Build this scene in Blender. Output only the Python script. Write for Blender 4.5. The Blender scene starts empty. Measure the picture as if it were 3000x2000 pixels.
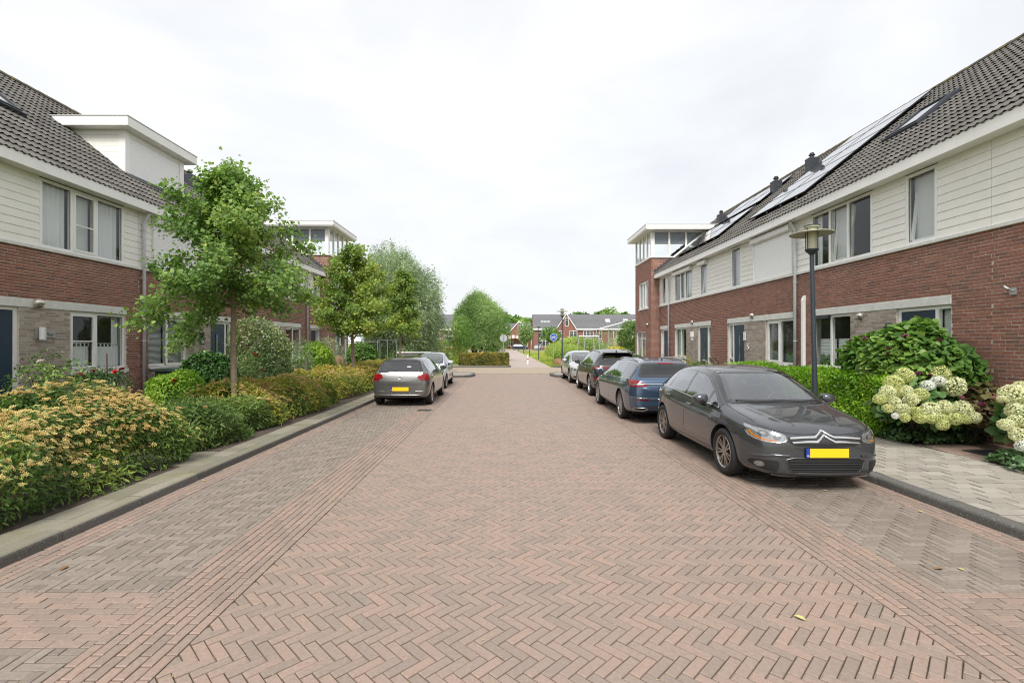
import bpy, bmesh, math, random
import numpy as np
from mathutils import Vector, Matrix
from mathutils.bvhtree import BVHTree

# ------------------------------------------------------------------ scene, camera, sky, sun, exposure
SC = bpy.context.scene
COL = SC.collection
R = math.radians
rnd = random.Random(7)
CAM_H = 1.85
cam_d = bpy.data.cameras.new('camera')
cam = bpy.data.objects.new('camera', cam_d)
COL.objects.link(cam)
cam.location = (0, 0, CAM_H)
cam.rotation_euler = (R(90), 0, 0)
cam_d.sensor_width = 36.0
cam_d.lens = 17.0
cam_d.shift_x = 20 / 3000
cam_d.shift_y = 5 / 3000
cam_d.clip_start = 0.05
cam_d.clip_end = 3000
SC.camera = cam

world = bpy.data.worlds.new('World')
SC.world = world
world.use_nodes = True
SUN_EL, SUN_AZ = R(52), R(188)      # azimuth clockwise from +Y


def build_world():
    nt = world.node_tree
    N, L = nt.nodes, nt.links
    N.clear()
    out = N.new('ShaderNodeOutputWorld')
    bg = N.new('ShaderNodeBackground')
    sky = N.new('ShaderNodeTexSky')
    sky.sky_type = 'NISHITA'
    sky.sun_disc = False
    sky.sun_elevation = SUN_EL
    sky.sun_rotation = SUN_AZ
    sky.dust_density = 2.5
    tc = N.new('ShaderNodeTexCoord')
    mp = N.new('ShaderNodeMapping')
    mp.inputs['Scale'].default_value = (1.0, 1.0, 2.0)
    mp.inputs['Location'].default_value = (3.1, 0.7, 1.3)
    L.new(tc.outputs['Generated'], mp.inputs['Vector'])
    n1 = N.new('ShaderNodeTexNoise')
    n1.inputs['Scale'].default_value = 1.9
    n1.inputs['Detail'].default_value = 6
    n1.inputs['Roughness'].default_value = 0.52
    n1.inputs['Distortion'].default_value = 0.35
    L.new(mp.outputs['Vector'], n1.inputs['Vector'])
    cr = N.new('ShaderNodeValToRGB')
    e = cr.color_ramp.elements
    e[0].position = 0.33
    e[0].color = (3.0, 3.05, 3.14, 1)
    e[1].position = 0.66
    e[1].color = (4.0, 4.0, 4.0, 1)
    m = e = cr.color_ramp.elements.new(0.5)
    m.color = (3.42, 3.44, 3.47, 1)
    L.new(n1.outputs['Fac'], cr.inputs['Fac'])
    mix = N.new('ShaderNodeMixRGB')
    mix.inputs['Fac'].default_value = 0.93
    L.new(sky.outputs['Color'], mix.inputs['Color1'])
    L.new(cr.outputs['Color'], mix.inputs['Color2'])
    L.new(mix.outputs['Color'], bg.inputs['Color'])
    bg.inputs['Strength'].default_value = 0.1
    L.new(bg.outputs['Background'], out.inputs['Surface'])


build_world()
sun_d = bpy.data.lights.new('sun', 'SUN')
sun_d.energy = 1.5
sun_d.angle = R(25)
sun_d.color = (1.0, 0.97, 0.92)
sun = bpy.data.objects.new('sun', sun_d)
COL.objects.link(sun)
_d = Vector((math.sin(SUN_AZ) * math.cos(SUN_EL), math.cos(SUN_AZ) * math.cos(SUN_EL), math.sin(SUN_EL)))
sun.rotation_euler = _d.to_track_quat('Z', 'Y').to_euler()
sun.location = _d * 60
SC.view_settings.view_transform = 'Standard'
SC.view_settings.look = 'None'
SC.view_settings.gamma = 1.0
SC.view_settings.exposure = 1.58
SC.view_settings.use_curve_mapping = False
SC.render.engine = 'CYCLES'
SC.cycles.max_bounces = 6
SC.cycles.diffuse_bounces = 2
SC.cycles.glossy_bounces = 3
SC.cycles.transparent_max_bounces = 10
SC.cycles.use_denoising = True
SC.cycles.pixel_filter_type = 'BLACKMAN_HARRIS'
SC.cycles.filter_width = 1.1
SC.cycles.use_adaptive_sampling = True
SC.cycles.adaptive_threshold = 0.008
SC.cycles.caustics_reflective = False
SC.cycles.caustics_refractive = False

# ------------------------------------------------------------------ helpers


def tag(o, label=None, cat=None, group=None, kind=None):
    if label:
        o['label'] = label
    if cat:
        o['category'] = cat
    if group:
        o['group'] = group
    if kind:
        o['kind'] = kind
    return o


def thing(name, label, cat, loc=(0, 0, 0), rz=0.0, group=None):
    o = bpy.data.objects.new(name, None)
    o.empty_display_size = 0.2
    COL.objects.link(o)
    o.location = loc
    o.rotation_euler = (0, 0, rz)
    return tag(o, label, cat, group)


def link(name, data, parent=None, loc=None, world_coords=False, rot=None, scale=None):
    o = bpy.data.objects.new(name, data)
    COL.objects.link(o)
    if parent is not None:
        o.parent = parent
        if world_coords:
            p = parent
            mw = Matrix.Identity(4)
            while p is not None:
                b = Matrix.Translation(p.location) @ p.rotation_euler.to_matrix().to_4x4()
                mw = p.matrix_parent_inverse @ b @ mw
                p = p.parent
            o.matrix_parent_inverse = mw.inverted()
    if loc is not None:
        o.location = loc
    if rot is not None:
        o.rotation_euler = rot
    if scale is not None:
        o.scale = scale
    return o


def pydata(name, V, F, mats, mi=None, smooth=False):
    me = bpy.data.meshes.new(name)
    me.from_pydata([tuple(map(float, v)) for v in V], [], F)
    for m in (mats if isinstance(mats, (list, tuple)) else [mats]):
        me.materials.append(m)
    if mi is not None:
        me.polygons.foreach_set('material_index', mi)
    if smooth:
        me.polygons.foreach_set('use_smooth', [True] * len(me.polygons))
    me.update()
    return me


def np_mesh(name, V, F, mat, smooth=False, tint=None):
    """V (n,3), F (m,k) uniform polygons"""
    V = np.ascontiguousarray(V, dtype=np.float32)
    F = np.ascontiguousarray(F, dtype=np.int32)
    me = bpy.data.meshes.new(name)
    me.vertices.add(len(V))
    me.vertices.foreach_set('co', V.ravel())
    m, k = F.shape
    me.loops.add(m * k)
    me.loops.foreach_set('vertex_index', F.ravel())
    me.polygons.add(m)
    me.polygons.foreach_set('loop_start', np.arange(0, m * k, k, dtype=np.int32))
    if tint is not None:
        a = me.attributes.new('tint', 'FLOAT', 'POINT')
        a.data.foreach_set('value', np.ascontiguousarray(tint, dtype=np.float32))
    me.materials.append(mat)
    me.update(calc_edges=True)
    if smooth:
        me.polygons.foreach_set('use_smooth', np.ones(m, dtype=bool))
    return me


class MB:
    """mesh builder in (x, y, z); s = -1 mirrors x"""

    def __init__(self, s=1):
        self.V, self.F, self.M, self.T = [], [], [], []
        self.s = s
        self.mi = 0
        self.t = 0.0

    def poly(self, pts, flip=False):
        n = len(self.V)
        self.V += [(self.s * p[0], p[1], p[2]) for p in pts]
        self.T += [self.t] * len(pts)
        f = tuple(range(n, n + len(pts)))
        if (self.s < 0) != flip:
            f = f[::-1]
        self.F.append(f)
        self.M.append(self.mi)

    def faces(self, V, F):
        n = len(self.V)
        self.V += [(self.s * p[0], p[1], p[2]) for p in V]
        self.T += [self.t] * len(V)
        for f in F:
            g = tuple(n + i for i in f)
            self.F.append(g[::-1] if self.s < 0 else g)
            self.M.append(self.mi)

    def box(self, x0, x1, y0, y1, z0, z1, skip=''):
        if x0 > x1:
            x0, x1 = x1, x0
        if y0 > y1:
            y0, y1 = y1, y0
        V = [(x0, y0, z0), (x1, y0, z0), (x1, y1, z0), (x0, y1, z0), (x0, y0, z1), (x1, y0, z1), (x1, y1, z1), (x0, y1, z1)]
        F = [(0, 3, 2, 1), (4, 5, 6, 7), (0, 1, 5, 4), (1, 2, 6, 5), (2, 3, 7, 6), (3, 0, 4, 7)]
        self.faces(V, F)
        return self

    def bevbox(self, x0, x1, y0, y1, z0, z1, b=0.01):
        """box with chamfered edges on every side (as a bmesh bevel would do)"""
        bm = bmesh.new()
        bmesh.ops.create_cube(bm, size=1)
        for v in bm.verts:
            v.co = Vector((x0 + (v.co.x + .5) * (x1 - x0), y0 + (v.co.y + .5) * (y1 - y0), z0 + (v.co.z + .5) * (z1 - z0)))
        bmesh.ops.bevel(bm, geom=bm.edges[:], offset=b, segments=1, affect='EDGES', profile=0.5)
        bm.verts.ensure_lookup_table()
        self.faces([v.co[:] for v in bm.verts], [[v.index for v in f.verts] for f in bm.faces])
        bm.free()
        return self

    def tube(self, pts, r, n=10, cap=True):
        """r float or list"""
        pts = [Vector(p) for p in pts]
        rr = r if isinstance(r, (list, tuple)) else [r] * len(pts)
        V, F = [], []
        up = None
        for i, p in enumerate(pts):
            a = pts[max(i - 1, 0)]
            b = pts[min(i + 1, len(pts) - 1)]
            d = (b - a).normalized()
            if up is None:
                up = Vector((0, 0, 1)) if abs(d.z) < .9 else Vector((1, 0, 0))
            u = d.cross(up)
            if u.length < 1e-4:
                u = d.orthogonal()
            u.normalize()
            w = u.cross(d).normalized()
            up = w
            for k in range(n):
                an = 2 * math.pi * k / n
                V.append(p + (u * math.cos(an) + w * math.sin(an)) * rr[i])
        for i in range(len(pts) - 1):
            for k in range(n):
                k2 = (k + 1) % n
                F.append((i * n + k, i * n + k2, (i + 1) * n + k2, (i + 1) * n + k))
        if cap:
            F.append(tuple(range(n))[::-1])
            F.append(tuple(range((len(pts) - 1) * n, len(pts) * n)))
        self.faces([tuple(v) for v in V], [f[::-1] for f in F])
        return self

    def lathe(self, prof, c=(0, 0, 0), n=24, axis='z', cap=False):
        """prof: list of (radius, height)"""
        V, F = [], []
        for (r, h) in prof:
            for k in range(n):
                a = 2 * math.pi * k / n
                q = (r * math.cos(a), r * math.sin(a), h)
                if axis == 'y':
                    q = (q[0], h, q[1])
                elif axis == 'x':
                    q = (h, q[0], q[1])
                V.append((c[0] + q[0], c[1] + q[1], c[2] + q[2]))
        for i in range(len(prof) - 1):
            for k in range(n):
                k2 = (k + 1) % n
                F.append((i * n + k, i * n + k2, (i + 1) * n + k2, (i + 1) * n + k))
        if cap:
            F.append(tuple(range(n))[::-1])
            F.append(tuple(range((len(prof) - 1) * n, len(prof) * n)))
        self.faces(V, F)
        return self

    def prism(self, poly, axis, a, b):
        """extrude a 2-D polygon along axis from a to b. axis x: poly (y,z); y: (x,z); z: (x,y)"""
        def P(p, h):
            return {'x': (h, p[0], p[1]), 'y': (p[0], h, p[1]), 'z': (p[0], p[1], h)}[axis]
        n = len(poly)
        V = [P(p, a) for p in poly] + [P(p, b) for p in poly]
        F = [tuple(range(n))[::-1], tuple(range(n, 2 * n))]
        for i in range(n):
            j = (i + 1) % n
            F.append((i, j, n + j, n + i))
        self.faces(V, F)
        return self

    def mesh(self, name, mats, smooth=False, fix=True):
        me = pydata(name, self.V, self.F, mats, self.M, smooth)
        if any(self.T):
            a = me.attributes.new('tint', 'FLOAT', 'POINT')
            a.data.foreach_set('value', self.T)
        if fix and len(self.F) < 3000:
            bm = bmesh.new()
            bm.from_mesh(me)
            bmesh.ops.recalc_face_normals(bm, faces=bm.faces[:])
            bm.to_mesh(me)
            bm.free()
        return me

    def build(self, name, mats, parent=None, smooth=False, wc=True, kind=None, fix=True):
        o = link(name, self.mesh(name, mats, smooth, fix), parent, world_coords=wc and parent is not None)
        if kind:
            o['kind'] = kind
        return o


def smooth_angle(o, ang=35):
    """shade smooth with hard edges above ang (sharp-edge attribute)"""
    me = o.data
    bm = bmesh.new()
    bm.from_mesh(me)
    for f in bm.faces:
        f.smooth = True
    for e in bm.edges:
        if len(e.link_faces) == 2 and e.calc_face_angle(0) > R(ang):
            e.smooth = False
    bm.to_mesh(me)
    bm.free()
    return o


def weld(me, d=1e-4):
    bm = bmesh.new()
    bm.from_mesh(me)
    bmesh.ops.remove_doubles(bm, verts=bm.verts[:], dist=d)
    bm.to_mesh(me)
    bm.free()


def clip_poly(P, axis, lim, keep_less):
    out = []
    n = len(P)
    for i in range(n):
        a, b = P[i], P[(i + 1) % n]
        ia = (a[axis] <= lim) if keep_less else (a[axis] >= lim)
        ib = (b[axis] <= lim) if keep_less else (b[axis] >= lim)
        if ia:
            out.append(a)
        if ia != ib:
            t = (lim - a[axis]) / (b[axis] - a[axis])
            out.append((a[0] + t * (b[0] - a[0]), a[1] + t * (b[1] - a[1])))
    return out


def clip_rect(P, x0, x1, y0, y1):
    for ax, lim, less in ((0, x0, False), (0, x1, True), (1, y0, False), (1, y1, True)):
        P = clip_poly(P, ax, lim, less)
        if len(P) < 3:
            return []
    return P


def area2(P):
    return abs(sum(P[i][0] * P[(i + 1) % len(P)][1] - P[(i + 1) % len(P)][0] * P[i][1] for i in range(len(P)))) / 2


def text_obj(body, size, mat, parent, loc, rot, extrude=0.002, align='LEFT', name='lettering', sx=1.0):
    cu = bpy.data.curves.new(name, 'FONT')
    cu.body = body
    cu.size = size
    cu.extrude = extrude
    cu.align_x = align
    cu.materials.append(mat)
    o = bpy.data.objects.new(name, cu)
    COL.objects.link(o)
    o.parent = parent
    o.location = loc
    o.rotation_euler = rot
    o.scale = (sx, 1, 1)
    return o


_TMP = bpy.data.scenes.new('bake')


def bake_mesh(o):
    """evaluated mesh of o, in a scratch scene so that the big scene is not re-evaluated"""
    for c in list(o.users_collection):
        c.objects.unlink(o)
    _TMP.collection.objects.link(o)
    for m in o.modifiers:
        if m.type == 'BOOLEAN' and m.object:
            for c in list(m.object.users_collection):
                c.objects.unlink(m.object)
            _TMP.collection.objects.link(m.object)
    with bpy.context.temp_override(scene=_TMP, view_layer=_TMP.view_layers[0]):
        dg = bpy.context.evaluated_depsgraph_get()
        dg.update()
        me = bpy.data.meshes.new_from_object(o.evaluated_get(dg))
    _TMP.collection.objects.unlink(o)
    return me


def text_mesh(body, size, m, parent, loc, rot, align='CENTER', extrude=.0008, name='lettering', sx=1.0):
    """lettering turned into a real mesh object"""
    o = text_obj(body, size, m, None, (0, 0, 0), (0, 0, 0), extrude, align)
    me = bake_mesh(o)
    cu = o.data
    bpy.data.objects.remove(o)
    bpy.data.curves.remove(cu)
    if not me.materials:
        me.materials.append(m)
    return link(name, me, parent, loc=loc, rot=rot, scale=(sx, 1, 1))


def to_px(x, y, z):
    return 1480 + 1417 * x / y, 1005 - 1417 * (z - CAM_H) / y


# ------------------------------------------------------------------ materials
MATS = {}


def mat(name, col=(.5, .5, .5), rough=.6, metal=0.0, spec=.5, coat=0.0, ior=None, noise=0.0, nscale=8.0, bump=0.0, bscale=60.0,
        emit=None, alpha=None, noise_col=None, trans=0.0):
    if name in MATS:
        return MATS[name]
    m = bpy.data.materials.new(name)
    m.use_nodes = True
    nt = m.node_tree
    N, L = nt.nodes, nt.links
    b = N['Principled BSDF']
    b.inputs['Base Color'].default_value = (*col, 1)
    b.inputs['Roughness'].default_value = rough
    b.inputs['Metallic'].default_value = metal
    b.inputs['Specular IOR Level'].default_value = spec
    b.inputs['Coat Weight'].default_value = coat
    b.inputs['Coat Roughness'].default_value = 0.03
    if ior:
        b.inputs['IOR'].default_value = ior
    if emit:
        b.inputs['Emission Color'].default_value = (*col, 1)
        b.inputs['Emission Strength'].default_value = emit
    tc = None
    if noise or bump:
        tc = N.new('ShaderNodeTexCoord')
    if noise:
        n = N.new('ShaderNodeTexNoise')
        n.inputs['Scale'].default_value = nscale
        n.inputs['Detail'].default_value = 8
        n.inputs['Roughness'].default_value = .65
        L.new(tc.outputs['Object'], n.inputs['Vector'])
        cr = N.new('ShaderNodeValToRGB')
        cr.color_ramp.elements[0].position = .3
        cr.color_ramp.elements[1].position = .72
        c2 = noise_col or tuple(c * (1 - noise) for c in col)
        cr.color_ramp.elements[0].color = (*c2, 1)
        cr.color_ramp.elements[1].color = (*[min(1, c * (1 + noise * .4)) for c in col], 1)
        L.new(n.outputs['Fac'], cr.inputs['Fac'])
        L.new(cr.outputs['Color'], b.inputs['Base Color'])
    if bump:
        n = N.new('ShaderNodeTexNoise')
        n.inputs['Scale'].default_value = bscale
        n.inputs['Detail'].default_value = 5
        L.new(tc.outputs['Object'], n.inputs['Vector'])
        bp = N.new('ShaderNodeBump')
        bp.inputs['Strength'].default_value = bump
        bp.inputs['Distance'].default_value = .01
        L.new(n.outputs['Fac'], bp.inputs['Height'])
        L.new(bp.outputs['Normal'], b.inputs['Normal'])
    MATS[name] = m
    return m


def mat_pieces(name, ramp, rough=.8, nscale=22.0, namt=.35, bump=.3, bscale=120.0, stain=None, world_noise=.0, wcol=(.1, .1, .08), wscale=.7, spec=.3, wlo=.45, whi=.7):
    """many alike pieces: per-piece colour from attribute tint / object random, grain and wear on top. ramp: list of (pos, rgb)"""
    m = bpy.data.materials.new(name)
    m.use_nodes = True
    nt = m.node_tree
    N, L = nt.nodes, nt.links
    b = N['Principled BSDF']
    b.inputs['Roughness'].default_value = rough
    b.inputs['Specular IOR Level'].default_value = spec
    at = N.new('ShaderNodeAttribute')
    at.attribute_name = 'tint'
    oi = N.new('ShaderNodeObjectInfo')
    ad = N.new('ShaderNodeMath')
    ad.operation = 'ADD'
    L.new(at.outputs['Fac'], ad.inputs[0])
    L.new(oi.outputs['Random'], ad.inputs[1])
    fr = N.new('ShaderNodeMath')
    fr.operation = 'FRACT'
    L.new(ad.outputs[0], fr.inputs[0])
    cr = N.new('ShaderNodeValToRGB')
    el = cr.color_ramp.elements
    while len(el) < len(ramp):
        el.new(.5)
    for e, (p, c) in zip(el, ramp):
        e.position = p
        e.color = (*c, 1)
    L.new(fr.outputs[0], cr.inputs['Fac'])
    geo = N.new('ShaderNodeNewGeometry')
    n = N.new('ShaderNodeTexNoise')
    n.inputs['Scale'].default_value = nscale
    n.inputs['Detail'].default_value = 7
    n.inputs['Roughness'].default_value = .7
    L.new(geo.outputs['Position'], n.inputs['Vector'])
    mr = N.new('ShaderNodeMapRange')
    mr.inputs['From Min'].default_value = .3
    mr.inputs['From Max'].default_value = .7
    mr.inputs['To Min'].default_value = 1 - namt
    mr.inputs['To Max'].default_value = 1 + namt * .7
    L.new(n.outputs['Fac'], mr.inputs['Value'])
    mu = N.new('ShaderNodeMixRGB')
    mu.blend_type = 'MULTIPLY'
    mu.inputs['Fac'].default_value = 1
    L.new(cr.outputs['Color'], mu.inputs['Color1'])
    L.new(mr.outputs['Result'], mu.inputs['Color2'])
    last = mu.outputs['Color']
    if world_noise:
        n2 = N.new('ShaderNodeTexNoise')
        n2.inputs['Scale'].default_value = wscale
        n2.inputs['Detail'].default_value = 5
        n2.inputs['Roughness'].default_value = .6
        L.new(geo.outputs['Position'], n2.inputs['Vector'])
        mr2 = N.new('ShaderNodeMapRange')
        mr2.inputs['From Min'].default_value = wlo
        mr2.inputs['From Max'].default_value = whi
        mr2.inputs['To Min'].default_value = 0
        mr2.inputs['To Max'].default_value = world_noise
        L.new(n2.outputs['Fac'], mr2.inputs['Value'])
        mx = N.new('ShaderNodeMixRGB')
        mx.inputs['Color2'].default_value = (*wcol, 1)
        L.new(mr2.outputs['Result'], mx.inputs['Fac'])
        L.new(last, mx.inputs['Color1'])
        last = mx.outputs['Color']
    L.new(last, b.inputs['Base Color'])
    n3 = N.new('ShaderNodeTexNoise')
    n3.inputs['Scale'].default_value = bscale
    n3.inputs['Detail'].default_value = 4
    L.new(geo.outputs['Position'], n3.inputs['Vector'])
    bp = N.new('ShaderNodeBump')
    bp.inputs['Strength'].default_value = bump
    bp.inputs['Distance'].default_value = .004
    L.new(n3.outputs['Fac'], bp.inputs['Height'])
    L.new(bp.outputs['Normal'], b.inputs['Normal'])
    MATS[name] = m
    return m


def mat_leaf(name, ramp, rough=.45, trans=.35, spec=.35, gain=1.4):
    m = bpy.data.materials.new(name)
    m.use_nodes = True
    nt = m.node_tree
    N, L = nt.nodes, nt.links
    b = N['Principled BSDF']
    b.inputs['Roughness'].default_value = rough
    b.inputs['Specular IOR Level'].default_value = spec
    at = N.new('ShaderNodeAttribute')
    at.attribute_name = 'tint'
    cr = N.new('ShaderNodeValToRGB')
    el = cr.color_ramp.elements
    while len(el) < len(ramp):
        el.new(.5)
    for e, (p, c) in zip(el, ramp):
        e.position = p
        e.color = (*[min(.9, k * gain) for k in c], 1)
    L.new(at.outputs['Fac'], cr.inputs['Fac'])
    L.new(cr.outputs['Color'], b.inputs['Base Color'])
    tr = N.new('ShaderNodeBsdfTranslucent')
    hs = N.new('ShaderNodeHueSaturation')
    hs.inputs['Value'].default_value = 1.5
    hs.inputs['Saturation'].default_value = 1.1
    L.new(cr.outputs['Color'], hs.inputs['Color'])
    L.new(hs.outputs['Color'], tr.inputs['Color'])
    mx = N.new('ShaderNodeMixShader')
    mx.inputs['Fac'].default_value = trans
    L.new(b.outputs['BSDF'], mx.inputs[1])
    L.new(tr.outputs['BSDF'], mx.inputs[2])
    L.new(mx.outputs['Shader'], N['Material Output'].inputs['Surface'])
    MATS[name] = m
    return m


def mat_glass(name, tint=(.94, .97, .96), base=.035, grazing=.85, rough=.01, power=3.6):
    """thin window pane: clear transmission plus a mirror-like reflection that grows towards grazing angles"""
    m = bpy.data.materials.new(name)
    m.use_nodes = True
    nt = m.node_tree
    N, L = nt.nodes, nt.links
    N.remove(N['Principled BSDF'])
    t = N.new('ShaderNodeBsdfTransparent')
    t.inputs['Color'].default_value = (*tint, 1)
    g = N.new('ShaderNodeBsdfGlossy')
    g.inputs['Roughness'].default_value = rough
    g.inputs['Color'].default_value = (.95, .97, 1, 1)
    lw = N.new('ShaderNodeLayerWeight')
    lw.inputs['Blend'].default_value = .5
    pw = N.new('ShaderNodeMath')
    pw.operation = 'POWER'
    pw.inputs[1].default_value = power
    L.new(lw.outputs['Facing'], pw.inputs[0])
    mr = N.new('ShaderNodeMapRange')
    mr.inputs['To Min'].default_value = base
    mr.inputs['To Max'].default_value = grazing
    L.new(pw.outputs[0], mr.inputs['Value'])
    mx = N.new('ShaderNodeMixShader')
    L.new(mr.outputs['Result'], mx.inputs['Fac'])
    L.new(t.outputs['BSDF'], mx.inputs[1])
    L.new(g.outputs['BSDF'], mx.inputs[2])
    L.new(mx.outputs['Shader'], N['Material Output'].inputs['Surface'])
    MATS[name] = m
    return m


M_WHITE = mat('white_paint', (.90, .89, .865), .42, noise=.07, nscale=3)
M_SIDING = mat('siding_board', (.89, .875, .815), .55, noise=.06, nscale=5, bump=.08, bscale=40)
M_SHUTTER = mat('shutter_slat', (.90, .90, .90), .4)
M_CONC = mat('pale_concrete', (.74, .74, .71), .8, noise=.16, nscale=9, bump=.15, bscale=150)
M_DOOR = mat('blue_door', (.018, .042, .075), .38, noise=.1, nscale=4)
M_DARKMETAL = mat('dark_metal', (.035, .04, .05), .45, noise=.2, nscale=8)
M_ZINC = mat('grey_pipe', (.62, .64, .67), .45, noise=.15, nscale=6)
M_LEAD = mat('lead_flashing', (.05, .052, .056), .6)
M_BLACK = mat('black_plastic', (.012, .012, .013), .55)
M_RUBBER = mat('rubber', (.018, .018, .019), .75, noise=.25, nscale=30)
M_CHROME = mat('chrome', (.72, .73, .74), .12, metal=1)
M_STEEL = mat('galvanised_steel', (.48, .49, .5), .42, metal=.6, noise=.2, nscale=12)
M_MORTAR = mat('mortar', (.60, .55, .49), .95, noise=.2, nscale=6, bump=.3, bscale=200)
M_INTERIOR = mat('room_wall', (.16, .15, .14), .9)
M_CURTAIN = mat('white_curtain', (.78, .78, .80), .9)
M_BLIND = mat('grey_blind', (.66, .67, .66), .7)
M_GLASS = mat_glass('window_glass')
M_BRICK = mat_pieces('red_brick', [(0, (0.190, 0.099, 0.080)), (.22, (0.259, 0.113, 0.084)), (.6, (0.301, 0.128, 0.091)), (.88, (0.351, 0.154, 0.110)), (1, (0.213, 0.110, 0.088))],
                     rough=.88, nscale=26, namt=.25, bump=.5, bscale=90, world_noise=.3, wcol=(.30, .17, .13), wscale=.8)
M_BRICKG = mat_pieces('grey_brick', [(0, (0.300, 0.247, 0.210)), (.4, (0.420, 0.352, 0.300)), (.8, (0.510, 0.435, 0.375)), (1, (0.360, 0.285, 0.247))],
                      rough=.88, nscale=30, namt=.28, bump=.6, bscale=90)
M_TILE = mat_pieces('roof_tile', [(0, (0.087, 0.082, 0.077)), (.5, (0.117, 0.110, 0.102)), (1, (0.146, 0.138, 0.126))], rough=.8, nscale=9, namt=.3, bump=.4, bscale=80,
                    world_noise=.35, wcol=(.15, .138, .11), wscale=2.2)
M_RIDGE = mat_pieces('ridge_tile', [(0, (.10, .09, .075)), (.6, (.13, .115, .085)), (1, (.15, .13, .09))], rough=.85, nscale=9, namt=.3,
                     world_noise=.8, wcol=(.26, .21, .06), wscale=3.0)
M_PAVE = mat_pieces('street_brick', [(0, (0.221, 0.174, 0.143)), (.3, (0.252, 0.193, 0.157)), (.62, (0.271, 0.199, 0.160)), (.85, (0.296, 0.208, 0.166)), (1, (0.219, 0.178, 0.148))],
                    rough=.6, nscale=40, namt=.2, bump=.35, bscale=160, world_noise=.42, wcol=(.235, .185, .158), wscale=.5, spec=.5, wlo=.44, whi=.68)
M_PAVEPARK = mat_pieces('parking_brick', [(0, (0.183, 0.153, 0.127)), (.5, (0.212, 0.179, 0.149)), (1, (0.242, 0.204, 0.172))],
                        rough=.8, nscale=34, namt=.2, bump=.35, bscale=160, world_noise=.5, wcol=(.14, .105, .088), wscale=.8, spec=.3, wlo=.53, whi=.70)
M_PAVERED = mat_pieces('red_paver', [(0, (0.214, 0.164, 0.135)), (.35, (0.247, 0.188, 0.153)), (.7, (0.268, 0.195, 0.157)), (1, (0.288, 0.206, 0.162))],
                       rough=.62, nscale=34, namt=.2, bump=.35, bscale=160, world_noise=.5, wcol=(.19, .145, .12), wscale=.9, wlo=.48, spec=.5)
M_WALKTILE = mat_pieces('pavement_tile', [(0, (0.247, 0.226, 0.192)), (.5, (0.293, 0.269, 0.230)), (1, (0.350, 0.323, 0.276))], rough=.9, nscale=70, namt=.2, bump=.5, bscale=220,
                        world_noise=.45, wcol=(.27, .25, .20), wscale=1.3)
M_VERGETILE = mat_pieces('mossy_tile', [(0, (0.175, 0.162, 0.126)), (.5, (0.215, 0.199, 0.156)), (1, (0.263, 0.240, 0.191))], rough=.92, nscale=60, namt=.25, bump=.5, bscale=220,
                         world_noise=.6, wcol=(.16, .155, .075), wscale=2.2)
M_KERB = mat_pieces('kerb_stone', [(0, (.10, .098, .088)), (1, (.135, .13, .12))], rough=.9, nscale=120, namt=.4, bump=.6, bscale=260,
                    world_noise=.75, wcol=(.42, .41, .38), wscale=70, wlo=.60, whi=.68)
M_JOINT = mat('joint_sand', (.10, .078, .045), .95, noise=.55, nscale=14, bump=.4, bscale=200, noise_col=(.03, .027, .022))
M_JOINTD = mat('dark_joint', (.04, .036, .026), .95, noise=.5, nscale=9, noise_col=(.05, .055, .02))
M_SOIL = mat('soil', (.075, .055, .04), .95, noise=.5, nscale=7, bump=.9, bscale=40)
M_GRASS = mat('grass_ground', (.16, .20, .06), .95, noise=.45, nscale=.5, noise_col=(.24, .23, .08), bump=.5, bscale=20)
M_FARPAVE = mat('far_paving', (.35, .285, .25), .65, noise=.15, nscale=2.5)
M_PLATEAU = mat('plateau_paving', (.29, .23, .16), .85, noise=.25, nscale=3)
M_PLATE_Y = mat('plate_yellow', (.85, .55, .01), .4)
M_PLATE_B = mat('plate_blue', (.01, .05, .35), .4)
M_WOOD = mat('grey_wood', (.14, .115, .095), .85, noise=.4, nscale=14)
M_BARK = mat('bark', (.30, .235, .17), .9, noise=.4, nscale=18, bump=.8, bscale=70)
M_BARKD = mat('dark_bark', (.07, .055, .04), .9, noise=.4, nscale=14, bump=.6, bscale=50)
M_NUMW = mat('number_white', (.8, .8, .8), .5)
# ------------------------------------------------------------------ ground, road, pavements
KL, KR = -4.15, 4.87          # kerb faces
HL, HR = -1.95, 2.68          # herringbone carriageway edges
GL, GR = -2.535, 3.265        # inner edges of the lengthwise gutter bands
ROAD_Y0, ROAD_Y1 = 1.2, 29.2


def sheet(name, x0, x1, y0, y1, z, m, kind='structure'):
    me = pydata(name, [(x0, y0, z), (x1, y0, z), (x1, y1, z), (x0, y1, z)], [(0, 1, 2, 3)], m)
    o = link(name, me)
    o['kind'] = kind
    return o


ground = sheet('ground', -700, 700, -120, 1500, -.045, M_GRASS)
road = sheet('road', HL, HR, ROAD_Y0, ROAD_Y1, -.011, M_JOINT)
park_l = sheet('parking_strip_left', KL - .02, HL, ROAD_Y0, ROAD_Y1, -.0112, M_JOINT)
park_r = sheet('parking_strip_right', HR, KR + .02, ROAD_Y0, ROAD_Y1, -.0112, M_JOINT)


def piece_template(poly, top=0.0, bot=-.02, ch=.004):
    """chamfered flat piece from a convex polygon around its centre"""
    cx = sum(p[0] for p in poly) / len(poly)
    cy = sum(p[1] for p in poly) / len(poly)
    n = len(poly)
    a = area2(poly)
    k = max(.6, 1 - 1.3 * ch / max(.02, math.sqrt(a) / 2))
    V = [(p[0], p[1], bot) for p in poly] + [(p[0], p[1], top - ch) for p in poly] + [(cx + (p[0] - cx) * k, cy + (p[1] - cy) * k, top) for p in poly]
    F = [tuple(2 * n + i for i in range(n))]
    for i in range(n):
        j = (i + 1) % n
        F.append((i, j, n + j, n + i))
        F.append((n + i, n + j, 2 * n + j, 2 * n + i))
    return V, F


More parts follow.
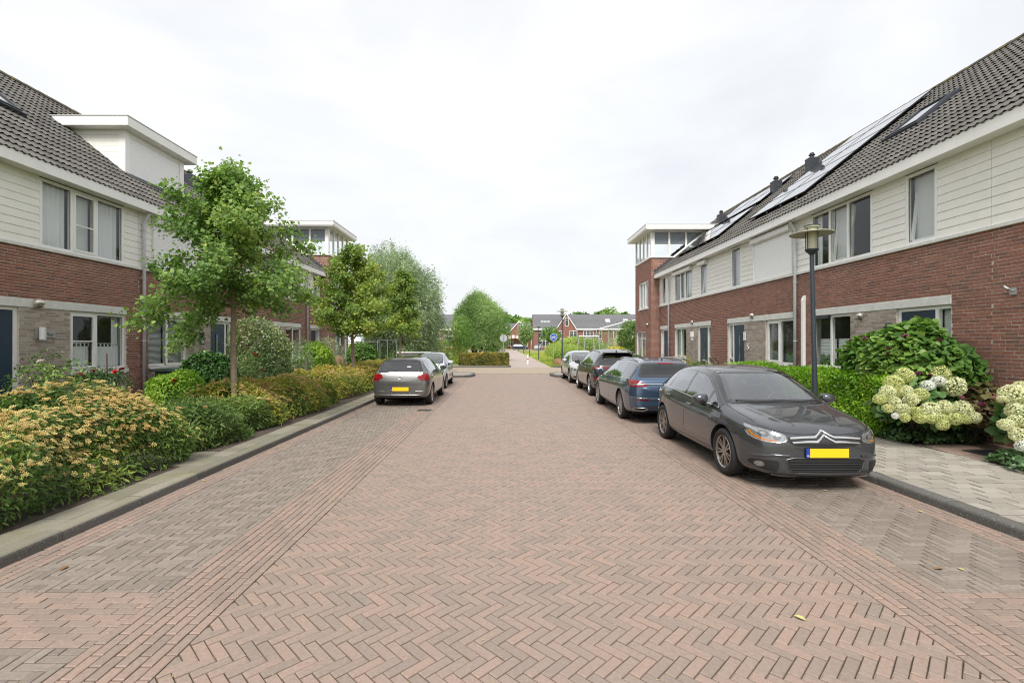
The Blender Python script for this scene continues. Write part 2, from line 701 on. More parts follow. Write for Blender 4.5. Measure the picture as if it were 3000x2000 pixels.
def rect(w, h):
    return [(-w / 2, -h / 2), (w / 2, -h / 2), (w / 2, h / 2), (-w / 2, h / 2)]


class Pieces:
    """flat paving pieces: keeps (cx, cy, angle, poly or None, z) and makes the largest ones single objects"""

    def __init__(self, w, h, material, gap=.005, name='brick', zj=.0018, ch=.004, z=0.0):
        self.w, self.h, self.gap, self.mat, self.name = w, h, gap, material, name
        self.full, self.cut = [], []
        self.zj, self.ch, self.z = zj, ch, z

    def add(self, cx, cy, ang, x0, x1, y0, y1):
        w, h, g = self.w, self.h, self.gap
        c, s = math.cos(ang), math.sin(ang)
        P = [(cx + c * px - s * py, cy + s * px + c * py) for (px, py) in rect(w - g, h - g)]
        Q = clip_rect(P, x0, x1, y0, y1)
        if len(Q) < 3 or area2(Q) < .0012:
            return
        if abs(area2(Q) - (w - g) * (h - g)) < 1e-6:
            self.full.append((cx, cy, ang))
        else:
            self.cut.append(Q)

    def finish(self, parent, n_parts, key=None, single=True):
        V0, F0 = piece_template(rect(self.w - self.gap, self.h - self.gap), ch=self.ch)
        me = None
        key = key or (lambda p: p[0] ** 2 + p[1] ** 2)

        def seen(p):
            u, v = to_px(p[0], max(p[1], .1), self.z)
            return 0 < u < 3000 and 0 < v < 2000
        order = sorted(self.full, key=lambda p: (not seen(p), key(p)))
        parts, rest = order[:n_parts], order[n_parts:]
        if parts:
            me = pydata(self.name, V0, F0, self.mat)
        for (cx, cy, an) in parts:
            o = link(self.name, me, parent, loc=(cx, cy, self.z + rnd.uniform(-self.zj, self.zj)),
                     rot=(rnd.gauss(0, .003), rnd.gauss(0, .003), an + rnd.gauss(0, .006)))
        mb = MB()
        for (cx, cy, an) in rest:
            an += rnd.gauss(0, .006)
            c, s = math.cos(an), math.sin(an)
            z = self.z + rnd.uniform(-self.zj, self.zj)
            tx, ty = rnd.gauss(0, .003), rnd.gauss(0, .003)
            mb.t = rnd.random() + .001
            mb.faces([(cx + c * x - s * y, cy + s * x + c * y, z + zz + tx * x + ty * y) for (x, y, zz) in V0], F0)
        for Q in self.cut:
            V, F = piece_template(Q, ch=self.ch)
            z = self.z + rnd.uniform(-self.zj, self.zj)
            mb.t = rnd.random() + .001
            mb.faces([(x, y, zz + z) for (x, y, zz) in V], F)
        if mb.F:
            mb.build(self.name + 'work', self.mat, parent, wc=False, kind='stuff', fix=False)


def herringbone(P, x0, x1, y0, y1, ang, W=.07, ox=0, oy=0, n=3):
    c, s = math.cos(ang), math.sin(ang)
    # bounding range in pattern cells
    cs = [((x - ox) * c + (y - oy) * s, -(x - ox) * s + (y - oy) * c) for x in (x0, x1) for y in (y0, y1)]
    i0, i1 = int(min(q[0] for q in cs) / W) - 3, int(max(q[0] for q in cs) / W) + 3
    j0, j1 = int(min(q[1] for q in cs) / W) - 3, int(max(q[1] for q in cs) / W) + 3
    for i in range(i0, i1):
        for j in range(j0, j1):
            k = (i - j) % (2 * n)
            if k == 0:
                u, v, a = (i + n / 2) * W, (j + .5) * W, ang
            elif k == 2 * n - 1:
                u, v, a = (i + .5) * W, (j + n / 2) * W, ang + math.pi / 2
            else:
                continue
            x, y = ox + u * c - v * s, oy + u * s + v * c
            if x < x0 - .25 or x > x1 + .25 or y < y0 - .25 or y > y1 + .25:
                continue
            P.add(x, y, a, x0, x1, y0, y1)


def courses_y(P, xs, y0, y1, L=.21):
    """lengthwise courses (bricks along y) at column centres xs"""
    for q, x in enumerate(xs):
        y = y0 - (q % 2) * L / 2 - rnd.uniform(0, .02)
        while y < y1 + L:
            P.add(x, y + L / 2, math.pi / 2, x - .06, x + .06, y0, y1)
            y += L


def courses_x(P, ys, x0, x1, L=.21):
    for q, y in enumerate(ys):
        x = x0 - (q % 2) * L / 2
        while x < x1 + L:
            P.add(x + L / 2, y, 0, x0, x1, y - .06, y + .06)
            x += L


P = Pieces(.21, .07, M_PAVE, gap=.0065)
herringbone(P, HL + .004, HR - .004, ROAD_Y0, ROAD_Y1, R(-45), ox=.05, oy=0)
P.finish(road, 300)
P = Pieces(.21, .0725, M_PAVERED, gap=.007)
courses_y(P, [HL - .037 - .0731 * k for k in range(8)], ROAD_Y0, ROAD_Y1)
courses_y(P, [KL + .038 + .0731 * k for k in range(4)], ROAD_Y0, ROAD_Y1)
courses_x(P, [2.98 + .073 * k for k in range(9)], KL + .295, GL)
P.finish(park_l, 150)
P = Pieces(.21, .07, M_PAVEPARK, gap=.0065)
for (a, b) in ((ROAD_Y0, 2.944), (3.602, ROAD_Y1)):
    herringbone(P, KL + .297, GL - .003, a + .003, b - .003, 0, ox=KL + .3, oy=b)
P.finish(park_l, 150)
P = Pieces(.21, .0725, M_PAVERED, gap=.007)
courses_y(P, [HR + .037 + .0731 * k for k in range(8)], ROAD_Y0, ROAD_Y1)
courses_y(P, [KR - .038 - .0731 * k for k in range(4)], ROAD_Y0, ROAD_Y1)
courses_x(P, [2.68 + .0731 * k for k in range(13)], GR, KR - .295)
P.finish(park_r, 150)
P = Pieces(.21, .07, M_PAVEPARK, gap=.0065)
for (a, b) in ((ROAD_Y0, 2.644), (3.596, ROAD_Y1)):
    herringbone(P, GR + .003, KR - .297, a + .003, b - .003, 0, ox=GR, oy=b)
P.finish(park_r, 150)


def kerb_line(parent, x_face, into, y0, y1, h=.105, n_len=1.0, off=0.0, mats=None):
    """kerb stones along y; face at x_face, body towards sign 'into'"""
    prof = [(0, -.06), (-.0, .070), (.004, .088), (.014, .099), (.03, .105), (.15, .105), (.15, -.06)]
    prof = [(.018 * (1 - max(0, p[1]) / .105) * 0 + p[0] + (.0 if p[0] > .1 else -.014 * (1 - max(p[1], 0) / .105)), p[1] * h / .105) for p in prof]
    me = None
    y = y0 + off
    while y < y1 - .02:
        ln = min(n_len, y1 - y)
        mb = MB(1)
        mb.prism([(p[0] * into, p[1]) for p in prof], 'y', 0, ln - .006)
        if me is None or ln < n_len - 1e-6:
            me = mb.mesh('kerb_stone', mats or [M_KERB])
            if mats:
                for pl in me.polygons:
                    pl.material_index = 1 if pl.normal.z > .45 else 0
        o = link('kerb_stone', me, parent, loc=(x_face + rnd.uniform(-.003, .003), y, rnd.uniform(-.003, .003)))
        y += ln
    return


verge = sheet('verge', -9.9, KL - .01, 1.0, 29.0, .087, M_SOIL)
kl = thing('kerb_left', None, None)
kl['kind'] = 'structure'
kerb_line(kl, KL, -1, 1.53, 26.0, mats=[M_KERB, M_VERGETILE])
kr = thing('kerb_right', None, None)
kr['kind'] = 'structure'
kerb_line(kr, KR, 1, 1.35, 26.0)
# mossy tiles behind the left kerb, and the little path that leaves between the shrubs
P = Pieces(.3, .3, M_VERGETILE, gap=.011, name='tile', z=.105, ch=.003)
y = 1.2
while y < 26:
    P.add(KL - .155 - .15, y + .15, 0, -9, 9, 0, 99)
    if 6.75 < y + .15 < 7.75:
        for k in range(1, 8):
            P.add(KL - .155 - .15 - .3 * k, y + .15, 0, -9, 9, 0, 99)
    y += .3
P.finish(verge, 300)
# right pavement
walk = sheet('sidewalk', KR + .14, 7.15, 1.0, 26.0, .09, M_JOINTD)
P = Pieces(.3, .186, M_WALKTILE, gap=.018, name='tile', z=.106, ch=.003, zj=.004)
k = 0
y = 1.2
while y < 25.9:
    x = KR + .157 - (.15 if k % 2 else 0)
    while x < 7.1:
        P.add(x + .15, y + .093, 0, KR + .157, 7.08 + .05 * math.sin(y * 1.3), 0, 99)
        x += .3
    y += .186
    k += 1
P.finish(walk, 300)
front_r = sheet('garden_soil', 7.02, 8.6, 1.0, 26.6, .085, M_SOIL)
gpath = sheet('garden_path', 7.08, 8.5, 7.15, 8.42, .0895, M_JOINT)
P = Pieces(.21, .07, M_PAVERED, z=.107)
courses_x(P, [7.2 + .072 * k for k in range(17)], 7.1, 8.5)
P.finish(gpath, 90)
mb = MB()
mb.bevbox(7.42, 7.98, 7.42, 7.86, .1075, .118, .003)
tag(mb.build('door_mat', mat('black_mat', (.028, .028, .03), .85, noise=.5, nscale=60)), 'flat black mat lying on the red brick garden path', 'mat')

# far end: kerbed corners, raised crossing, cycle path, grass


def slab(name, poly, z0, z1, m, kind='structure'):
    mb = MB()
    mb.prism(poly, 'z', z0, z1)
    o = mb.build(name, m)
    o['kind'] = kind
    return o


def corner(name, poly):
    """kerbed corner: tile surface with a kerb-stone rim"""
    cx = sum(p[0] for p in poly) / len(poly)
    cy = sum(p[1] for p in poly) / len(poly)
    o = slab(name, poly, -.05, .108, M_KERB)
    mb = MB()
    q = [(cx + (p[0] - cx) * (1 - .2 / max(.4, abs(p[0] - cx))), cy + (p[1] - cy) * (1 - .2 / max(.4, abs(p[1] - cy)))) for p in poly]
    mb.prism(q, 'z', .1, .112)
    mb.build('corner_tiles', M_WALKTILE, o, wc=False)
    return o


corner('pavement_corner_left', [(-9, 26.0), (-2.2, 26.0), (-1.85, 26.35), (-1.7, 27.2), (-1.75, 28.4), (-2.1, 29.1), (-3.0, 29.5), (-9, 29.5)])
corner('pavement_corner_right', [(9.5, 26.0), (3.1, 26.0), (2.72, 26.3), (2.55, 27.1), (2.6, 28.4), (3.0, 29.2), (3.8, 29.6), (9.5, 29.6)])


def plateau_material():
    m = bpy.data.materials.new('plateau_brick')
    m.use_nodes = True
    N, L = m.node_tree.nodes, m.node_tree.links
    b = N['Principled BSDF']
    b.inputs['Roughness'].default_value = .85
    geo = N.new('ShaderNodeNewGeometry')
    sp = N.new('ShaderNodeSeparateXYZ')
    L.new(geo.outputs['Position'], sp.inputs[0])
    a = N.new('ShaderNodeMath')
    a.operation = 'ADD'
    L.new(sp.outputs['X'], a.inputs[0])
    L.new(sp.outputs['Y'], a.inputs[1])
    d = N.new('ShaderNodeMath')
    d.operation = 'MULTIPLY'
    d.inputs[1].default_value = 1.25
    L.new(a.outputs[0], d.inputs[0])
    f = N.new('ShaderNodeMath')
    f.operation = 'FRACT'
    L.new(d.outputs[0], f.inputs[0])
    cr = N.new('ShaderNodeValToRGB')
    cr.color_ramp.interpolation = 'CONSTANT'
    cr.color_ramp.elements[0].color = (.27, .21, .15, 1)
    cr.color_ramp.elements[1].position = .62
    cr.color_ramp.elements[1].color = (.34, .28, .22, 1)
    L.new(f.outputs[0], cr.inputs['Fac'])
    n = N.new('ShaderNodeTexNoise')
    n.inputs['Scale'].default_value = 6
    n.inputs['Detail'].default_value = 6
    L.new(geo.outputs['Position'], n.inputs['Vector'])
    mr = N.new('ShaderNodeMapRange')
    mr.inputs['To Min'].default_value = .7
    mr.inputs['To Max'].default_value = 1.3
    L.new(n.outputs['Fac'], mr.inputs['Value'])
    mu = N.new('ShaderNodeMixRGB')
    mu.blend_type = 'MULTIPLY'
    mu.inputs['Fac'].default_value = 1
    L.new(cr.outputs['Color'], mu.inputs['Color1'])
    L.new(mr.outputs['Result'], mu.inputs['Color2'])
    L.new(mu.outputs['Color'], b.inputs['Base Color'])
    return m


slab('side_road', [(-60, 29.2), (60, 29.2), (60, 36.6), (-60, 36.6)], -.05, -.008, M_FARPAVE)
slab('raised_crossing', [(-2.6, 29.25), (3.6, 29.25), (3.9, 36.4), (-4.4, 36.4)], -.04, .03, plateau_material())
slab('cycle_path', [(.45, 36.5), (3.5, 36.5), (3.45, 43), (3.2, 70), (2.9, 100), (2.9, 128), (-9, 128), (-9, 96), (-3.3, 96), (-1.0, 70), (.3, 43)], -.04, .012, M_FARPAVE)
slab('far_square', [(-9, 127.9), (60, 127.9), (60, 134), (-30, 134), (-30, 128)], -.04, .008, M_FARPAVE)
corner('hedge_island', [(-5.0, 36.7), (.35, 37.0), (.42, 37.6), (.4, 38.9), (-5.0, 38.9)])
corner('grass_kerb', [(3.7, 37.0), (7.8, 37.0), (7.8, 37.25), (3.9, 37.25)])
# ------------------------------------------------------------------ terraced houses
Z_BAND, Z_SOFFIT, Z_EAVE = 3.84, 5.40, 5.60
SLOPE = .8
PITCH = math.atan(SLOPE)
ZL0, ZL1 = 2.59, 2.765
M_SOLAR = mat('solar_glass', (.012, .014, .022), .12, spec=.9, coat=1.0, ior=2.0)
M_SOLARFRAME = mat('solar_frame', (.015, .015, .017), .4)
M_LAMPGLASS = mat('opal_lamp', (.75, .76, .76), .35)
M_COWL = mat('metal_cowl', (.62, .58, .52), .35, metal=.6)
M_GREYFRAME = mat('grey_trim', (.52, .51, .48), .6)


def brick_rows(out, PT, a0, a1, z0, z1, holes, panel=None, depth=.09, seed=0):
    """out: dict zone -> list of (PTfunc, a, b, z, full). holes: (a,b,za,zb). PT(a, out, z) -> point"""
    rr = random.Random(seed)
    row = 0
    z = z0
    while z + .05 <= z1 + .012:
        zc = z + .025
        iv = [(a0, a1)]
        for (ha, hb, za, zb) in holes:
            if za < zc < zb:
                nv = []
                for (p, q) in iv:
                    if hb <= p or ha >= q:
                        nv.append((p, q))
                    else:
                        if ha > p:
                            nv.append((p, ha))
                        if hb < q:
                            nv.append((hb, q))
                iv = nv
        segs = []
        for (p, q) in iv:
            if panel and zc < ZL0:
                pa, pb = panel
                cuts = sorted({p, q} | {c for c in (pa, pb) if p < c < q})
                for c0, c1 in zip(cuts[:-1], cuts[1:]):
                    mid = (c0 + c1) / 2
                    segs.append((c0, c1, 'grey' if pa < mid < pb else 'red'))
            else:
                segs.append((p, q, 'red'))
        ph = (row % 2) * .111 + rr.uniform(-.03, .03)
        for (p, q, zone) in segs:
            k = math.floor((p - ph) / .222) - 1
            while True:
                b0 = k * .222 + ph
                k += 1
                b1 = b0 + .211
                if b0 >= q:
                    break
                c0, c1 = max(b0, p + .002), min(b1, q - .002)
                if c1 - c0 < .03:
                    continue
                out[zone].append((PT, c0, c1, z + rr.uniform(-.0012, .0012), (c1 - c0) > .2105, rr.uniform(-.004, .004), rr.random()))
        row += 1
        z += .0625


def emit_bricks(parent, lst, name, material, n_parts, s, depth=.09, front=None):
    """front (xf): wall facing the street, bricks as single objects for the largest in view"""
    parts = []
    if n_parts and front is not None:
        full = [b for b in lst if b[4]]

        def key(b):
            u, v = to_px(s * front, (b[1] + b[2]) / 2, b[3])
            vis = 20 < u < 2980 and 20 < v < 1990
            low = b[3] < 1.3
            return (not vis, low, (b[1]) ** 2 + (b[3] - CAM_H) ** 2 * .5)
        full.sort(key=key)
        parts = full[:n_parts]
    ids = set(map(id, parts))
    if parts:
        mb = MB()
        mb.box(0, depth, -.1055, .1055, 0, .05)
        me = mb.mesh('brick', material)
        for (PT, a, b, z, _, o, t) in parts:
            p = PT((a + b) / 2, o * .6, z)
            link('brick', me, parent, loc=(s * p[0], p[1], p[2]), rot=(rnd.gauss(0, .003), 0, 0 if s > 0 else math.pi), world_coords=True)
    mb = MB(s)
    for b in lst:
        if id(b) in ids:
            continue
        PT, a0, a1, z, _, o, t = b
        mb.t = t + .001
        o *= .6
        V = [PT(a0, o, z), PT(a1, o, z), PT(a1, -depth, z), PT(a0, -depth, z), PT(a0, o, z + .05), PT(a1, o, z + .05), PT(a1, -depth, z + .05), PT(a0, -depth, z + .05)]
        mb.faces(V, [(0, 3, 2, 1), (4, 5, 6, 7), (0, 1, 5, 4), (1, 2, 6, 5), (3, 0, 4, 7)])
    if mb.F:
        mb.build(name, material, parent, kind='stuff', fix=False)


def wall_cells(mb, PT, a0, a1, z0, z1, holes, o0, o1):
    """solid wall with rectangular holes, between outward offsets o0 (front) and o1 (back, negative)"""
    As = sorted({a0, a1} | {min(max(h[i], a0), a1) for h in holes for i in (0, 1)})
    Zs = sorted({z0, z1} | {min(max(h[i], z0), z1) for h in holes for i in (2, 3)})

    def solid(i, j):
        if i < 0 or j < 0 or i >= len(As) - 1 or j >= len(Zs) - 1:
            return False
        ac, zc = (As[i] + As[i + 1]) / 2, (Zs[j] + Zs[j + 1]) / 2
        return not any(h[0] < ac < h[1] and h[2] < zc < h[3] for h in holes)
    for i in range(len(As) - 1):
        for j in range(len(Zs) - 1):
            if not solid(i, j):
                continue
            p, q, u, v = As[i], As[i + 1], Zs[j], Zs[j + 1]
            mb.poly([PT(p, o0, u), PT(q, o0, u), PT(q, o0, v), PT(p, o0, v)])
            if not solid(i - 1, j):
                mb.poly([PT(p, o0, u), PT(p, o1, u), PT(p, o1, v), PT(p, o0, v)])
            if not solid(i + 1, j):
                mb.poly([PT(q, o0, u), PT(q, o1, u), PT(q, o1, v), PT(q, o0, v)])
            if not solid(i, j - 1):
                mb.poly([PT(p, o0, u), PT(q, o0, u), PT(q, o1, u), PT(p, o1, u)])
            if not solid(i, j + 1):
                mb.poly([PT(p, o0, v), PT(q, o0, v), PT(q, o1, v), PT(p, o1, v)])


def curtain_mesh(s, x, ya, yb, za, zb, amp=.025, wl=.12, seed=1):
    mb = MB(s)
    n = max(8, int((yb - ya) / .02))
    rr = random.Random(seed)
    ph = rr.uniform(0, 6)
    pts = []
    for i in range(n + 1):
        y = ya + (yb - ya) * i / n
        pts.append((x + amp * math.sin(2 * math.pi * y / wl + ph + .8 * math.sin(y * 9 + ph)), y))
    V = [(p[0], p[1], za) for p in pts] + [(p[0], p[1], zb) for p in pts]
    mb.faces(V, [(i, i + 1, n + 2 + i, n + 1 + i) for i in range(n)])
    return mb


def window_unit(parent, s, x, ya, yb, za, zb, cuts=(), fr=.065, depth=.07, sash=(), bars=(), curtains=(), name='window', ajar=None, PT=None):
    """white frame with panes. cuts: fractions for mullions; sash: pane indices with an own sash frame; bars: (pane, fraction) horizontal bars;
    curtains: list of (pane or None, kind)"""
    if ya > yb:
        ya, yb = yb, ya
    mb = MB(s)
    mb.box(x, x + depth, ya, yb, za, za + fr)
    mb.box(x, x + depth, ya, yb, zb - fr, zb)
    mb.box(x, x + depth, ya, ya + fr, za + fr, zb - fr)
    mb.box(x, x + depth, yb - fr, yb, za + fr, zb - fr)
    edges = [ya + fr]
    for c in cuts:
        yc = ya + (yb - ya) * c
        mb.box(x - .002, x + depth, yc - fr * .55, yc + fr * .55, za + fr, zb - fr)
        edges += [yc - fr * .55, yc + fr * .55]
    edges.append(yb - fr)
    panes = [(edges[2 * i], edges[2 * i + 1]) for i in range(len(edges) // 2)]
    glass = []
    for i, (p, q) in enumerate(panes):
        u, v = za + fr, zb - fr
        if i in sash:
            w = .05
            mb.box(x - .012, x + .045, p, q, u, u + w)
            mb.box(x - .012, x + .045, p, q, v - w, v)
            mb.box(x - .012, x + .045, p, p + w, u + w, v - w)
            mb.box(x - .012, x + .045, q - w, q, u + w, v - w)
            p, q, u, v = p + w, q - w, u + w, v - w
        glass.append((p, q, u, v))
        for (bi, f) in bars:
            if bi == i:
                zc = u + (v - u) * f
                mb.box(x + .0, x + .03, p, q, zc - .014, zc + .014)
    o = mb.build(name, M_WHITE, parent)
    for i, (p, q, u, v) in enumerate(glass):
        g = MB(s)
        g.poly([(x + .036, q + .004, u - .004), (x + .036, p - .004, u - .004), (x + .036, p - .004, v + .004), (x + .036, q + .004, v + .004)])
        g.build('pane', M_GLASS, o)
        g = MB(s)                                   # black glazing gasket round the pane
        for (a, b, c, d) in ((p, q, u, u + .008), (p, q, v - .008, v), (p, p + .008, u, v), (q - .008, q, u, v)):
            g.box(x + .028, x + .033, a, b, c, d)
        g.build('gasket', M_BLACK, o)
        for ci, (pi, kind) in enumerate(curtains):
            if pi is not None and pi != i:
                continue
            xx = x + .16
            if kind == 'sheer':
                curtain_mesh(s, xx, p - .03, q + .03, u - .05, v + .03, seed=i + int(ya * 10)).build('curtain', M_CURTAIN, o, smooth=True, fix=False)
            elif kind == 'sides':
                for (ca, cb) in ((p, p + .16), (q - .2, q)):
                    curtain_mesh(s, xx, ca, cb, u - .05, v + .03, wl=.07, seed=i).build('curtain', M_CURTAIN, o, smooth=True, fix=False)
            elif kind == 'cafe':
                h = u + (v - u) * .40
                curtain_mesh(s, xx - .04, p - .03, q + .03, u - .05, h, amp=.018, wl=.09, seed=i + 3).build('curtain', M_CURTAIN, o, smooth=True, fix=False)
                t = MB(s)
                yy = p
                while yy < q:
                    t.box(xx - .045, xx - .04, yy, yy + .035, h, h + .07)
                    yy += .11
                t.box(xx - .05, xx - .035, p - .03, q + .03, h + .068, h + .08)
                t.build('curtain_tabs', M_CURTAIN, o)
            elif kind in ('slats', 'slats_dark'):
                t = MB(s)
                z = u
                while z < v:
                    t.poly([(xx - .02, p, z), (xx - .02, q, z), (xx + .008, q, z + .022), (xx + .008, p, z + .022)])
                    z += .034
                t.build('blind_or_panel', M_BLIND if kind == 'slats' else M_WOOD, o, fix=False)
            elif kind == 'pleated':
                t = MB(s)
                z0, z1 = u + (v - u) * .14, u + (v - u) * .56
                n = 12
                for k in range(n):
                    a, b = z0 + (z1 - z0) * k / n, z0 + (z1 - z0) * (k + 1) / n
                    t.poly([(xx + (k % 2) * .012, p, a), (xx + (k % 2) * .012, q, a), (xx + ((k + 1) % 2) * .012, q, b), (xx + ((k + 1) % 2) * .012, p, b)])
                t.build('blind_or_panel', M_CURTAIN, o, fix=False)
            elif kind == 'grey':
                t = MB(s)
                t.box(xx, xx + .01, p - .02, q + .02, u - .03, v + .02)
                t.build('blind_or_panel', M_BLIND, o)
            elif kind == 'flowers':
                t = MB(s)
                rr = random.Random(5)
                for k in range(26):
                    yy, zz = (p + q) / 2 + rr.gauss(0, .1), u + .32 + rr.gauss(0, .12)
                    t.box(xx - .02, xx + .02, yy - .02, yy + .02, zz - .015, zz + .015)
                t.build('flower_vase', mat('vase_flowers', (.35, .12, .12), .7), o)
            elif kind == 'plant':
                t = MB(s)
                rr = random.Random(6)
                for k in range(40):
                    yy, zz = p + rr.uniform(.1, q - p - .1), u + rr.uniform(0, .22)
                    t.poly([(xx - .04, yy, zz), (xx - .02, yy + .08, zz + .04), (xx, yy + .05, zz + .1), (xx - .02, yy - .03, zz + .06)])
                t.build('potted_plant', mat('indoor_plant', (.09, .2, .05), .5), o, fix=False)
    if ajar is not None:                            # a sash tilted inwards in one pane
        p, q, u, v = glass[ajar]
        g = MB(s)
        w = .045
        t = .14

        def X(z):
            return x + .05 + t * (z - u) / (v - u)
        for (a, b, c, d) in ((p, q, u, u + w), (p, q, v - w, v), (p, p + w, u, v), (q - w, q, u, v)):
            g.faces([(X(c), a, c), (X(c) + .05, a, c), (X(c) + .05, b, c), (X(c), b, c), (X(d), a, d), (X(d) + .05, a, d), (X(d) + .05, b, d), (X(d), b, d)],
                    [(0, 3, 2, 1), (4, 5, 6, 7), (0, 1, 5, 4), (1, 2, 6, 5), (2, 3, 7, 6), (3, 0, 4, 7)])
        g.build('tilted_sash', M_WHITE, o)
    return o


def shutter_unit(parent, s, x, ya, yb, za, zb, box_only=False, name='roller_shutter'):
    if ya > yb:
        ya, yb = yb, ya
    mb = MB(s)
    mb.prism([(x - .16, zb - .17), (x - .16, zb - .03), (x - .12, zb), (x, zb), (x, zb - .2), (x - .12, zb - .2)], 'y', ya - .04, yb + .04)
    o = mb.build(name, M_WHITE, parent)
    if box_only:
        return o
    g = MB(s)
    for (a, b) in ((ya - .02, ya + .04), (yb - .04, yb + .02)):
        g.box(x - .05, x, a, b, za, zb - .2)
    g.box(x - .045, x - .005, ya + .04, yb - .04, za, za + .05)
    g.build('guide_rail', M_WHITE, o)
    t = MB(s)
    z = za + .05
    prof = []
    while z < zb - .2:
        prof += [(x - .026, z), (x - .03, z + .004), (x - .03, z + .034), (x - .026, z + .038)]
        z += .042
    V = [(p[0], ya + .04, p[1]) for p in prof] + [(p[0], yb - .04, p[1]) for p in prof]
    n = len(prof)
    t.faces(V, [(i, n + i, n + i + 1, i + 1) for i in range(n - 1)])
    t.build('slat_curtain', M_SHUTTER, o, fix=False)
    return o


def tile_mesh():
    """double-roll concrete tile; the rolls are hollow at the lower end"""
    us, ws, roll = [], [], []
    for k in (0, 1):
        o = k * .151
        us += [o, o + .055, o + .082, o + .105, o + .128]
        ws += [.002, -.003, .016, .028, .016]
        roll += [0, 1, 1, 1, 1]
    us.append(.302)
    ws.append(.002)
    n = len(us)
    V = []
    for (v, lift) in ((0, .040), (.40, .0)):
        V += [(u, v, w + lift) for u, w in zip(us, ws)]
    V += [(u, .004, w * .3 + .006) for u, w in zip(us, ws)]
    F = [(i, i + 1, n + i + 1, n + i) for i in range(n - 1)] + [(2 * n + i, 2 * n + i + 1, i + 1, i) for i in range(n - 1) if not roll[i]]
    return V, F


TILE_V, TILE_F = tile_mesh()
ME_TILE = pydata('roof_tile', TILE_V, TILE_F, M_TILE)


def roof_frame(s, xf):
    o = Vector((s * (xf - .32), 0, Z_EAVE))
    v = Vector((s * math.cos(PITCH), 0, math.sin(PITCH)))
    u = Vector((0, -s, 0))
    n = Vector((-s * math.sin(PITCH), 0, math.cos(PITCH)))
    M = Matrix((u, v, n)).transposed()
    return o, u, v, n, M


def roof_pt(s, xf, d, y, h=0.0):
    """point on the roof: d metres up the slope from the eave, h above it"""
    o, u, v, n, M = roof_frame(s, xf)
    p = o + v * d + n * h
    return Vector((p.x, y, p.z))


def slope_of(xf, x):
    return (x - (xf - .32)) / math.cos(PITCH)


def roof(house, s, xf, y0, y1, n_parts, skip=None):
    o, u, v, n, M = roof_frame(s, xf)
    depth = 5.07
    Ls = depth / math.cos(PITCH)
    e = M.to_euler()
    xr, zr = xf - .32 + depth, Z_EAVE + depth * SLOPE
    mb = MB(s)
    mb.faces([(xf - .3, y0, Z_EAVE - .03), (xf - .3, y1, Z_EAVE - .03), (xr, y1, zr - .03), (xr, y0, zr - .03), (xr + depth, y1, Z_EAVE - .05), (xr + depth, y0, Z_EAVE - .05)],
             [(0, 3, 2, 1), (3, 5, 4, 2)])
    ro = mb.build('roof', M_LEAD, house)
    pos = []
    nu = max(1, round((y1 - y0) / .30))
    w = (y1 - y0) / nu
    nv = int(Ls / .345)
    for j in range(nv + 1):
        for i in range(nu):
            d = j * .345
            ya = y0 + i * w if s < 0 else y0 + (i + 1) * w
            ym = y0 + (i + .5) * w
            if skip and skip(d + .17, ym):
                continue
            pos.append((d, ya))
    def key(p):
        q = roof_pt(s, xf, p[0], p[1])
        a, b = to_px(q.x, max(q.y, .5), q.z)
        vis = -30 < a < 3030 and -30 < b < 2000
        return (not vis, q.length)
    pos.sort(key=key)
    jit = lambda: rnd.gauss(0, .004)
    for (d, ya) in pos[:n_parts]:
        q = roof_pt(s, xf, d, ya)
        link('roof_tile', ME_TILE, ro, loc=q, rot=(e.x + jit(), e.y + jit() * .5, e.z + jit()), world_coords=True)
    rest = pos[n_parts:]
    if rest:
        T = np.array(TILE_V)
        F = np.array(TILE_F)
        A = np.array(M) @ T.T
        Vs, Fs, ts = [], [], []
        for k, (d, ya) in enumerate(rest):
            q = np.array(roof_pt(s, xf, d, ya))
            Vs.append(A.T + q + np.array(n) * rnd.gauss(0, .002))
            Fs.append(F + k * len(T))
            ts += [rnd.random() + .001] * len(T)
        me = np_mesh('roof_tiles', np.concatenate(Vs), np.concatenate(Fs), M_TILE, tint=ts)
        q = link('roof_tiles', me, ro, world_coords=True)
        q['kind'] = 'stuff'
    # ridge caps
    prof = []
    for k in range(9):
        a = math.pi * (k / 8)
        prof.append((.13 * math.cos(a), .11 * math.sin(a)))
    mbr = MB()
    nn = len(prof)
    V = [(p[0] * 1.08, 0, p[1] * 1.08) for p in prof] + [(p[0], .43, p[1]) for p in prof]
    mbr.faces(V, [(i, i + 1, nn + i + 1, nn + i) for i in range(nn - 1)] + [tuple(range(nn))])
    me = mbr.mesh('ridge_tile', M_RIDGE, smooth=False)
    y = y0
    while y < y1 - .05:
        link('ridge_tile', me, ro, loc=(s * xr, y, zr - .02), rot=(rnd.gauss(0, .012), 0, 0), world_coords=True)
        y += .415
    return ro


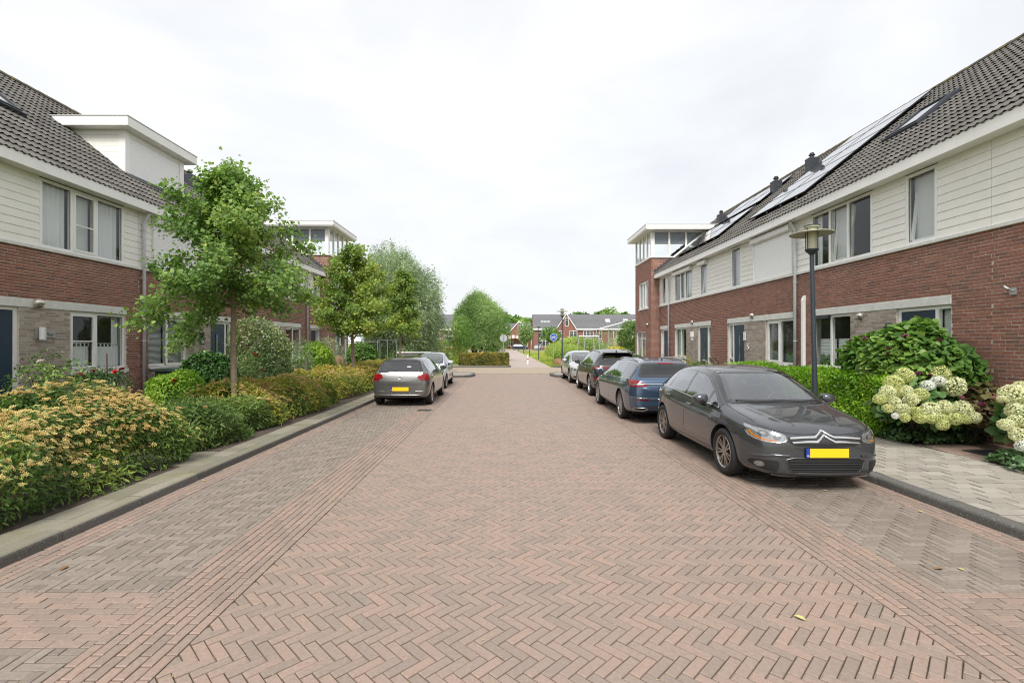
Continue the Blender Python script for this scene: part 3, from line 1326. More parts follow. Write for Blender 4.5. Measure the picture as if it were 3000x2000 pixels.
def solar_array(house, s, xf, d0, ya, yb, rows, cols, pl=1.0, pw=1.66):
    """panels landscape: pl up the slope, pw along y"""
    o, u, v, n, M = roof_frame(s, xf)
    e = M.to_euler()
    mb = MB()
    mb.mi = 0
    g = .012
    mb.box(0, pw - .02, 0, pl - .02, 0, .004)
    mb.box(0, pw - .02, 0, .02, .0045, .036)
    mb.box(0, pw - .02, pl - .04, pl - .02, .0045, .036)
    mb.box(0, .02, .02, pl - .04, .0045, .036)
    mb.box(pw - .04, pw - .02, .02, pl - .04, .0045, .036)
    frame = mb.mesh('solar_panel', M_SOLARFRAME)
    gl = MB()
    gl.box(.021, pw - .041, .021, pl - .041, .0206, .032)
    glass = gl.mesh('solar_cells', M_SOLAR)
    for i in range(cols):
        for j in range(rows):
            yy = ya + i * pw if s < 0 else ya + (i + 1) * pw
            q = roof_pt(s, xf, d0 + j * pl, yy, .13)
            ob = link('solar_panel', frame, house, loc=q, rot=e, world_coords=True)
            link('cells', glass, ob)
    rails = MB()
    for i in range(cols * 2):
        yy = ya + (i + .5) * pw / 2
        a, b = roof_pt(s, xf, d0 - .06, yy, .09), roof_pt(s, xf, d0 + rows * pl + .02, yy, .09)
        rails.tube([a, b], .025, 6)
    rails.build('panel_rail', M_SOLARFRAME, house)


def roof_window(house, s, xf, x_low, ya, yb, ln=1.3, open_deg=14):
    o, u, v, n, M = roof_frame(s, xf)
    d0 = slope_of(xf, x_low)
    W = yb - ya
    q = roof_pt(s, xf, d0, ya if s < 0 else yb, .03)
    ob = MB()
    for (a, b, c, d) in ((-.04, W + .04, -.05, .03), (-.04, W + .04, ln - .03, ln + .05), (-.04, .03, .03, ln - .03), (W - .03, W + .04, .03, ln - .03)):
        ob.box(a, b, c, d, -.02, .085)
    fr = link('roof_window', ob.mesh('roof_window', M_DARKMETAL), house, loc=q, rot=M.to_euler(), world_coords=True)
    sb = MB()
    for (a, b, c, d) in ((.03, W - .03, -ln / 2 + .03, -ln / 2 + .1), (.03, W - .03, ln / 2 - .1, ln / 2 - .03), (.03, .09, -ln / 2 + .1, ln / 2 - .1), (W - .09, W - .03, -ln / 2 + .1, ln / 2 - .1)):
        sb.box(a, b, c, d, 0, .06)
    sm = link('sash', sb.mesh('sash', M_DARKMETAL), fr, loc=(0, ln / 2, .05), rot=(R(-open_deg), 0, 0))
    gb = MB()
    gb.box(.085, W - .085, -ln / 2 + .095, ln / 2 - .095, .02, .03)
    link('pane', gb.mesh('pane', mat('roof_glass', (.03, .035, .04), .05, spec=.9, ior=1.9, coat=1)), fr, loc=(0, ln / 2, .05), rot=(R(-open_deg), 0, 0))


def chimney(house, s, xf, x, y, w=.33, h=.78):
    z = Z_EAVE + SLOPE * (x - (xf - .32))
    mb = MB(s)
    mb.bevbox(x - w / 2, x + w / 2, y - w / 2, y + w / 2, z - .5, z + h * .62, .012)
    for k in range(3):
        zz = z + h * .62 - .08 - k * .1
        mb.box(x - w / 2 - .004, x + w / 2 + .004, y - w / 2 - .004, y + w / 2 + .004, zz, zz + .05)
    o = mb.build('chimney', M_DARKMETAL, house)
    c = MB(s)
    c.lathe([(.001, z + h * .62), (.07, z + h * .62), (.07, z + h * .75), (.11, z + h * .75), (.11, z + h * .79), (.075, z + h * .8), (.075, z + h * .87), (.001, z + h * .88)], (x, y, 0), 14)
    c.build('flue_cap', M_DARKMETAL, o)


def downpipe(house, s, xf, y, r=.042):
    mb = MB(s)
    mb.tube([(xf - .2, y, Z_SOFFIT + .05), (xf - .2, y, Z_SOFFIT - .06), (xf - .07, y, Z_SOFFIT - .26), (xf - .07, y, Z_SOFFIT - .4), (xf - .07, y, .12)], r, 12)
    o = mb.build('downpipe', M_ZINC, house, smooth=True)
    for z in (1.9, 3.6, 4.9):
        b = MB(s)
        b.lathe([(r + .002, z), (r + .008, z), (r + .008, z + .03), (r + .002, z + .03)], (xf - .07, y, 0), 12)
        b.box(xf - .03, xf + .01, y - .01, y + .01, z, z + .03)
        b.build('bracket', M_ZINC, o)
    return o


def door_unit(house, s, xf, fn, d0, d1, door_d, light_d, handle=True):
    """white frame, blue leaf with a narrow pane, side light. fn maps d (from party line) to y"""
    x = xf + .05
    mb = MB(s)
    z0, z1 = .12, ZL0

    def bar(a, b, c, d, x0=0, x1=.08):
        ya, yb = sorted((fn(a), fn(b)))
        mb.box(x + x0, x + x1, ya, yb, c, d)
    bar(d0, d1, z1 - .07, z1)
    bar(d0, d0 + .065, z0, z1 - .07)
    bar(d1 - .065, d1, z0, z1 - .07)
    if light_d:
        bar(door_d[1], light_d[0], z0, z1 - .07)
        bar(light_d[0], light_d[1], 1.25, 1.32)
        bar(light_d[0], light_d[1], z0, z0 + .1)
    f = mb.build('door_frame', M_WHITE, house)
    ya, yb = sorted((fn(door_d[0]), fn(door_d[1])))
    leaf = MB(s)
    leaf.bevbox(x + .02, x + .065, ya, yb, z0 + .01, z1 - .07, .003)
    dd = leaf.build('door', M_DOOR, house)
    # narrow pane with a raised bead
    ym = ya + (yb - ya) * .5
    b = MB(s)
    for (a0, a1, c0, c1) in ((ym - .09, ym + .09, .72, .745), (ym - .09, ym + .09, 2.155, 2.18), (ym - .09, ym - .065, .745, 2.155), (ym + .065, ym + .09, .745, 2.155)):
        b.box(x + .008, x + .022, a0, a1, c0, c1)
    b.build('pane_bead', M_DOOR, dd)
    g = MB(s)
    g.box(x + .014, x + .019, ym - .065, ym + .065, .745, 2.155)
    g.build('pane', mat('door_glass', (.09, .11, .10), .06, spec=.7, coat=1), dd)
    h = MB(s)
    yh = fn(door_d[1] - .08)
    h.box(x + .004, x + .02, yh - .02, yh + .02, 1.02, 1.24)
    h.tube([(x - .04, yh, 1.13), (x - .04, fn(door_d[1] - .2), 1.13)], .011, 8)
    h.tube([(x + .01, yh, 1.13), (x - .04, yh, 1.13)], .011, 8)
    h.build('handle', M_CHROME, dd)
    lb = MB(s)
    lb.box(x + .012, x + .02, ym - .16, ym + .16, .48, .54)
    lb.build('letterbox', M_CHROME, dd)
    if light_d:
        for (c0, c1) in ((z0 + .1, 1.25), (1.32, z1 - .07)):
            ya, yb = sorted((fn(light_d[0]), fn(light_d[1])))
            g = MB(s)
            g.poly([(x + .036, yb, c0), (x + .036, ya, c0), (x + .036, ya, c1), (x + .036, yb, c1)])
            g.build('side_pane', M_GLASS, f)
            g = MB(s)
            g.box(x + .12, x + .13, ya, yb, c0, c1)
            g.build('side_curtain', M_BLIND, f)


def house(name, label, s, xf, p, dr, o):
    """p: party line; dr: +1 grows towards +y. o: options"""
    fn = lambda d: p + dr * d
    y0, y1 = sorted((fn(0), fn(5.4)))
    H = thing(name, label, 'house', (s * xf, (y0 + y1) / 2, 0), 0, 'terraced houses along the street')
    win = o.get('win', (.42, 1.94))
    pan = o.get('panel', (.42, 3.34))
    door = o.get('door', (3.34, 4.64))
    lint = o.get('lintel', [(.42, 4.64)])
    tri = o.get('triple', (.42, 2.66))
    nar = o.get('narrow', (3.58, 4.34))
    tower = o.get('tower')

    def rg(a):
        return tuple(sorted((fn(a[0]), fn(a[1]))))
    holes = []
    if win:
        holes.append((*rg(win), 1.2, ZL0))
    if door:
        holes.append((*rg(door), .1, ZL0))
    for l in lint:
        holes.append((*rg(l), ZL0, ZL1))
    PT = lambda a, ou, z: (xf - ou, a, z)
    # ground floor: mortar body and bricks
    wy = rg((0, tower[0])) if tower else (y0, y1)
    mb = MB(s)
    wall_cells(mb, PT, wy[0], wy[1], .0, Z_BAND, [h for h in holes if h[3] <= ZL0 + .001], -.005, -.28)
    W = mb.build('wall', M_MORTAR, H, fix=False)
    zones = {'red': [], 'grey': []}
    brick_rows(zones, PT, wy[0], wy[1], .1, Z_BAND - .012, holes, rg(pan) if pan else None, seed=int(p * 10) + (0 if s > 0 else 500) + dr)
    nb = o.get('n_brick', 0)
    emit_bricks(W, zones['red'], 'brickwork', M_BRICK, nb, s, front=xf)
    emit_bricks(W, zones['grey'], 'grey_brickwork', M_BRICKG, min(nb, 120), s, front=xf)
    # lintels and sills
    for l in lint:
        a, b = rg(l)
        mid = a + (b - a) * .42
        for (q, r_) in (((a, mid - .002), (mid + .002, b)) if b - a > 2 else ((a, b),)):
            t = MB(s)
            t.bevbox(xf - .012, xf + .2, q, r_, ZL0 + .004, ZL1, .006)
            t.build('lintel', M_CONC, H)
    a, b = rg((0, tower[0])) if tower else (y0, y1)
    for k in range(5):
        q, r_ = a + (b - a) * k / 5, a + (b - a) * (k + 1) / 5
        t = MB(s)
        t.bevbox(xf - .05, xf + .12, q + .001, r_ - .001, Z_BAND - .01, Z_BAND + .06, .006)
        t.build('sill_band', M_CONC, H)
    if win:
        a, b = rg(win)
        t = MB(s)
        t.bevbox(xf - .06, xf + .1, a - .02, b + .02, 1.115, 1.195, .008)
        t.build('sill', M_CONC, H)
        window_unit(H, s, xf + .05, a, b, 1.2, ZL0, **o.get('winopt', dict(cuts=(.5,), curtains=())))
    if door:
        door_unit(H, s, xf, fn, door[0], door[1], o.get('leaf', (door[0] + .065, door[0] + .9)), o.get('light', (door[0] + .97, door[1] - .065)))
    # first floor
    fh = []
    zb, zt = Z_BAND + .06, Z_SOFFIT
    if tri:
        fh.append((*rg(tri), zb, zt - .02))
    if nar:
        fh.append((*rg(nar), zb, zt - .02))
    mb = MB(s)
    wall_cells(mb, PT, wy[0], wy[1], zb, zt + .1, fh, -.022, -.28)
    U = mb.build('upper_wall', M_LEAD, H, fix=False)
    segs = [(wy[0], wy[1])]
    for h in fh:
        nv = []
        for (q, r_) in segs:
            if h[1] <= q or h[0] >= r_:
                nv.append((q, r_))
            else:
                if h[0] - q > .03:
                    nv.append((q, h[0]))
                if r_ - h[1] > .03:
                    nv.append((h[1], r_))
        segs = nv
    nrow = 9
    ph = (zt - zb) / nrow
    for (q, r_) in segs:
        for k in range(nrow):
            za = zb + k * ph + .004
            t = MB(s)
            t.faces([(xf - .006, q + .003, za), (xf - .006, r_ - .003, za), (xf + .02, r_ - .003, za), (xf + .02, q + .003, za),
                     (xf + .004, q + .003, za + ph - .003), (xf + .004, r_ - .003, za + ph - .003), (xf + .02, r_ - .003, za + ph - .003), (xf + .02, q + .003, za + ph - .003)],
                    [(0, 3, 2, 1), (4, 5, 6, 7), (0, 1, 5, 4), (1, 2, 6, 5), (2, 3, 7, 6), (3, 0, 4, 7)])
            t.build('board', M_SIDING, U)
    if tri:
        a, b = rg(tri)
        window_unit(H, s, xf + .0, a, b, zb, zt - .02, **o.get('triopt', dict(cuts=(.36, .66), sash=(1,), curtains=())))
        if o.get('shutter'):
            shutter_unit(H, s, xf - .002, a + .03, b - .03, zb, zt - .02, box_only=(o['shutter'] == 'box'))
    if nar:
        a, b = rg(nar)
        window_unit(H, s, xf + .0, a, b, zb, zt - .02, **o.get('naropt', dict(curtains=((0, 'grey'),), ajar=0)))
        if o.get('nar_shutter'):
            shutter_unit(H, s, xf - .002, a + .03, b - .03, zb, zt - .02, box_only=True)
    # eaves
    t = MB(s)
    ey = wy if tower else (y0, y1)
    t.box(xf - .32, xf - .28, ey[0] + .001, ey[1] - .001, Z_SOFFIT - .005, Z_EAVE + .035)
    fa = t.build('fascia', M_WHITE, H)
    t = MB(s)
    t.box(xf - .327, xf - .285, ey[0] + .001, ey[1] - .001, Z_EAVE + .036, Z_EAVE + .05)
    t.build('edge_trim', M_DARKMETAL, fa)
    t = MB(s)
    t.box(xf - .279, xf - .001, ey[0], ey[1], Z_SOFFIT, Z_SOFFIT + .02)
    t.build('soffit', M_WHITE, H)
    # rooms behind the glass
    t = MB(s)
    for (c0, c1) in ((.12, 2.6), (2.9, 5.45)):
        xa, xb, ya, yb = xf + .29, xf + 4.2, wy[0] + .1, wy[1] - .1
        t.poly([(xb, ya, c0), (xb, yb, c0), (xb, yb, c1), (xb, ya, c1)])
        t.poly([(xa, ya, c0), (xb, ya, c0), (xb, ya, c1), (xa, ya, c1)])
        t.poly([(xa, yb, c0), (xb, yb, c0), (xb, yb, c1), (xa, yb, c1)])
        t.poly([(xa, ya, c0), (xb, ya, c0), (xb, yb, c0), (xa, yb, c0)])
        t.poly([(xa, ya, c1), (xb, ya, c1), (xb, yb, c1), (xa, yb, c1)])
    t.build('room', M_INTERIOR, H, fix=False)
    if not o.get('no_roof'):
        roof(H, s, xf, y0, y1, o.get('n_tile', 0), o.get('skip'))
    if o.get('pipe') is not None:
        downpipe(H, s, xf, fn(o['pipe']))
    if tower:
        build_tower(H, s, xf, fn, tower, o)
    return H, fn


def build_tower(H, s, xf, fn, tower, o):
    xt = xf - .45
    ya, yb = sorted((fn(tower[0]), fn(tower[1])))
    z1 = 6.55
    PT = lambda a, ou, z: (xt - ou, a, z)
    PN = lambda a, ou, z: (a, ya - ou, z)
    g = tuple(sorted((fn(tower[0] + 1.1), fn(tower[0] + 2.95))))
    f = tuple(sorted((fn(tower[0] + .55), fn(tower[0] + 2.4))))
    holes = [(*g, 1.0, 2.55), (*f, 3.86, 5.4)]
    mb = MB(s)
    wall_cells(mb, PT, ya + .01, yb, 0, z1, holes, -.005, -.28)
    wall_cells(mb, PN, xt + .01, xf + 3.2, 0, z1, [], -.005, -.2)
    mb.poly([(xt, yb, 0), (xf + 8, yb, 0), (xf + 8, yb, z1), (xt, yb, z1)])
    mb.poly([(xf + 3, yb, z1), (xf + 8, yb, z1), (xf + 4.75, yb, 9.6)])
    W = mb.build('tower_wall', M_MORTAR, H, fix=False)
    zones = {'red': [], 'grey': []}
    brick_rows(zones, PT, ya, yb, .1, z1, holes, None, seed=77)
    brick_rows(zones, PN, xt + .012, xf + .0, .1, 5.4, [], None, seed=78)
    brick_rows(zones, PN, xt + .012, xf + 1.0, 5.42, z1, [], None, seed=79)
    emit_bricks(W, zones['red'], 'brickwork', M_BRICK, 0, s)
    for (h, zz) in ((g, 1.0), (f, 3.86)):
        t = MB(s)
        t.bevbox(xt - .05, xt + .1, h[0] - .03, h[1] + .03, zz - .08, zz, .006)
        t.build('sill', M_CONC, H)
    window_unit(H, s, xt + .05, *g, 1.0, 2.55, cuts=(.5,), curtains=((0, 'grey'),))
    window_unit(H, s, xt + .05, *f, 3.86, 5.4, cuts=(.34, .66), sash=(1,), curtains=((0, 'sheer'), (2, 'sides')))
    # stepped lead where the tiles meet the brick
    fl = MB(s)
    for k in range(9):
        x0 = xf - .3 + k * .16
        zr = Z_EAVE + SLOPE * (x0 - (xf - .32))
        fl.box(x0, x0 + .17, ya - .016, ya - .006, zr - .05, min(zr + .3, z1 - .01))
    fl.build('stepped_flashing', M_LEAD, H)
    # glazed roof room
    zg = 8.02
    t = MB(s)
    t.bevbox(xt - .06, xf + 1.35, ya - .06, ya + .1, z1, z1 + .075, .005)
    t.bevbox(xt - .06, xt + .1, ya + .1, yb, z1, z1 + .075, .005)
    rm = t.build('roof_room', M_WHITE, H)

    def post(x0, x1, a, b, zz0=z1 + .07, zz1=zg):
        q = MB(s)
        q.box(x0, x1, a, b, zz0, zz1)
        q.build('post', M_WHITE, rm)
    post(xt, xt + .19, ya, ya + .19)
    post(xt, xt + .1, yb - .12, yb)
    for k in (1, 2, 3):
        yy = ya + .14 + (yb - ya - .26) * k / 4
        post(xt + .005, xt + .09, yy - .055, yy + .055)
    xs = [xt + .14, xt + 1.0, xt + 1.93, xt + 2.9]

    def zroof(x):
        return max(z1 + .07, Z_EAVE + SLOPE * (x - (xf - .32)) + .12)
    for x in xs[1:]:
        post(x - .05, x + .05, ya + .005, ya + .085, zroof(x))
    for i, (x0, x1) in enumerate(zip(xs[:-1], xs[1:])):
        q = MB(s)
        za, zb_ = zroof(x0), zroof(x1)
        if za < z1 + .08:
            xk = xf - .32 + (z1 + .07 - .12 - Z_EAVE) / SLOPE
            pts = [(x0, z1 + .07), (min(max(xk, x0), x1), z1 + .07), (x1, zb_), (x1, zg), (x0, zg)]
        else:
            pts = [(x0, za), (x1, zb_), (x1, zg), (x0, zg)]
        q.poly([(a, ya + .045, b) for (a, b) in pts])
        q.build('pane', M_GLASS, rm)
    for i, (x0, x1) in enumerate(zip(xs[:-1], xs[1:])):
        q = MB(s)
        q.box(x0 + .03, x1 - .03, ya + .10, ya + .11, zg - .68, zg - .02)  # added dark panels, not blinds: the dim room behind is put into their colour
        q.build('blind_or_panel', mat('dim_interior_panel', (.22, .24, .27), .8), rm)
        q = MB(s)
        q.box(x0 + .02, x1 - .02, ya + .02, ya + .07, zg - .075, zg)
        q.build('window_head', M_WHITE, rm)
    # sloping trim where the glass meets the roof
    q = MB(s)
    xk = xf - .32 + (z1 - .05 - Z_EAVE) / SLOPE
    xe = xt + 3.3
    q.faces([(xk, ya - .02, zroof(xk) - .1), (xk, ya + .09, zroof(xk) - .1), (xe, ya + .09, zroof(xe) - .1), (xe, ya - .02, zroof(xe) - .1),
             (xk, ya - .02, zroof(xk) + .05), (xk, ya + .09, zroof(xk) + .05), (xe, ya + .09, zroof(xe) + .05), (xe, ya - .02, zroof(xe) + .05)],
            [(0, 3, 2, 1), (4, 5, 6, 7), (0, 1, 5, 4), (1, 2, 6, 5), (2, 3, 7, 6), (3, 0, 4, 7)])
    q.build('sloping_trim', M_WHITE, rm)
    for k in range(4):
        a = ya + .14 + (yb - ya - .26) * k / 4 + .03
        b = ya + .14 + (yb - ya - .26) * (k + 1) / 4 - .03
        q = MB(s)
        q.poly([(xt + .04, b, z1 + .075), (xt + .04, a, z1 + .075), (xt + .04, a, zg), (xt + .04, b, zg)])
        q.build('pane', M_GLASS, rm)
    q = MB(s)
    q.box(xt + .3, xf + 3.6, ya + .25, yb - .02, z1 - .1, z1 + .02)
    q.build('floor', M_INTERIOR, rm)
    q = MB(s)                                      # far glass wall lets the sky through: posts only
    q.box(xt + .1, xf + 3.4, yb - .08, yb, z1, z1 + .5)
    q.build('back_parapet', M_BLIND, rm)
    q = MB(s)
    q.bevbox(xt - .40, xf + 3.35, ya - .42, yb + .3, zg, zg + .05, .01)
    q.bevbox(xt - .42, xf + 3.35, ya - .44, yb + .32, zg + .052, zg + .26, .012)
    rf = q.build('flat_roof', M_WHITE, H)
    q = MB(s)
    q.box(xt - .43, xf + 3.36, ya - .45, yb + .33, zg + .261, zg + .29)
    q.build('roof_edge', M_GREYFRAME, rf)


XR, XL = 8.5, 9.9
GR_ = 'terraced houses along the street'
# ---- right row
house('terraced_house', 'brick terraced house at the right edge, only a strip of wall in view', 1, XR, 3.05, 1, dict(n_brick=40, n_tile=0, winopt=dict(cuts=(.5,))))
H1, f1 = house('terraced_house', 'right-hand brick house behind the hydrangeas with a single roof window', 1, XR, 13.85, -1,
               dict(n_brick=300, n_tile=300, winopt=dict(cuts=(.5,), sash=(), curtains=((None, 'pleated'), (None, 'plant'))),
                    triopt=dict(cuts=(.36, .66), sash=(), curtains=((1, 'grey'), (2, 'sides')), ajar=1), naropt=dict(curtains=((0, 'grey'),), ajar=0)))
H2, f2 = house('terraced_house', 'right-hand brick house number 5 with the large roller shutter lowered upstairs', 1, XR, 13.85, 1,
               dict(n_brick=250, n_tile=300, pipe=.22, shutter='full', winopt=dict(cuts=(.5,), sash=(1,), curtains=((None, 'slats_dark'), (None, 'plant'))),
                    naropt=dict(curtains=((0, 'grey'),))))
H3, f3 = house('terraced_house', 'right-hand brick house between number 5 and the glazed corner tower', 1, XR, 24.65, -1,
               dict(n_tile=300, shutter='box', nar_shutter=True, winopt=dict(cuts=(.5,), curtains=((1, 'sides'),)),
                    triopt=dict(cuts=(.36, .66), sash=(1,), curtains=((1, 'grey'), (0, 'sides'))), naropt=dict(curtains=((0, 'grey'),), ajar=0)))
H4, f4 = house('terraced_house', 'end brick house on the right with a glazed roof room on its tower', 1, XR, 24.65, 1,
               dict(n_tile=120, win=None, panel=None, door=(.65, 1.75), leaf=(.72, 1.42), light=(1.47, 1.69), lintel=[(.6, 1.85)], triple=None, narrow=(.95, 1.55),
                    pipe=.3, tower=(2.0, 5.25)))
# ---- left row
house('terraced_house', 'brick terraced house beside the camera on the left, out of view', -1, XL, 2.25, 1, dict(n_tile=0))


def skip_dormer(d, y):
    return 13.95 < y < 16.45 and slope_of(XL, 11.0) - .15 < d < slope_of(XL, 13.3)


A1, g1 = house('terraced_house', 'left-hand brick house nearest the camera with white net curtains upstairs', -1, XL, 13.05, -1,
               dict(n_brick=300, n_tile=300, pipe=-.12, door=(3.2, 4.45), panel=(.41, 3.2), win=(.41, 2.05), lintel=[(.41, 4.6)], triple=(.49, 2.77),
                    winopt=dict(cuts=(.46,), sash=(0,), bars=((0, .5),), curtains=((None, 'cafe'), (1, 'sides'))),
                    triopt=dict(cuts=(.34, .63), sash=(1,), bars=((1, .45),), curtains=((0, 'sheer'), (2, 'sheer'), (1, 'grey')))))
B1, g2 = house('terraced_house', 'left-hand brick house number 6 with a white roof dormer', -1, XL, 13.05, 1,
               dict(n_brick=250, n_tile=280, skip=skip_dormer, shutter='full', door=(3.2, 4.45), panel=(.37, 3.2), win=(.37, 1.97), lintel=[(.37, 4.5)], triple=(.49, 2.77),
                    winopt=dict(cuts=(.5,), curtains=((None, 'slats'), (1, 'flowers')))))
C1, g3 = house('terraced_house', 'left-hand brick house behind the evergreen shrub beyond number 6', -1, XL, 23.85, -1,
               dict(n_tile=250, pipe=-.2, door=(3.2, 4.45), panel=(.41, 3.2), win=(.41, 2.0), lintel=[(.41, 4.6)], winopt=dict(cuts=(.5,)),
                    triopt=dict(cuts=(.36, .66), sash=(1,), curtains=((0, 'sides'), (2, 'grey')))))
D1, g4 = house('terraced_house', 'end brick house on the left with a glazed roof room on its tower', -1, XL, 23.85, 1,
               dict(n_tile=120, win=None, panel=None, door=(.8, 1.95), leaf=(.87, 1.58), light=(1.63, 1.88), lintel=[(.7, 2.0)], triple=None, narrow=(1.05, 1.65), tower=(2.0, 5.25)))

# ---- roof furniture
solar_array(H2, 1, XR, slope_of(XR, 8.95), 14.3, 17.6, 5, 2)
solar_array(H3, 1, XR, slope_of(XR, 8.95), 20.1, 25, 2, 3)
solar_array(H3, 1, XR, slope_of(XR, 10.85), 20.4, 25, 2, 3, pl=.95, pw=1.5)
roof_window(H1, 1, XR, 10.2, 11.9, 12.95, open_deg=0)
roof_window(A1, -1, XL, 11.8, 10.75, 11.8, open_deg=0)
chimney(H2, 1, XR, 11.7, 18.45)
chimney(H3, 1, XR, 11.4, 20.35)
chimney(H4, 1, XR, 11.3, 25.3)
chimney(C1, -1, XL, 12.85, 19.7)
chimney(B1, -1, XL, 12.9, 17.6) if False else None

# ---- dormer on house B (left)


def dormer():
    s, x0, ya, yb = -1, 11.0, 14.0, 16.5
    zr = lambda x: Z_EAVE + SLOPE * (x - (XL - .32))
    zb, zt = zr(x0) - .02, 8.02
    mb = MB(s)
    xe = XL - .32 + (zt - Z_EAVE) / SLOPE
    mb.faces([(x0 + .02, ya, zb), (x0 + .02, ya, zt), (xe, ya, zt)], [(0, 1, 2)])
    mb.faces([(x0 + .02, yb, zb), (x0 + .02, yb, zt), (xe, yb, zt)], [(0, 1, 2)])
    mb.faces([(x0 + .05, ya, zb), (x0 + .05, yb, zb), (x0 + .05, yb, zt), (x0 + .05, ya, zt)], [(0, 1, 2, 3)])
    D = mb.build('dormer', M_LEAD, B1, fix=False)
    for yy, sg in ((ya, -1), (yb, 1)):                 # cheek boards
        z = zb
        while z < zt - .02:
            z1 = min(z + .165, zt)
            xa = max(x0 + .16, x0 + .02)
            x1, x2 = XL - .32 + (z - Z_EAVE) / SLOPE, XL - .32 + (z1 - Z_EAVE) / SLOPE
            if x2 > xa + .02:
                t = MB(s)
                P_ = [(xa, z + .003), (max(x1, xa), z + .003), (x2, z1 - .003), (xa, z1 - .003)]
                t.prism(P_, 'y', yy, yy + sg * .02)
                t.build('board', M_SIDING, D)
            z = z1
    t = MB(s)
    for yy, sg in ((ya, 1), (yb, -1)):
        a, b = sorted((yy - sg * .024, yy + sg * .16))
        t.box(x0 - .02, x0 + .158, a, b, zb, zt)
    t.box(x0 - .01, x0 + .04, ya + .16, yb - .16, zt - .14, zt)
    t.build('corner_post', M_WHITE, D)
    sh = MB(s)
    z = zb + .06
    prof = []
    while z < zt - .14:
        prof += [(x0 + .013, z), (x0 + .008, z + .004), (x0 + .008, z + .037), (x0 + .013, z + .041)]
        z += .045
    n = len(prof)
    V = [(p_[0], ya + .16, p_[1]) for p_ in prof] + [(p_[0], yb - .16, p_[1]) for p_ in prof]
    sh.faces(V, [(i, n + i, n + i + 1, i + 1) for i in range(n - 1)])
    sh.build('roller_shutter', M_SHUTTER, D, fix=False)
    r_ = MB(s)
    r_.bevbox(x0 - .3, 13.2, ya - .3, yb + .3, zt, zt + .27, .012)
    rf = r_.build('dormer_roof', M_WHITE, D)
    e = MB(s)
    e.box(x0 - .31, 13.2, ya - .31, yb + .31, zt + .271, zt + .295)
    e.build('roof_edge', M_GREYFRAME, rf)
    fl = MB(s)                                     # lead strips along the cheeks and under the front
    for yy in (ya - .06, yb + .06):
        a, b = roof_pt(s, XL, slope_of(XL, x0 - .1), yy, .045), roof_pt(s, XL, slope_of(XL, xe), yy, .045)
        c, d = a + Vector((0, .12, 0)) * (1 if yy < ya else -1), b + Vector((0, .12, 0)) * (1 if yy < ya else -1)
        n0 = len(fl.V)
        fl.V += [tuple(a), tuple(b), tuple(d), tuple(c)]
        fl.T += [0] * 4
        fl.F.append((n0, n0 + 1, n0 + 2, n0 + 3))
        fl.M.append(0)
    a, b = roof_pt(s, XL, slope_of(XL, x0) - .22, ya - .12, .05), roof_pt(s, XL, slope_of(XL, x0) - .22, yb + .12, .05)
    c, d = roof_pt(s, XL, slope_of(XL, x0) + .05, yb + .12, .06), roof_pt(s, XL, slope_of(XL, x0) + .05, ya - .12, .06)
    n0 = len(fl.V)
    fl.V += [tuple(q) for q in (a, b, c, d)]
    fl.T += [0] * 4
    fl.F.append((n0, n0 + 1, n0 + 2, n0 + 3))
    fl.M.append(0)
    fl.build('flashing', M_LEAD, D, fix=False)


dormer()

# ---- small fittings on the facades


def cowl(house_, s, xf, y, z=2.72, r=.10):
    """round metal vent hood"""
    V, F = [], []
    n, m = 14, 7
    for j in range(m + 1):
        a = math.pi / 2 * j / m
        for i in range(n):
            t = 2 * math.pi * i / n
            k = 1.15 if math.sin(t) > -.2 else .75
            V.append((xf - .012 - r * 1.1 * math.sin(a) * k, y + r * math.cos(a) * math.cos(t), z + r * math.cos(a) * math.sin(t)))
    for j in range(m):
        for i in range(n):
            i2 = (i + 1) % n
            F.append((j * n + i, j * n + i2, (j + 1) * n + i2, (j + 1) * n + i))
    mb = MB(s)
    mb.faces(V, F)
    o = mb.build('vent_cowl', M_COWL, house_, smooth=True)
    k = MB(s)
    k.box(xf - .115, xf - .02, y - .05, y + .05, z - .085, z - .068)
    k.build('vent_slot', M_BLACK, o)


cowl(A1, -1, XL, 10.22, 2.69, .11)
cowl(H1, 1, XR, 11.55, 2.5, .075)
cowl(H2, 1, XR, 16.6, 2.8, .085)
cowl(H3, 1, XR, 21.9, 2.8, .08)
cowl(H4, 1, XR - .45, 27.3, 2.9, .08)


def wall_lamp(house_, s, xf, y, z):
    mb = MB(s)
    mb.box(xf - .03, xf - .005, y - .09, y + .09, z - .1, z + .1)
    o = mb.build('wall_lamp', M_STEEL, house_)
    g = MB(s)
    g.lathe([(.001, z - .13), (.055, z - .13), (.058, z - .12), (.058, z + .13), (.055, z + .14), (.001, z + .14)], (xf - .085, y, 0), 16)
    g.build('lamp_glass', M_LAMPGLASS, o, smooth=False)


wall_lamp(A1, -1, XL, 9.98 + .28, 2.05)
mb = MB(-1)
mb.box(XL - .025, XL - .006, 10.36, 10.62, 1.97, 2.13)
npl = mb.build('name_plate', M_STEEL, A1)
mb = MB(-1)
for k, (a, b, z) in enumerate(((10.42, 10.47, 2.07), (10.42, 10.58, 2.035), (10.44, 10.56, 2.01))):
    mb.box(XL - .028, XL - .025, a, b, z, z + .014)
mb.build('plate_lines', M_BLACK, npl)
mb = MB(-1)
mb.box(XL - .03, XL - .005, 15.65, 15.87, 1.82, 2.2)
pl = mb.build('number_plate', M_BLACK, B1)
text_mesh('6', .26, M_NUMW, B1, (-XL + .034 - (-XL), 15.77 - B1.location.y, 1.84), (R(90), 0, R(90)), 'CENTER', .002, name='house_number')
mb = MB(1)
mb.box(XR - .05, XR - .01, 17.05, 17.17, 1.95, 2.25)
mb.build('wall_lamp', M_LAMPGLASS, H2)
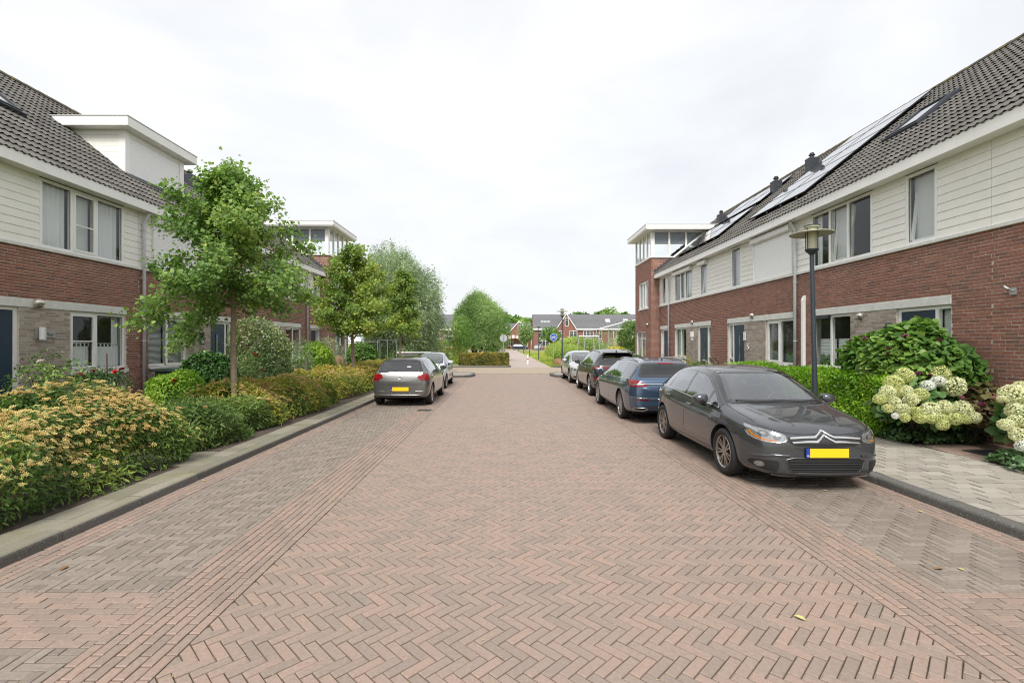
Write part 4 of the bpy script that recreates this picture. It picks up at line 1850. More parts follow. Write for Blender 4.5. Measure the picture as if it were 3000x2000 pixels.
text_mesh('5', .3, M_NUMW, H2, (-.03, 16.86 - H2.location.y, 1.62), (R(90), 0, R(-90)), 'CENTER', .012, name='house_number')
mb = MB(1)
mb.bevbox(XR - .12, XR - .005, 21.75, 21.95, 2.12, 2.36, .01)
mb.bevbox(XR - .09, XR - .005, 21.8, 21.9, 1.98, 2.118, .01)
mb.build('wall_lamp', M_WHITE, H3)
mb = MB(1)
mb.bevbox(XR - .03, XR - .005, 10.62, 10.78, 1.9, 2.3, .004)
wl = mb.build('wall_lamp', M_DARKMETAL, H1)
mb = MB(1)
mb.lathe([(.001, 2.02), (.045, 2.02), (.045, 2.22), (.001, 2.22)], (XR - .08, 10.7, 0), 12)
mb.build('lamp_tube', M_DARKMETAL, wl)
mb = MB(1)                                         # white cable duct beside the downpipe
mb.bevbox(XR - .09, XR - .004, 13.66, 13.76, .12, 3.05, .008)
mb.faces([(XR - .09, 13.66, 3.05), (XR - .09, 13.76, 3.05), (XR - .004, 13.76, 3.05), (XR - .004, 13.66, 3.05), (XR - .004, 13.66, 3.2), (XR - .004, 13.76, 3.2), (XR - .05, 13.76, 3.17), (XR - .05, 13.66, 3.17)],
         [(0, 1, 6, 7), (7, 6, 5, 4), (1, 2, 5, 6), (0, 7, 4, 3)])
mb.build('cable_duct', M_WHITE, H1)
mb = MB(1)                                         # grey shutter motor box over the ground-floor window of H1
mb.box(XR - .05, XR + .045, 12.7, 13.3, 2.5, 2.58)
mb.build('screen_box', M_DARKMETAL, H1)
H0 = bpy.data.objects['terraced_house']
mb = MB(1)                                         # bracket at the right edge
mb.box(XR - .025, XR - .005, 8.02, 8.13, 2.66, 2.78)
br = mb.build('wall_bracket', M_STEEL, H0)
mb = MB(1)
mb.tube([(XR - .025, 8.07, 2.72), (XR - .09, 8.09, 2.76), (XR - .12, 8.13, 2.80)], .02, 10)
mb.build('bracket_arm', M_STEEL, br)
# ------------------------------------------------------------------ cars
M_CARGLASS = mat('mirror_glass', (.010, .013, .013), .015, spec=.5, ior=1.75)
M_CLEAR = mat_glass('car_glass', (.66, .74, .71), .10, .92, power=2.1)
M_PRIVACY = mat_glass('car_glass_tinted', (.16, .18, .18), .08, .92, power=2.6)
M_SEAT = mat('seat_fabric', (.035, .035, .038), .85, noise=.3, nscale=30)
M_DASH = mat('dashboard', (.03, .03, .032), .6)
M_LAMP_RED = mat('lamp_red', (.22, .004, .008), .12, spec=.4, coat=.3)
M_LAMP_REDD = mat('lamp_red_dark', (.10, .004, .006), .1, spec=.6, coat=1)
M_LAMP_CLEAR = mat('lamp_clear', (.42, .44, .44), .10, metal=.75, coat=1, noise=.5, nscale=30)
M_LAMP_AMBER = mat('lamp_amber', (.55, .16, .01), .15, coat=1)
M_GLOSSBLACK = mat('gloss_black', (.008, .008, .009), .06, spec=.6, coat=1)
M_ALLOY = mat('alloy', (.48, .47, .46), .25, metal=.9)
M_ALLOY_DARK = mat('alloy_dark', (.12, .12, .12), .3, metal=.8)
M_SEAM = mat('panel_gap', (.004, .004, .004), .7)


def paint(name, col, metal=.55, rough=.3):
    return mat(name, col, rough, metal=metal, coat=1.0, noise=.03, nscale=200)


def lerp_fn(pts):
    xs = [p[0] for p in pts]
    ys = [p[1] for p in pts]
    return lambda t: float(np.interp(t, xs, ys))


def smooth_poly(pts, n=2):
    for _ in range(n):
        q = []
        for i in range(len(pts)):
            a, b = pts[i], pts[(i + 1) % len(pts)]
            q += [(a[0] * .75 + b[0] * .25, a[1] * .75 + b[1] * .25), (a[0] * .25 + b[0] * .75, a[1] * .25 + b[1] * .75)]
        pts = q
    return pts


class Car:
    def __init__(self, name, label, sp, loc, rz, body_mat, group):
        self.root = thing(name, label, 'car', loc, rz, group)
        self.sp = sp
        self.L, self.W = sp['L'], sp['W']
        self.top, self.belt, self.w, self.wt, self.zb = (lerp_fn(sp[k]) for k in ('top', 'belt', 'w', 'wt', 'zb'))
        self.paint = body_mat
        self.panes = []
        self.body()

    def section(self, t):
        w, wt, zb, be, tp = self.w(t), self.wt(t), self.zb(t), self.belt(t), self.top(t)
        d = tp - be
        zm = zb + (be - zb) * .42
        return [(0, zb), (.80 * w, zb), (.955 * w, zb + .05), (w, zm), (w * .992, zb + (be - zb) * .72), (w * .955, be), (min(wt + .025, w * .95), be + d * .80), (wt * .88, be + d * .955),
                (wt * .45, be + d * .993), (0, tp)]

    def body(self):
        ks = set()
        for k in ('top', 'belt', 'w', 'wt'):
            ks |= {p[0] for p in self.sp[k]}
        ks |= {0, self.L}
        ts = sorted(ks)
        out = [ts[0]]
        for t in ts[1:]:
            g = t - out[-1]
            if g < .035:
                continue
            n = int(g / .28)
            for k in range(n):
                out.append(out[-1] + g / (n + 1))
            out.append(t)
        if out[-1] < self.L - 1e-6:
            out[-1] = self.L
        ts = out
        V, F = [], []
        m = 10
        for t in ts:
            s = self.section(t)
            V += [(s[0][0], t, s[0][1])] + [(p[0], t, p[1]) for p in s[1:9]] + [(0, t, s[9][1])] + [(-p[0], t, p[1]) for p in s[8:0:-1]]
        n = 18
        for i in range(len(ts) - 1):
            for k in range(n):
                k2 = (k + 1) % n
                F.append((i * n + k, i * n + k2, (i + 1) * n + k2, (i + 1) * n + k))
        for base, rev in ((0, False), ((len(ts) - 1) * n, True)):
            def idx(j):
                return base + j
            cap = [(0, 1, 17)] + [(j, j + 1, n - j - 1, n - j) for j in range(1, 8)] + [(8, 9, 10)]
            for c in cap:
                f = tuple(idx(j) for j in c)
                F.append(f if rev else f[::-1])
        me = pydata('body', V, F, [self.paint, M_BLACK], smooth=True)
        bm = bmesh.new()
        bm.from_mesh(me)
        bmesh.ops.recalc_face_normals(bm, faces=bm.faces[:])
        bm.to_mesh(me)
        bm.free()
        ob = bpy.data.objects.new('body', me)
        COL.objects.link(ob)
        sub = ob.modifiers.new('s', 'SUBSURF')
        sub.levels = sub.render_levels = 2
        sm = bake_mesh(ob)
        self.bvh = BVHTree.FromPolygons([v.co[:] for v in sm.vertices], [p.vertices[:] for p in sm.polygons])
        ob.data = sm
        ob.modifiers.clear()
        bpy.data.meshes.remove(me)
        # wheel arches
        cut = MB()
        rw = self.sp['R'] + .055
        for ax in self.sp['axles']:
            for s in (-1, 1):
                x0, x1 = s * (self.W / 2 - .30), s * (self.W / 2 + .25)
                ring = [(ax + rw * math.cos(a), self.sp['R'] + rw * math.sin(a)) for a in [2 * math.pi * k / 36 for k in range(36)]]
                cut.prism(ring, 'x', min(x0, x1), max(x0, x1))
        cm = cut.mesh('cutter', [M_BLACK])
        co = bpy.data.objects.new('cutter', cm)
        COL.objects.link(co)
        bo = ob.modifiers.new('b', 'BOOLEAN')
        bo.operation = 'DIFFERENCE'
        bo.solver = 'EXACT'
        bo.material_mode = 'TRANSFER'
        bo.object = co
        fm = bake_mesh(ob)
        ob.modifiers.clear()
        ob.data = fm
        COL.objects.link(ob)
        bpy.data.objects.remove(co)
        ob.parent = self.root
        ub = MB()
        ub.bevbox(-self.W * .36, self.W * .36, .55, self.L - .75, .12, .30, .03)
        link('underbody', ub.mesh('underbody', M_BLACK), self.root)
        self.bo = smooth_angle(ob, 38)
        self.bo.name = 'body'

    # -- projection of outlines on to the body
    def hit(self, p, axis, side=1):
        if axis == 'side':
            o, d = Vector((3 * side, p[0], p[1])), Vector((-side, 0, 0))
        elif axis == 'front':
            o, d = Vector((p[0], -2, p[1])), Vector((0, 1, 0))
        elif axis == 'rear':
            o, d = Vector((p[0], self.L + 2, p[1])), Vector((0, -1, 0))
        else:
            o, d = Vector((p[0], p[1], 4)), Vector((0, 0, -1))
        h, n, i, ds = self.bvh.ray_cast(o, d)
        if h is None:
            h, n, i, ds = self.bvh.find_nearest(o + d * (2 if axis in ('side', 'top') else 2.2))
        if n.dot(d) > 0:
            n = -n
        return h, n

    def decal(self, name, m, poly, axis, side=1, off=.004, res=.05, parent=None, thick=0.0):
        xs = [p[0] for p in poly]
        zs = [p[1] for p in poly]
        V, F, D, G = [], [], {}, set()
        nx = max(1, math.ceil((max(xs) - min(xs)) / res))
        nz = max(1, math.ceil((max(zs) - min(zs)) / res))
        ex, ez = (max(xs) - min(xs)) / nx, (max(zs) - min(zs)) / nz
        for i in range(nx):
            for j in range(nz):
                a, b = min(xs) + i * ex, min(zs) + j * ez
                Q = clip_rect(list(poly), a, a + ex, b, b + ez)
                if len(Q) < 3 or area2(Q) < 1e-7:
                    continue
                f = []
                for q in Q:
                    k = (round(q[0], 5), round(q[1], 5))
                    if k not in D:
                        h, n = self.hit(q, axis, side)
                        D[k] = len(V)
                        V.append(tuple(h + n * off))
                        if axis in ('front', 'rear') and abs(n.y) < .13:
                            G.add(D[k])
                    if not f or f[-1] != D[k]:
                        f.append(D[k])
                if sum(i in G for i in f) > 1:
                    continue
                if len(set(f)) >= 3 and len(set(f)) == len(f):
                    F.append(tuple(f))
                elif len(set(f)) >= 3:
                    g = list(dict.fromkeys(f))
                    F.append(tuple(g))
        if not F:
            return None
        me = pydata(name, V, F, m, smooth=True)
        bm = bmesh.new()
        bm.from_mesh(me)
        bmesh.ops.recalc_face_normals(bm, faces=bm.faces[:])
        bm.faces.ensure_lookup_table()
        tot = Vector()
        for f in bm.faces:
            c = f.calc_center_median()
            tot.x += f.normal.dot(Vector((c.x, 0, 0)) if axis == 'side' else (Vector((0, -1, 0)) if axis == 'front' else Vector((0, 1, 0)) if axis == 'rear' else Vector((0, 0, 1))))
        if tot.x < 0:
            bmesh.ops.reverse_faces(bm, faces=bm.faces[:])
        bm.to_mesh(me)
        bm.free()
        return link(name, me, parent or self.root)

    def strip(self, name, m, line, width, axis, side=1, off=.004, parent=None, closed=False, step=.05, raise_=0.0):
        pts = []
        ln = list(line) + ([line[0]] if closed else [])
        for a, b in zip(ln[:-1], ln[1:]):
            d = math.hypot(b[0] - a[0], b[1] - a[1])
            n = max(1, int(d / step))
            pts += [(a[0] + (b[0] - a[0]) * k / n, a[1] + (b[1] - a[1]) * k / n) for k in range(n)]
        pts.append(ln[-1])
        V, F = [], []
        for i, p in enumerate(pts):
            a, b = pts[max(i - 1, 0)], pts[min(i + 1, len(pts) - 1)]
            dx, dz = b[0] - a[0], b[1] - a[1]
            l = math.hypot(dx, dz) or 1
            nx, nz = -dz / l * width / 2, dx / l * width / 2
            for sg, o2 in ((1, off), (0, off + raise_), (-1, off)):
                h, n = self.hit((p[0] + nx * sg, p[1] + nz * sg), axis, side)
                V.append(tuple(h + n * o2))
        for i in range(len(pts) - 1):
            for k in (0, 1):
                F.append((3 * i + k, 3 * i + k + 1, 3 * i + k + 4, 3 * i + k + 3))
        return link(name, pydata(name, V, F, m, smooth=raise_ > 0), parent or self.root)

    def dlo(self, t0, t1, sh_f=.13, sh_r=.12, dz=.035, kz=.77):
        lo, up = [], []
        N = 40
        for k in range(N + 1):
            t = t0 + (t1 - t0) * k / N
            zl = self.belt(t) + dz
            f = lambda q: self.belt(q) + kz * (self.top(q) - self.belt(q))
            zu = min(f(t), f(max(t - sh_f, 0)), f(min(t + sh_r, self.L)))
            if zu > zl + .012:
                lo.append((t, zl))
                up.append((t, zu))
        return lo + up[::-1]

    def windows(self, t0, t1, pillars, chrome=True, sh_f=.13, sh_r=.12, dz=.035):
        poly = self.dlo(t0, t1, sh_f, sh_r, dz)
        big = self.dlo(t0 - .03, t1 + .03, sh_f - .025, sh_r - .025, dz - .018, .80)
        ed = [min(p[0] for p in poly)] + list(pillars) + [max(p[0] for p in poly)]
        rear = self.sp.get('privacy')
        for i in range(len(ed) - 1):
            a = ed[i] + (.03 if i else 0)
            b = ed[i + 1] - (.03 if i < len(ed) - 2 else 0)
            Q = clip_rect(poly, a, b, 0, 3)
            if len(Q) < 3:
                continue
            self.panes.append((Q, 'side', min(p[0] for p in Q)))
            for s in (-1, 1):
                self.decal('side_window', M_PRIVACY if (rear and a > rear) else M_CLEAR, Q, 'side', s, .004, .07)
        for s in (-1, 1):
            for k in pillars:
                Q = clip_rect(big, k - .034, k + .034, 0, 3)
                if len(Q) >= 3:
                    self.decal('window_pillar', M_GLOSSBLACK, Q, 'side', s, .0055, .06)
            self.strip('window_surround', M_GLOSSBLACK, [((p[0] + q[0]) / 2, (p[1] + q[1]) / 2) for p, q in zip(big, self.dlo(t0 - .03, t1 + .03, sh_f - .025, sh_r - .025, dz - .018, .80))], .034, 'side', s, .005, closed=True, step=.06)
            if chrome:
                n = len(big) // 2
                self.strip('window_trim', M_CHROME, big[:n], .016, 'side', s, .0075, raise_=.004)

    def screen(self, name, t_lo, t_hi, axis, kx=(.97, .90), off=.004, zpad=(.02, .03), m=None, surround=True):
        def row(t, k, dz):
            w = self.wt(t) * k
            return w, self.top(t) + dz
        pl = []
        n = 6
        L_, R_ = [], []
        for i in range(n + 1):
            f = i / n
            t = t_lo + (t_hi - t_lo) * f
            k = kx[0] + (kx[1] - kx[0]) * f
            w, z = row(t, k, zpad[0] * (1 - f) - zpad[1] * f)
            R_.append((w, z))
            L_.append((-w, z))
        poly = R_ + L_[::-1]
        self.panes.append((poly, axis, (t_lo, t_hi)))
        if surround:
            self.strip(name + '_seal', M_GLOSSBLACK, poly, .045, axis, 1, off + .0015, closed=True, step=.06)
        if axis == 'rear' and self.sp.get('privacy'):
            m = M_PRIVACY
        return self.decal(name, m or M_CLEAR, poly, axis, 1, off, .05)

    def finish(self, seats=True):
        """hollow the cabin, cut the window openings and furnish the inside"""
        ob = self.bo
        ob.parent = None
        scr = [p[2] for p in self.panes if p[1] == 'front'][0]
        rer = [p[2] for p in self.panes if p[1] == 'rear'][0]
        t0, t1 = scr[0] + .10, rer[0] - .08
        n = 14
        V, F = [], []
        for i in range(n):
            t = t0 + (t1 - t0) * i / (n - 1)
            b, tp, w, wt = self.belt(t), self.top(t), self.w(t), self.wt(t)
            d = tp - b
            h = [(.50, .60), (.52, .75), (w * .955 - .075, b - .01), (wt - .035, b + d * .80 - .035), (wt * .86 - .02, b + d * .955 - .05)]
            top = (0, tp - .055)
            V += [(x, t, z) for x, z in h] + [(top[0], t, top[1])] + [(-x, t, z) for x, z in h[::-1]]
        m = 11
        for i in range(n - 1):
            for k in range(m):
                k2 = (k + 1) % m
                F.append((i * m + k, i * m + k2, (i + 1) * m + k2, (i + 1) * m + k))
        F.append(tuple(range(m))[::-1])
        F.append(tuple(range((n - 1) * m, n * m)))
        jobs = []
        cav = MB()
        cav.faces(V, F)
        jobs.append(cav)
        side = MB()
        for (Q, ax, ref) in self.panes:
            if ax == 'side':
                for sg in (-1, 1):
                    side.prism(Q, 'x', min(sg * .30, sg * 1.3), max(sg * .30, sg * 1.3))
        jobs.append(side)
        for (Q, ax, ref) in self.panes:
            if ax == 'front':
                g = MB()
                g.prism(Q, 'y', ref[0] - .25, ref[1] + .12)
                jobs.append(g)
            elif ax == 'rear':
                g = MB()
                g.prism(Q, 'y', ref[1] - .12, ref[0] + .4)
                jobs.append(g)
        for g in jobs:
            cm = g.mesh('cutter', [M_BLACK])
            for k in range(6):                      # nudge the cutter when the solver trips over touching faces
                co = bpy.data.objects.new('cutter', cm)
                co.location = (.0007 * k, .0031 * k, -.0011 * k)
                bo = ob.modifiers.new('b', 'BOOLEAN')
                bo.operation = 'DIFFERENCE'
                bo.solver = 'EXACT'
                bo.material_mode = 'TRANSFER'
                bo.object = co
                fm = bake_mesh(ob)
                ob.modifiers.clear()
                bpy.data.objects.remove(co)
                ys = [v.co.y for v in fm.vertices]
                zs = [v.co.z for v in fm.vertices]
                if ys and min(ys) < .1 and max(ys) > self.L - .1 and min(zs) < .35 and len(ys) > 4000:
                    ob.data = fm
                    break
        COL.objects.link(ob)
        ob.parent = self.root
        smooth_angle(ob, 38)
        # cabin
        tb = scr[0]
        zb = self.belt(tb + .3)
        mb = MB()
        mb.bevbox(-self.W * .36, self.W * .36, tb + .16, tb + .52, .62, zb - .03, .05)
        link('dashboard', mb.mesh('dashboard', M_DASH), self.root)
        if not seats:
            return
        st = MB()
        st.bevbox(-.25, .25, -.05, .45, .60, .72, .05)
        st.faces(*self._slab(.25, .40, .10, .68, .55, 1.12))
        st.bevbox(-.12, .12, .56, .66, 1.14, 1.31, .035)
        me = st.mesh('seat', M_SEAT)
        for x in (-.36, .36):
            link('seat', me, self.root, loc=(x, tb + .80, 0))
        mb = MB()
        tr = tb + 1.78
        mb.faces(*self._slab(.62, tr, .12, .66, tr + .18, min(1.10, self.top(tr) - .3)))
        for x in (-.36, .36):
            mb.bevbox(x - .11, x + .11, tr + .18, tr + .27, min(1.10, self.top(tr) - .3) + .01, min(1.10, self.top(tr) - .3) + .14, .03)
        link('rear_bench', mb.mesh('rear_bench', M_SEAT), self.root)
        mb = MB()
        ring = [(.36 + .18 * math.cos(a), tb + .60 + .05 * math.sin(a), zb - .01 + .17 * math.sin(a)) for a in [2 * math.pi * k / 22 for k in range(23)]]
        mb.tube(ring, .014, 7, cap=False)
        mb.tube([(.36, tb + .58, zb - .02), (.36, tb + .45, zb - .08)], .03, 8)
        mb.tube([(.19, tb + .60, zb - .01), (.53, tb + .60, zb - .01)], .012, 6)
        link('steering_wheel', mb.mesh('steering_wheel', M_DASH, smooth=True), self.root)

    def _slab(self, hw, y0, th, z0, y1, z1):
        """leaning backrest"""
        V = [(-hw, y0, z0), (hw, y0, z0), (hw, y0 + th, z0), (-hw, y0 + th, z0), (-hw * .85, y1, z1), (hw * .85, y1, z1), (hw * .85, y1 + th * .8, z1), (-hw * .85, y1 + th * .8, z1)]
        return V, [(0, 3, 2, 1), (4, 5, 6, 7), (0, 1, 5, 4), (1, 2, 6, 5), (2, 3, 7, 6), (3, 0, 4, 7)]

    def wheels(self, style='multi', spokes=10, m=None, rr=.69, dark=False):
        Rw = self.sp['R']
        wd = .205
        ty = MB()
        k = Rw
        ty.lathe([(k * rr, -wd * .42), (k * .80, -wd * .5), (k * .93, -wd * .5), (k * .985, -wd * .4), (k, -wd * .22), (k, wd * .22), (k * .985, wd * .4), (k * .93, wd * .5), (k * .80, wd * .5), (k * rr, wd * .42)],
                 (0, 0, 0), 36, axis='x')
        tyre = ty.mesh('wheel', M_RUBBER, smooth=True, fix=True)
        rm = MB()
        r = k * rr
        rm.lathe([(r + .004, wd * .40), (r * .985, wd * .46), (r * .93, wd * .40), (r * .90, wd * .1)], (0, 0, 0), 36, axis='x')
        for i in range(spokes):
            for off in ((-.15, .15) if style == 'double' else (0,)):
                a = 2 * math.pi * i / spokes + off
                w0, w1 = (.022, .020) if style != 'five' else (.05, .075)
                c, s = math.cos(a), math.sin(a)

                def P(rad, lat, x):
                    return (x, rad * c - lat * s, rad * s + lat * c)
                x0, x1 = wd * .36, wd * .40
                V = [P(.03, -w0 / 2, x0), P(.03, w0 / 2, x0), P(r * .95, w1 / 2, x1), P(r * .95, -w1 / 2, x1),
                     P(.03, -w0 / 2, x0 - .03), P(.03, w0 / 2, x0 - .03), P(r * .95, w1 / 2, x1 - .03), P(r * .95, -w1 / 2, x1 - .03)]
                rm.faces(V, [(0, 1, 2, 3), (0, 4, 5, 1), (1, 5, 6, 2), (3, 2, 6, 7), (0, 3, 7, 4)])
        rm.lathe([(.001, wd * .40), (.03, wd * .40), (.055, wd * .37), (.06, wd * .2)], (0, 0, 0), 20, axis='x')
        rim = rm.mesh('rim', m or M_ALLOY, fix=True)
        bk = MB()
        bk.lathe([(.001, wd * .05), (r * .93, wd * .05), (r * .93, wd * .2)], (0, 0, 0), 28, axis='x')
        back = bk.mesh('brake_disc', M_BLACK)
        for ax in self.sp['axles']:
            for s in (-1, 1):
                o = link('wheel', tyre, self.root, loc=(s * (self.W / 2 - .125), ax, Rw), rot=(rnd.uniform(0, 6), 0, 0 if s > 0 else math.pi))
                link('rim', rim, o)
                link('brake_disc', back, o)

    def mirrors(self, t, z, m=None, x=None):
        for s in (-1, 1):
            bm = bmesh.new()
            bmesh.ops.create_uvsphere(bm, u_segments=16, v_segments=10, radius=1)
            for v in bm.verts:
                y = v.co.y
                v.co = Vector((math.copysign(abs(v.co.x) ** .7, v.co.x) * .115, (y * .10) if y < 0 else y * .035, math.copysign(abs(v.co.z) ** .75, v.co.z) * (.078 - .018 * v.co.x * s)))
            me = bpy.data.meshes.new('mirror')
            for f in bm.faces:
                f.smooth = True
            bm.to_mesh(me)
            bm.free()
            me.materials.append(m or self.paint)
            xx = x or self.W / 2 + .075
            o = link('mirror', me, self.root, loc=(s * xx, t, z))
            g = MB()
            ring = [(.085 * math.cos(a) * (1 if abs(math.cos(a)) < .9 else 1), .062 * math.sin(a)) for a in [2 * math.pi * k / 16 for k in range(16)]]
            g.prism(ring, 'y', .034, .038)
            link('mirror_glass', g.mesh('mirror_glass', M_CARGLASS), o)
            a = MB()
            a.tube([(0, .01, -.06), (-s * .10, .03, -.10)], [.03, .024], 8)
            link('mirror_arm', a.mesh('mirror_arm', M_BLACK), o)

    def seams(self, doors, z0=.30, sill=True, handles=None, hz=-.10):
        for s in (-1, 1):
            for t, lean in doors:
                self.strip('door_gap', M_SEAM, [(t, z0), (t, self.belt(t) * .6 + .1), (t + lean, self.belt(t) + .02)], .009, 'side', s, .0012, step=.08)
            if sill:
                a, b = doors[0][0], doors[-1][0]
                self.strip('door_gap', M_SEAM, [(a, z0), (b, z0)], .009, 'side', s, .0012)
            for t in handles or ():
                z = self.belt(t) + hz
                h, n = self.hit((t, z), 'side', s)
                mb = MB()
                mb.bevbox(-.012, .012, -.095, .095, -.014, .014, .006)
                link('door_handle', mb.mesh('door_handle', self.paint), self.root, loc=tuple(h + n * .022))
                self.decal('handle_cup', M_SEAM, smooth_poly([(t - .05, z - .02), (t + .05, z - .02), (t + .05, z + .02), (t - .05, z + .02)], 1), 'side', s, .0015)

    def plate(self, z, axis, text=None, w=.52, h=.11, tilt=0.0, xoff=0.0, tx=-.19):
        hp, n = self.hit((xoff, z), axis)
        sg = -1 if axis == 'front' else 1
        t = hp.y + sg * .012
        o = link('number_plate', None, self.root)
        bpy.data.objects.remove(o)
        mb = MB()
        mb.box(-w / 2 - .006, w / 2 + .006, -.004, .004, -h / 2 - .006, h / 2 + .006)
        o = link('number_plate', mb.mesh('number_plate', M_BLACK), self.root, loc=(xoff, t, z), rot=(tilt, 0, 0 if axis == 'front' else math.pi))
        y = MB()
        y.box(-w / 2 + .045, w / 2, -.009, -.0045, -h / 2, h / 2)
        link('plate_face', y.mesh('plate_face', M_PLATE_Y), o)
        b = MB()
        b.box(-w / 2, -w / 2 + .0445, -.009, -.0045, -h / 2, h / 2)
        link('plate_band', b.mesh('plate_band', M_PLATE_B), o)
        text_mesh('NL', .03, M_NUMW, o, (-w / 2 + .022, -.0092, -h / 2 + .012), (R(90), 0, 0))
        if text:
            text_mesh(text, .105, M_BLACK, o, (tx, -.0092, -h / 2 + .02), (R(90), 0, 0), 'LEFT')
        return o


def sym(poly):
    """mirror a polygon given for x > 0"""
    return [(-x, z) for (x, z) in poly][::-1]


def box_on(car, name, m, x0, x1, y0, y1, z0, z1, b=.004, parent=None):
    mb = MB()
    mb.bevbox(x0, x1, y0, y1, z0, z1, b)
    return link(name, mb.mesh(name, m), parent or car.root)


def wiper(car, pts, axis, off=.012):
    car.strip('wiper', M_BLACK, pts, .022, axis, 1, off, raise_=.012)


def antenna(car, t, kind='rod'):
    z = car.top(t)
    mb = MB()
    if kind == 'rod':
        mb.lathe([(.02, z - .01), (.016, z + .02), (.006, z + .03)], (0, t, 0), 10)
        mb.tube([(0, t, z + .02), (0, t + .09, z + .22)], [.005, .003], 6)
    else:
        V = [(-.035, t - .08, z - .015), (.035, t - .08, z - .015), (.03, t + .08, z - .015), (-.03, t + .08, z - .015), (0, t - .02, z + .02), (0, t + .06, z + .065), (0, t + .08, z + .06)]
        mb.faces(V, [(0, 1, 4), (0, 4, 5, 3), (1, 2, 5, 4), (2, 6, 5), (3, 5, 6), (2, 3, 6)])
    link('antenna', mb.mesh('antenna', M_BLACK if kind == 'rod' else car.paint), car.root)


def roof_rails(car, t0, t1, m, k=.93):
    for s in (-1, 1):
        pts = []
        for i in range(9):
            f = i / 8
            t = t0 + (t1 - t0) * f
            h, n = car.hit((s * car.wt(t) * k, t), 'top')
            lift = .045 * math.sin(math.pi * min(1, max(0, (f if f < .5 else 1 - f) * 5)) / 2) if 0 < f < 1 else -.005
            pts.append((h.x, h.y, h.z + lift))
        mb = MB()
        mb.tube(pts, .016, 8)
        link('roof_rail', mb.mesh('roof_rail', m, smooth=True), car.root)


def spec(L, W, H, axles, Rw, top, belt, w, wt, zb):
    return dict(L=L, W=W, H=H, axles=axles, R=Rw, top=top, belt=belt, w=w, wt=wt, zb=zb)


GC = 'cars parked along the street'
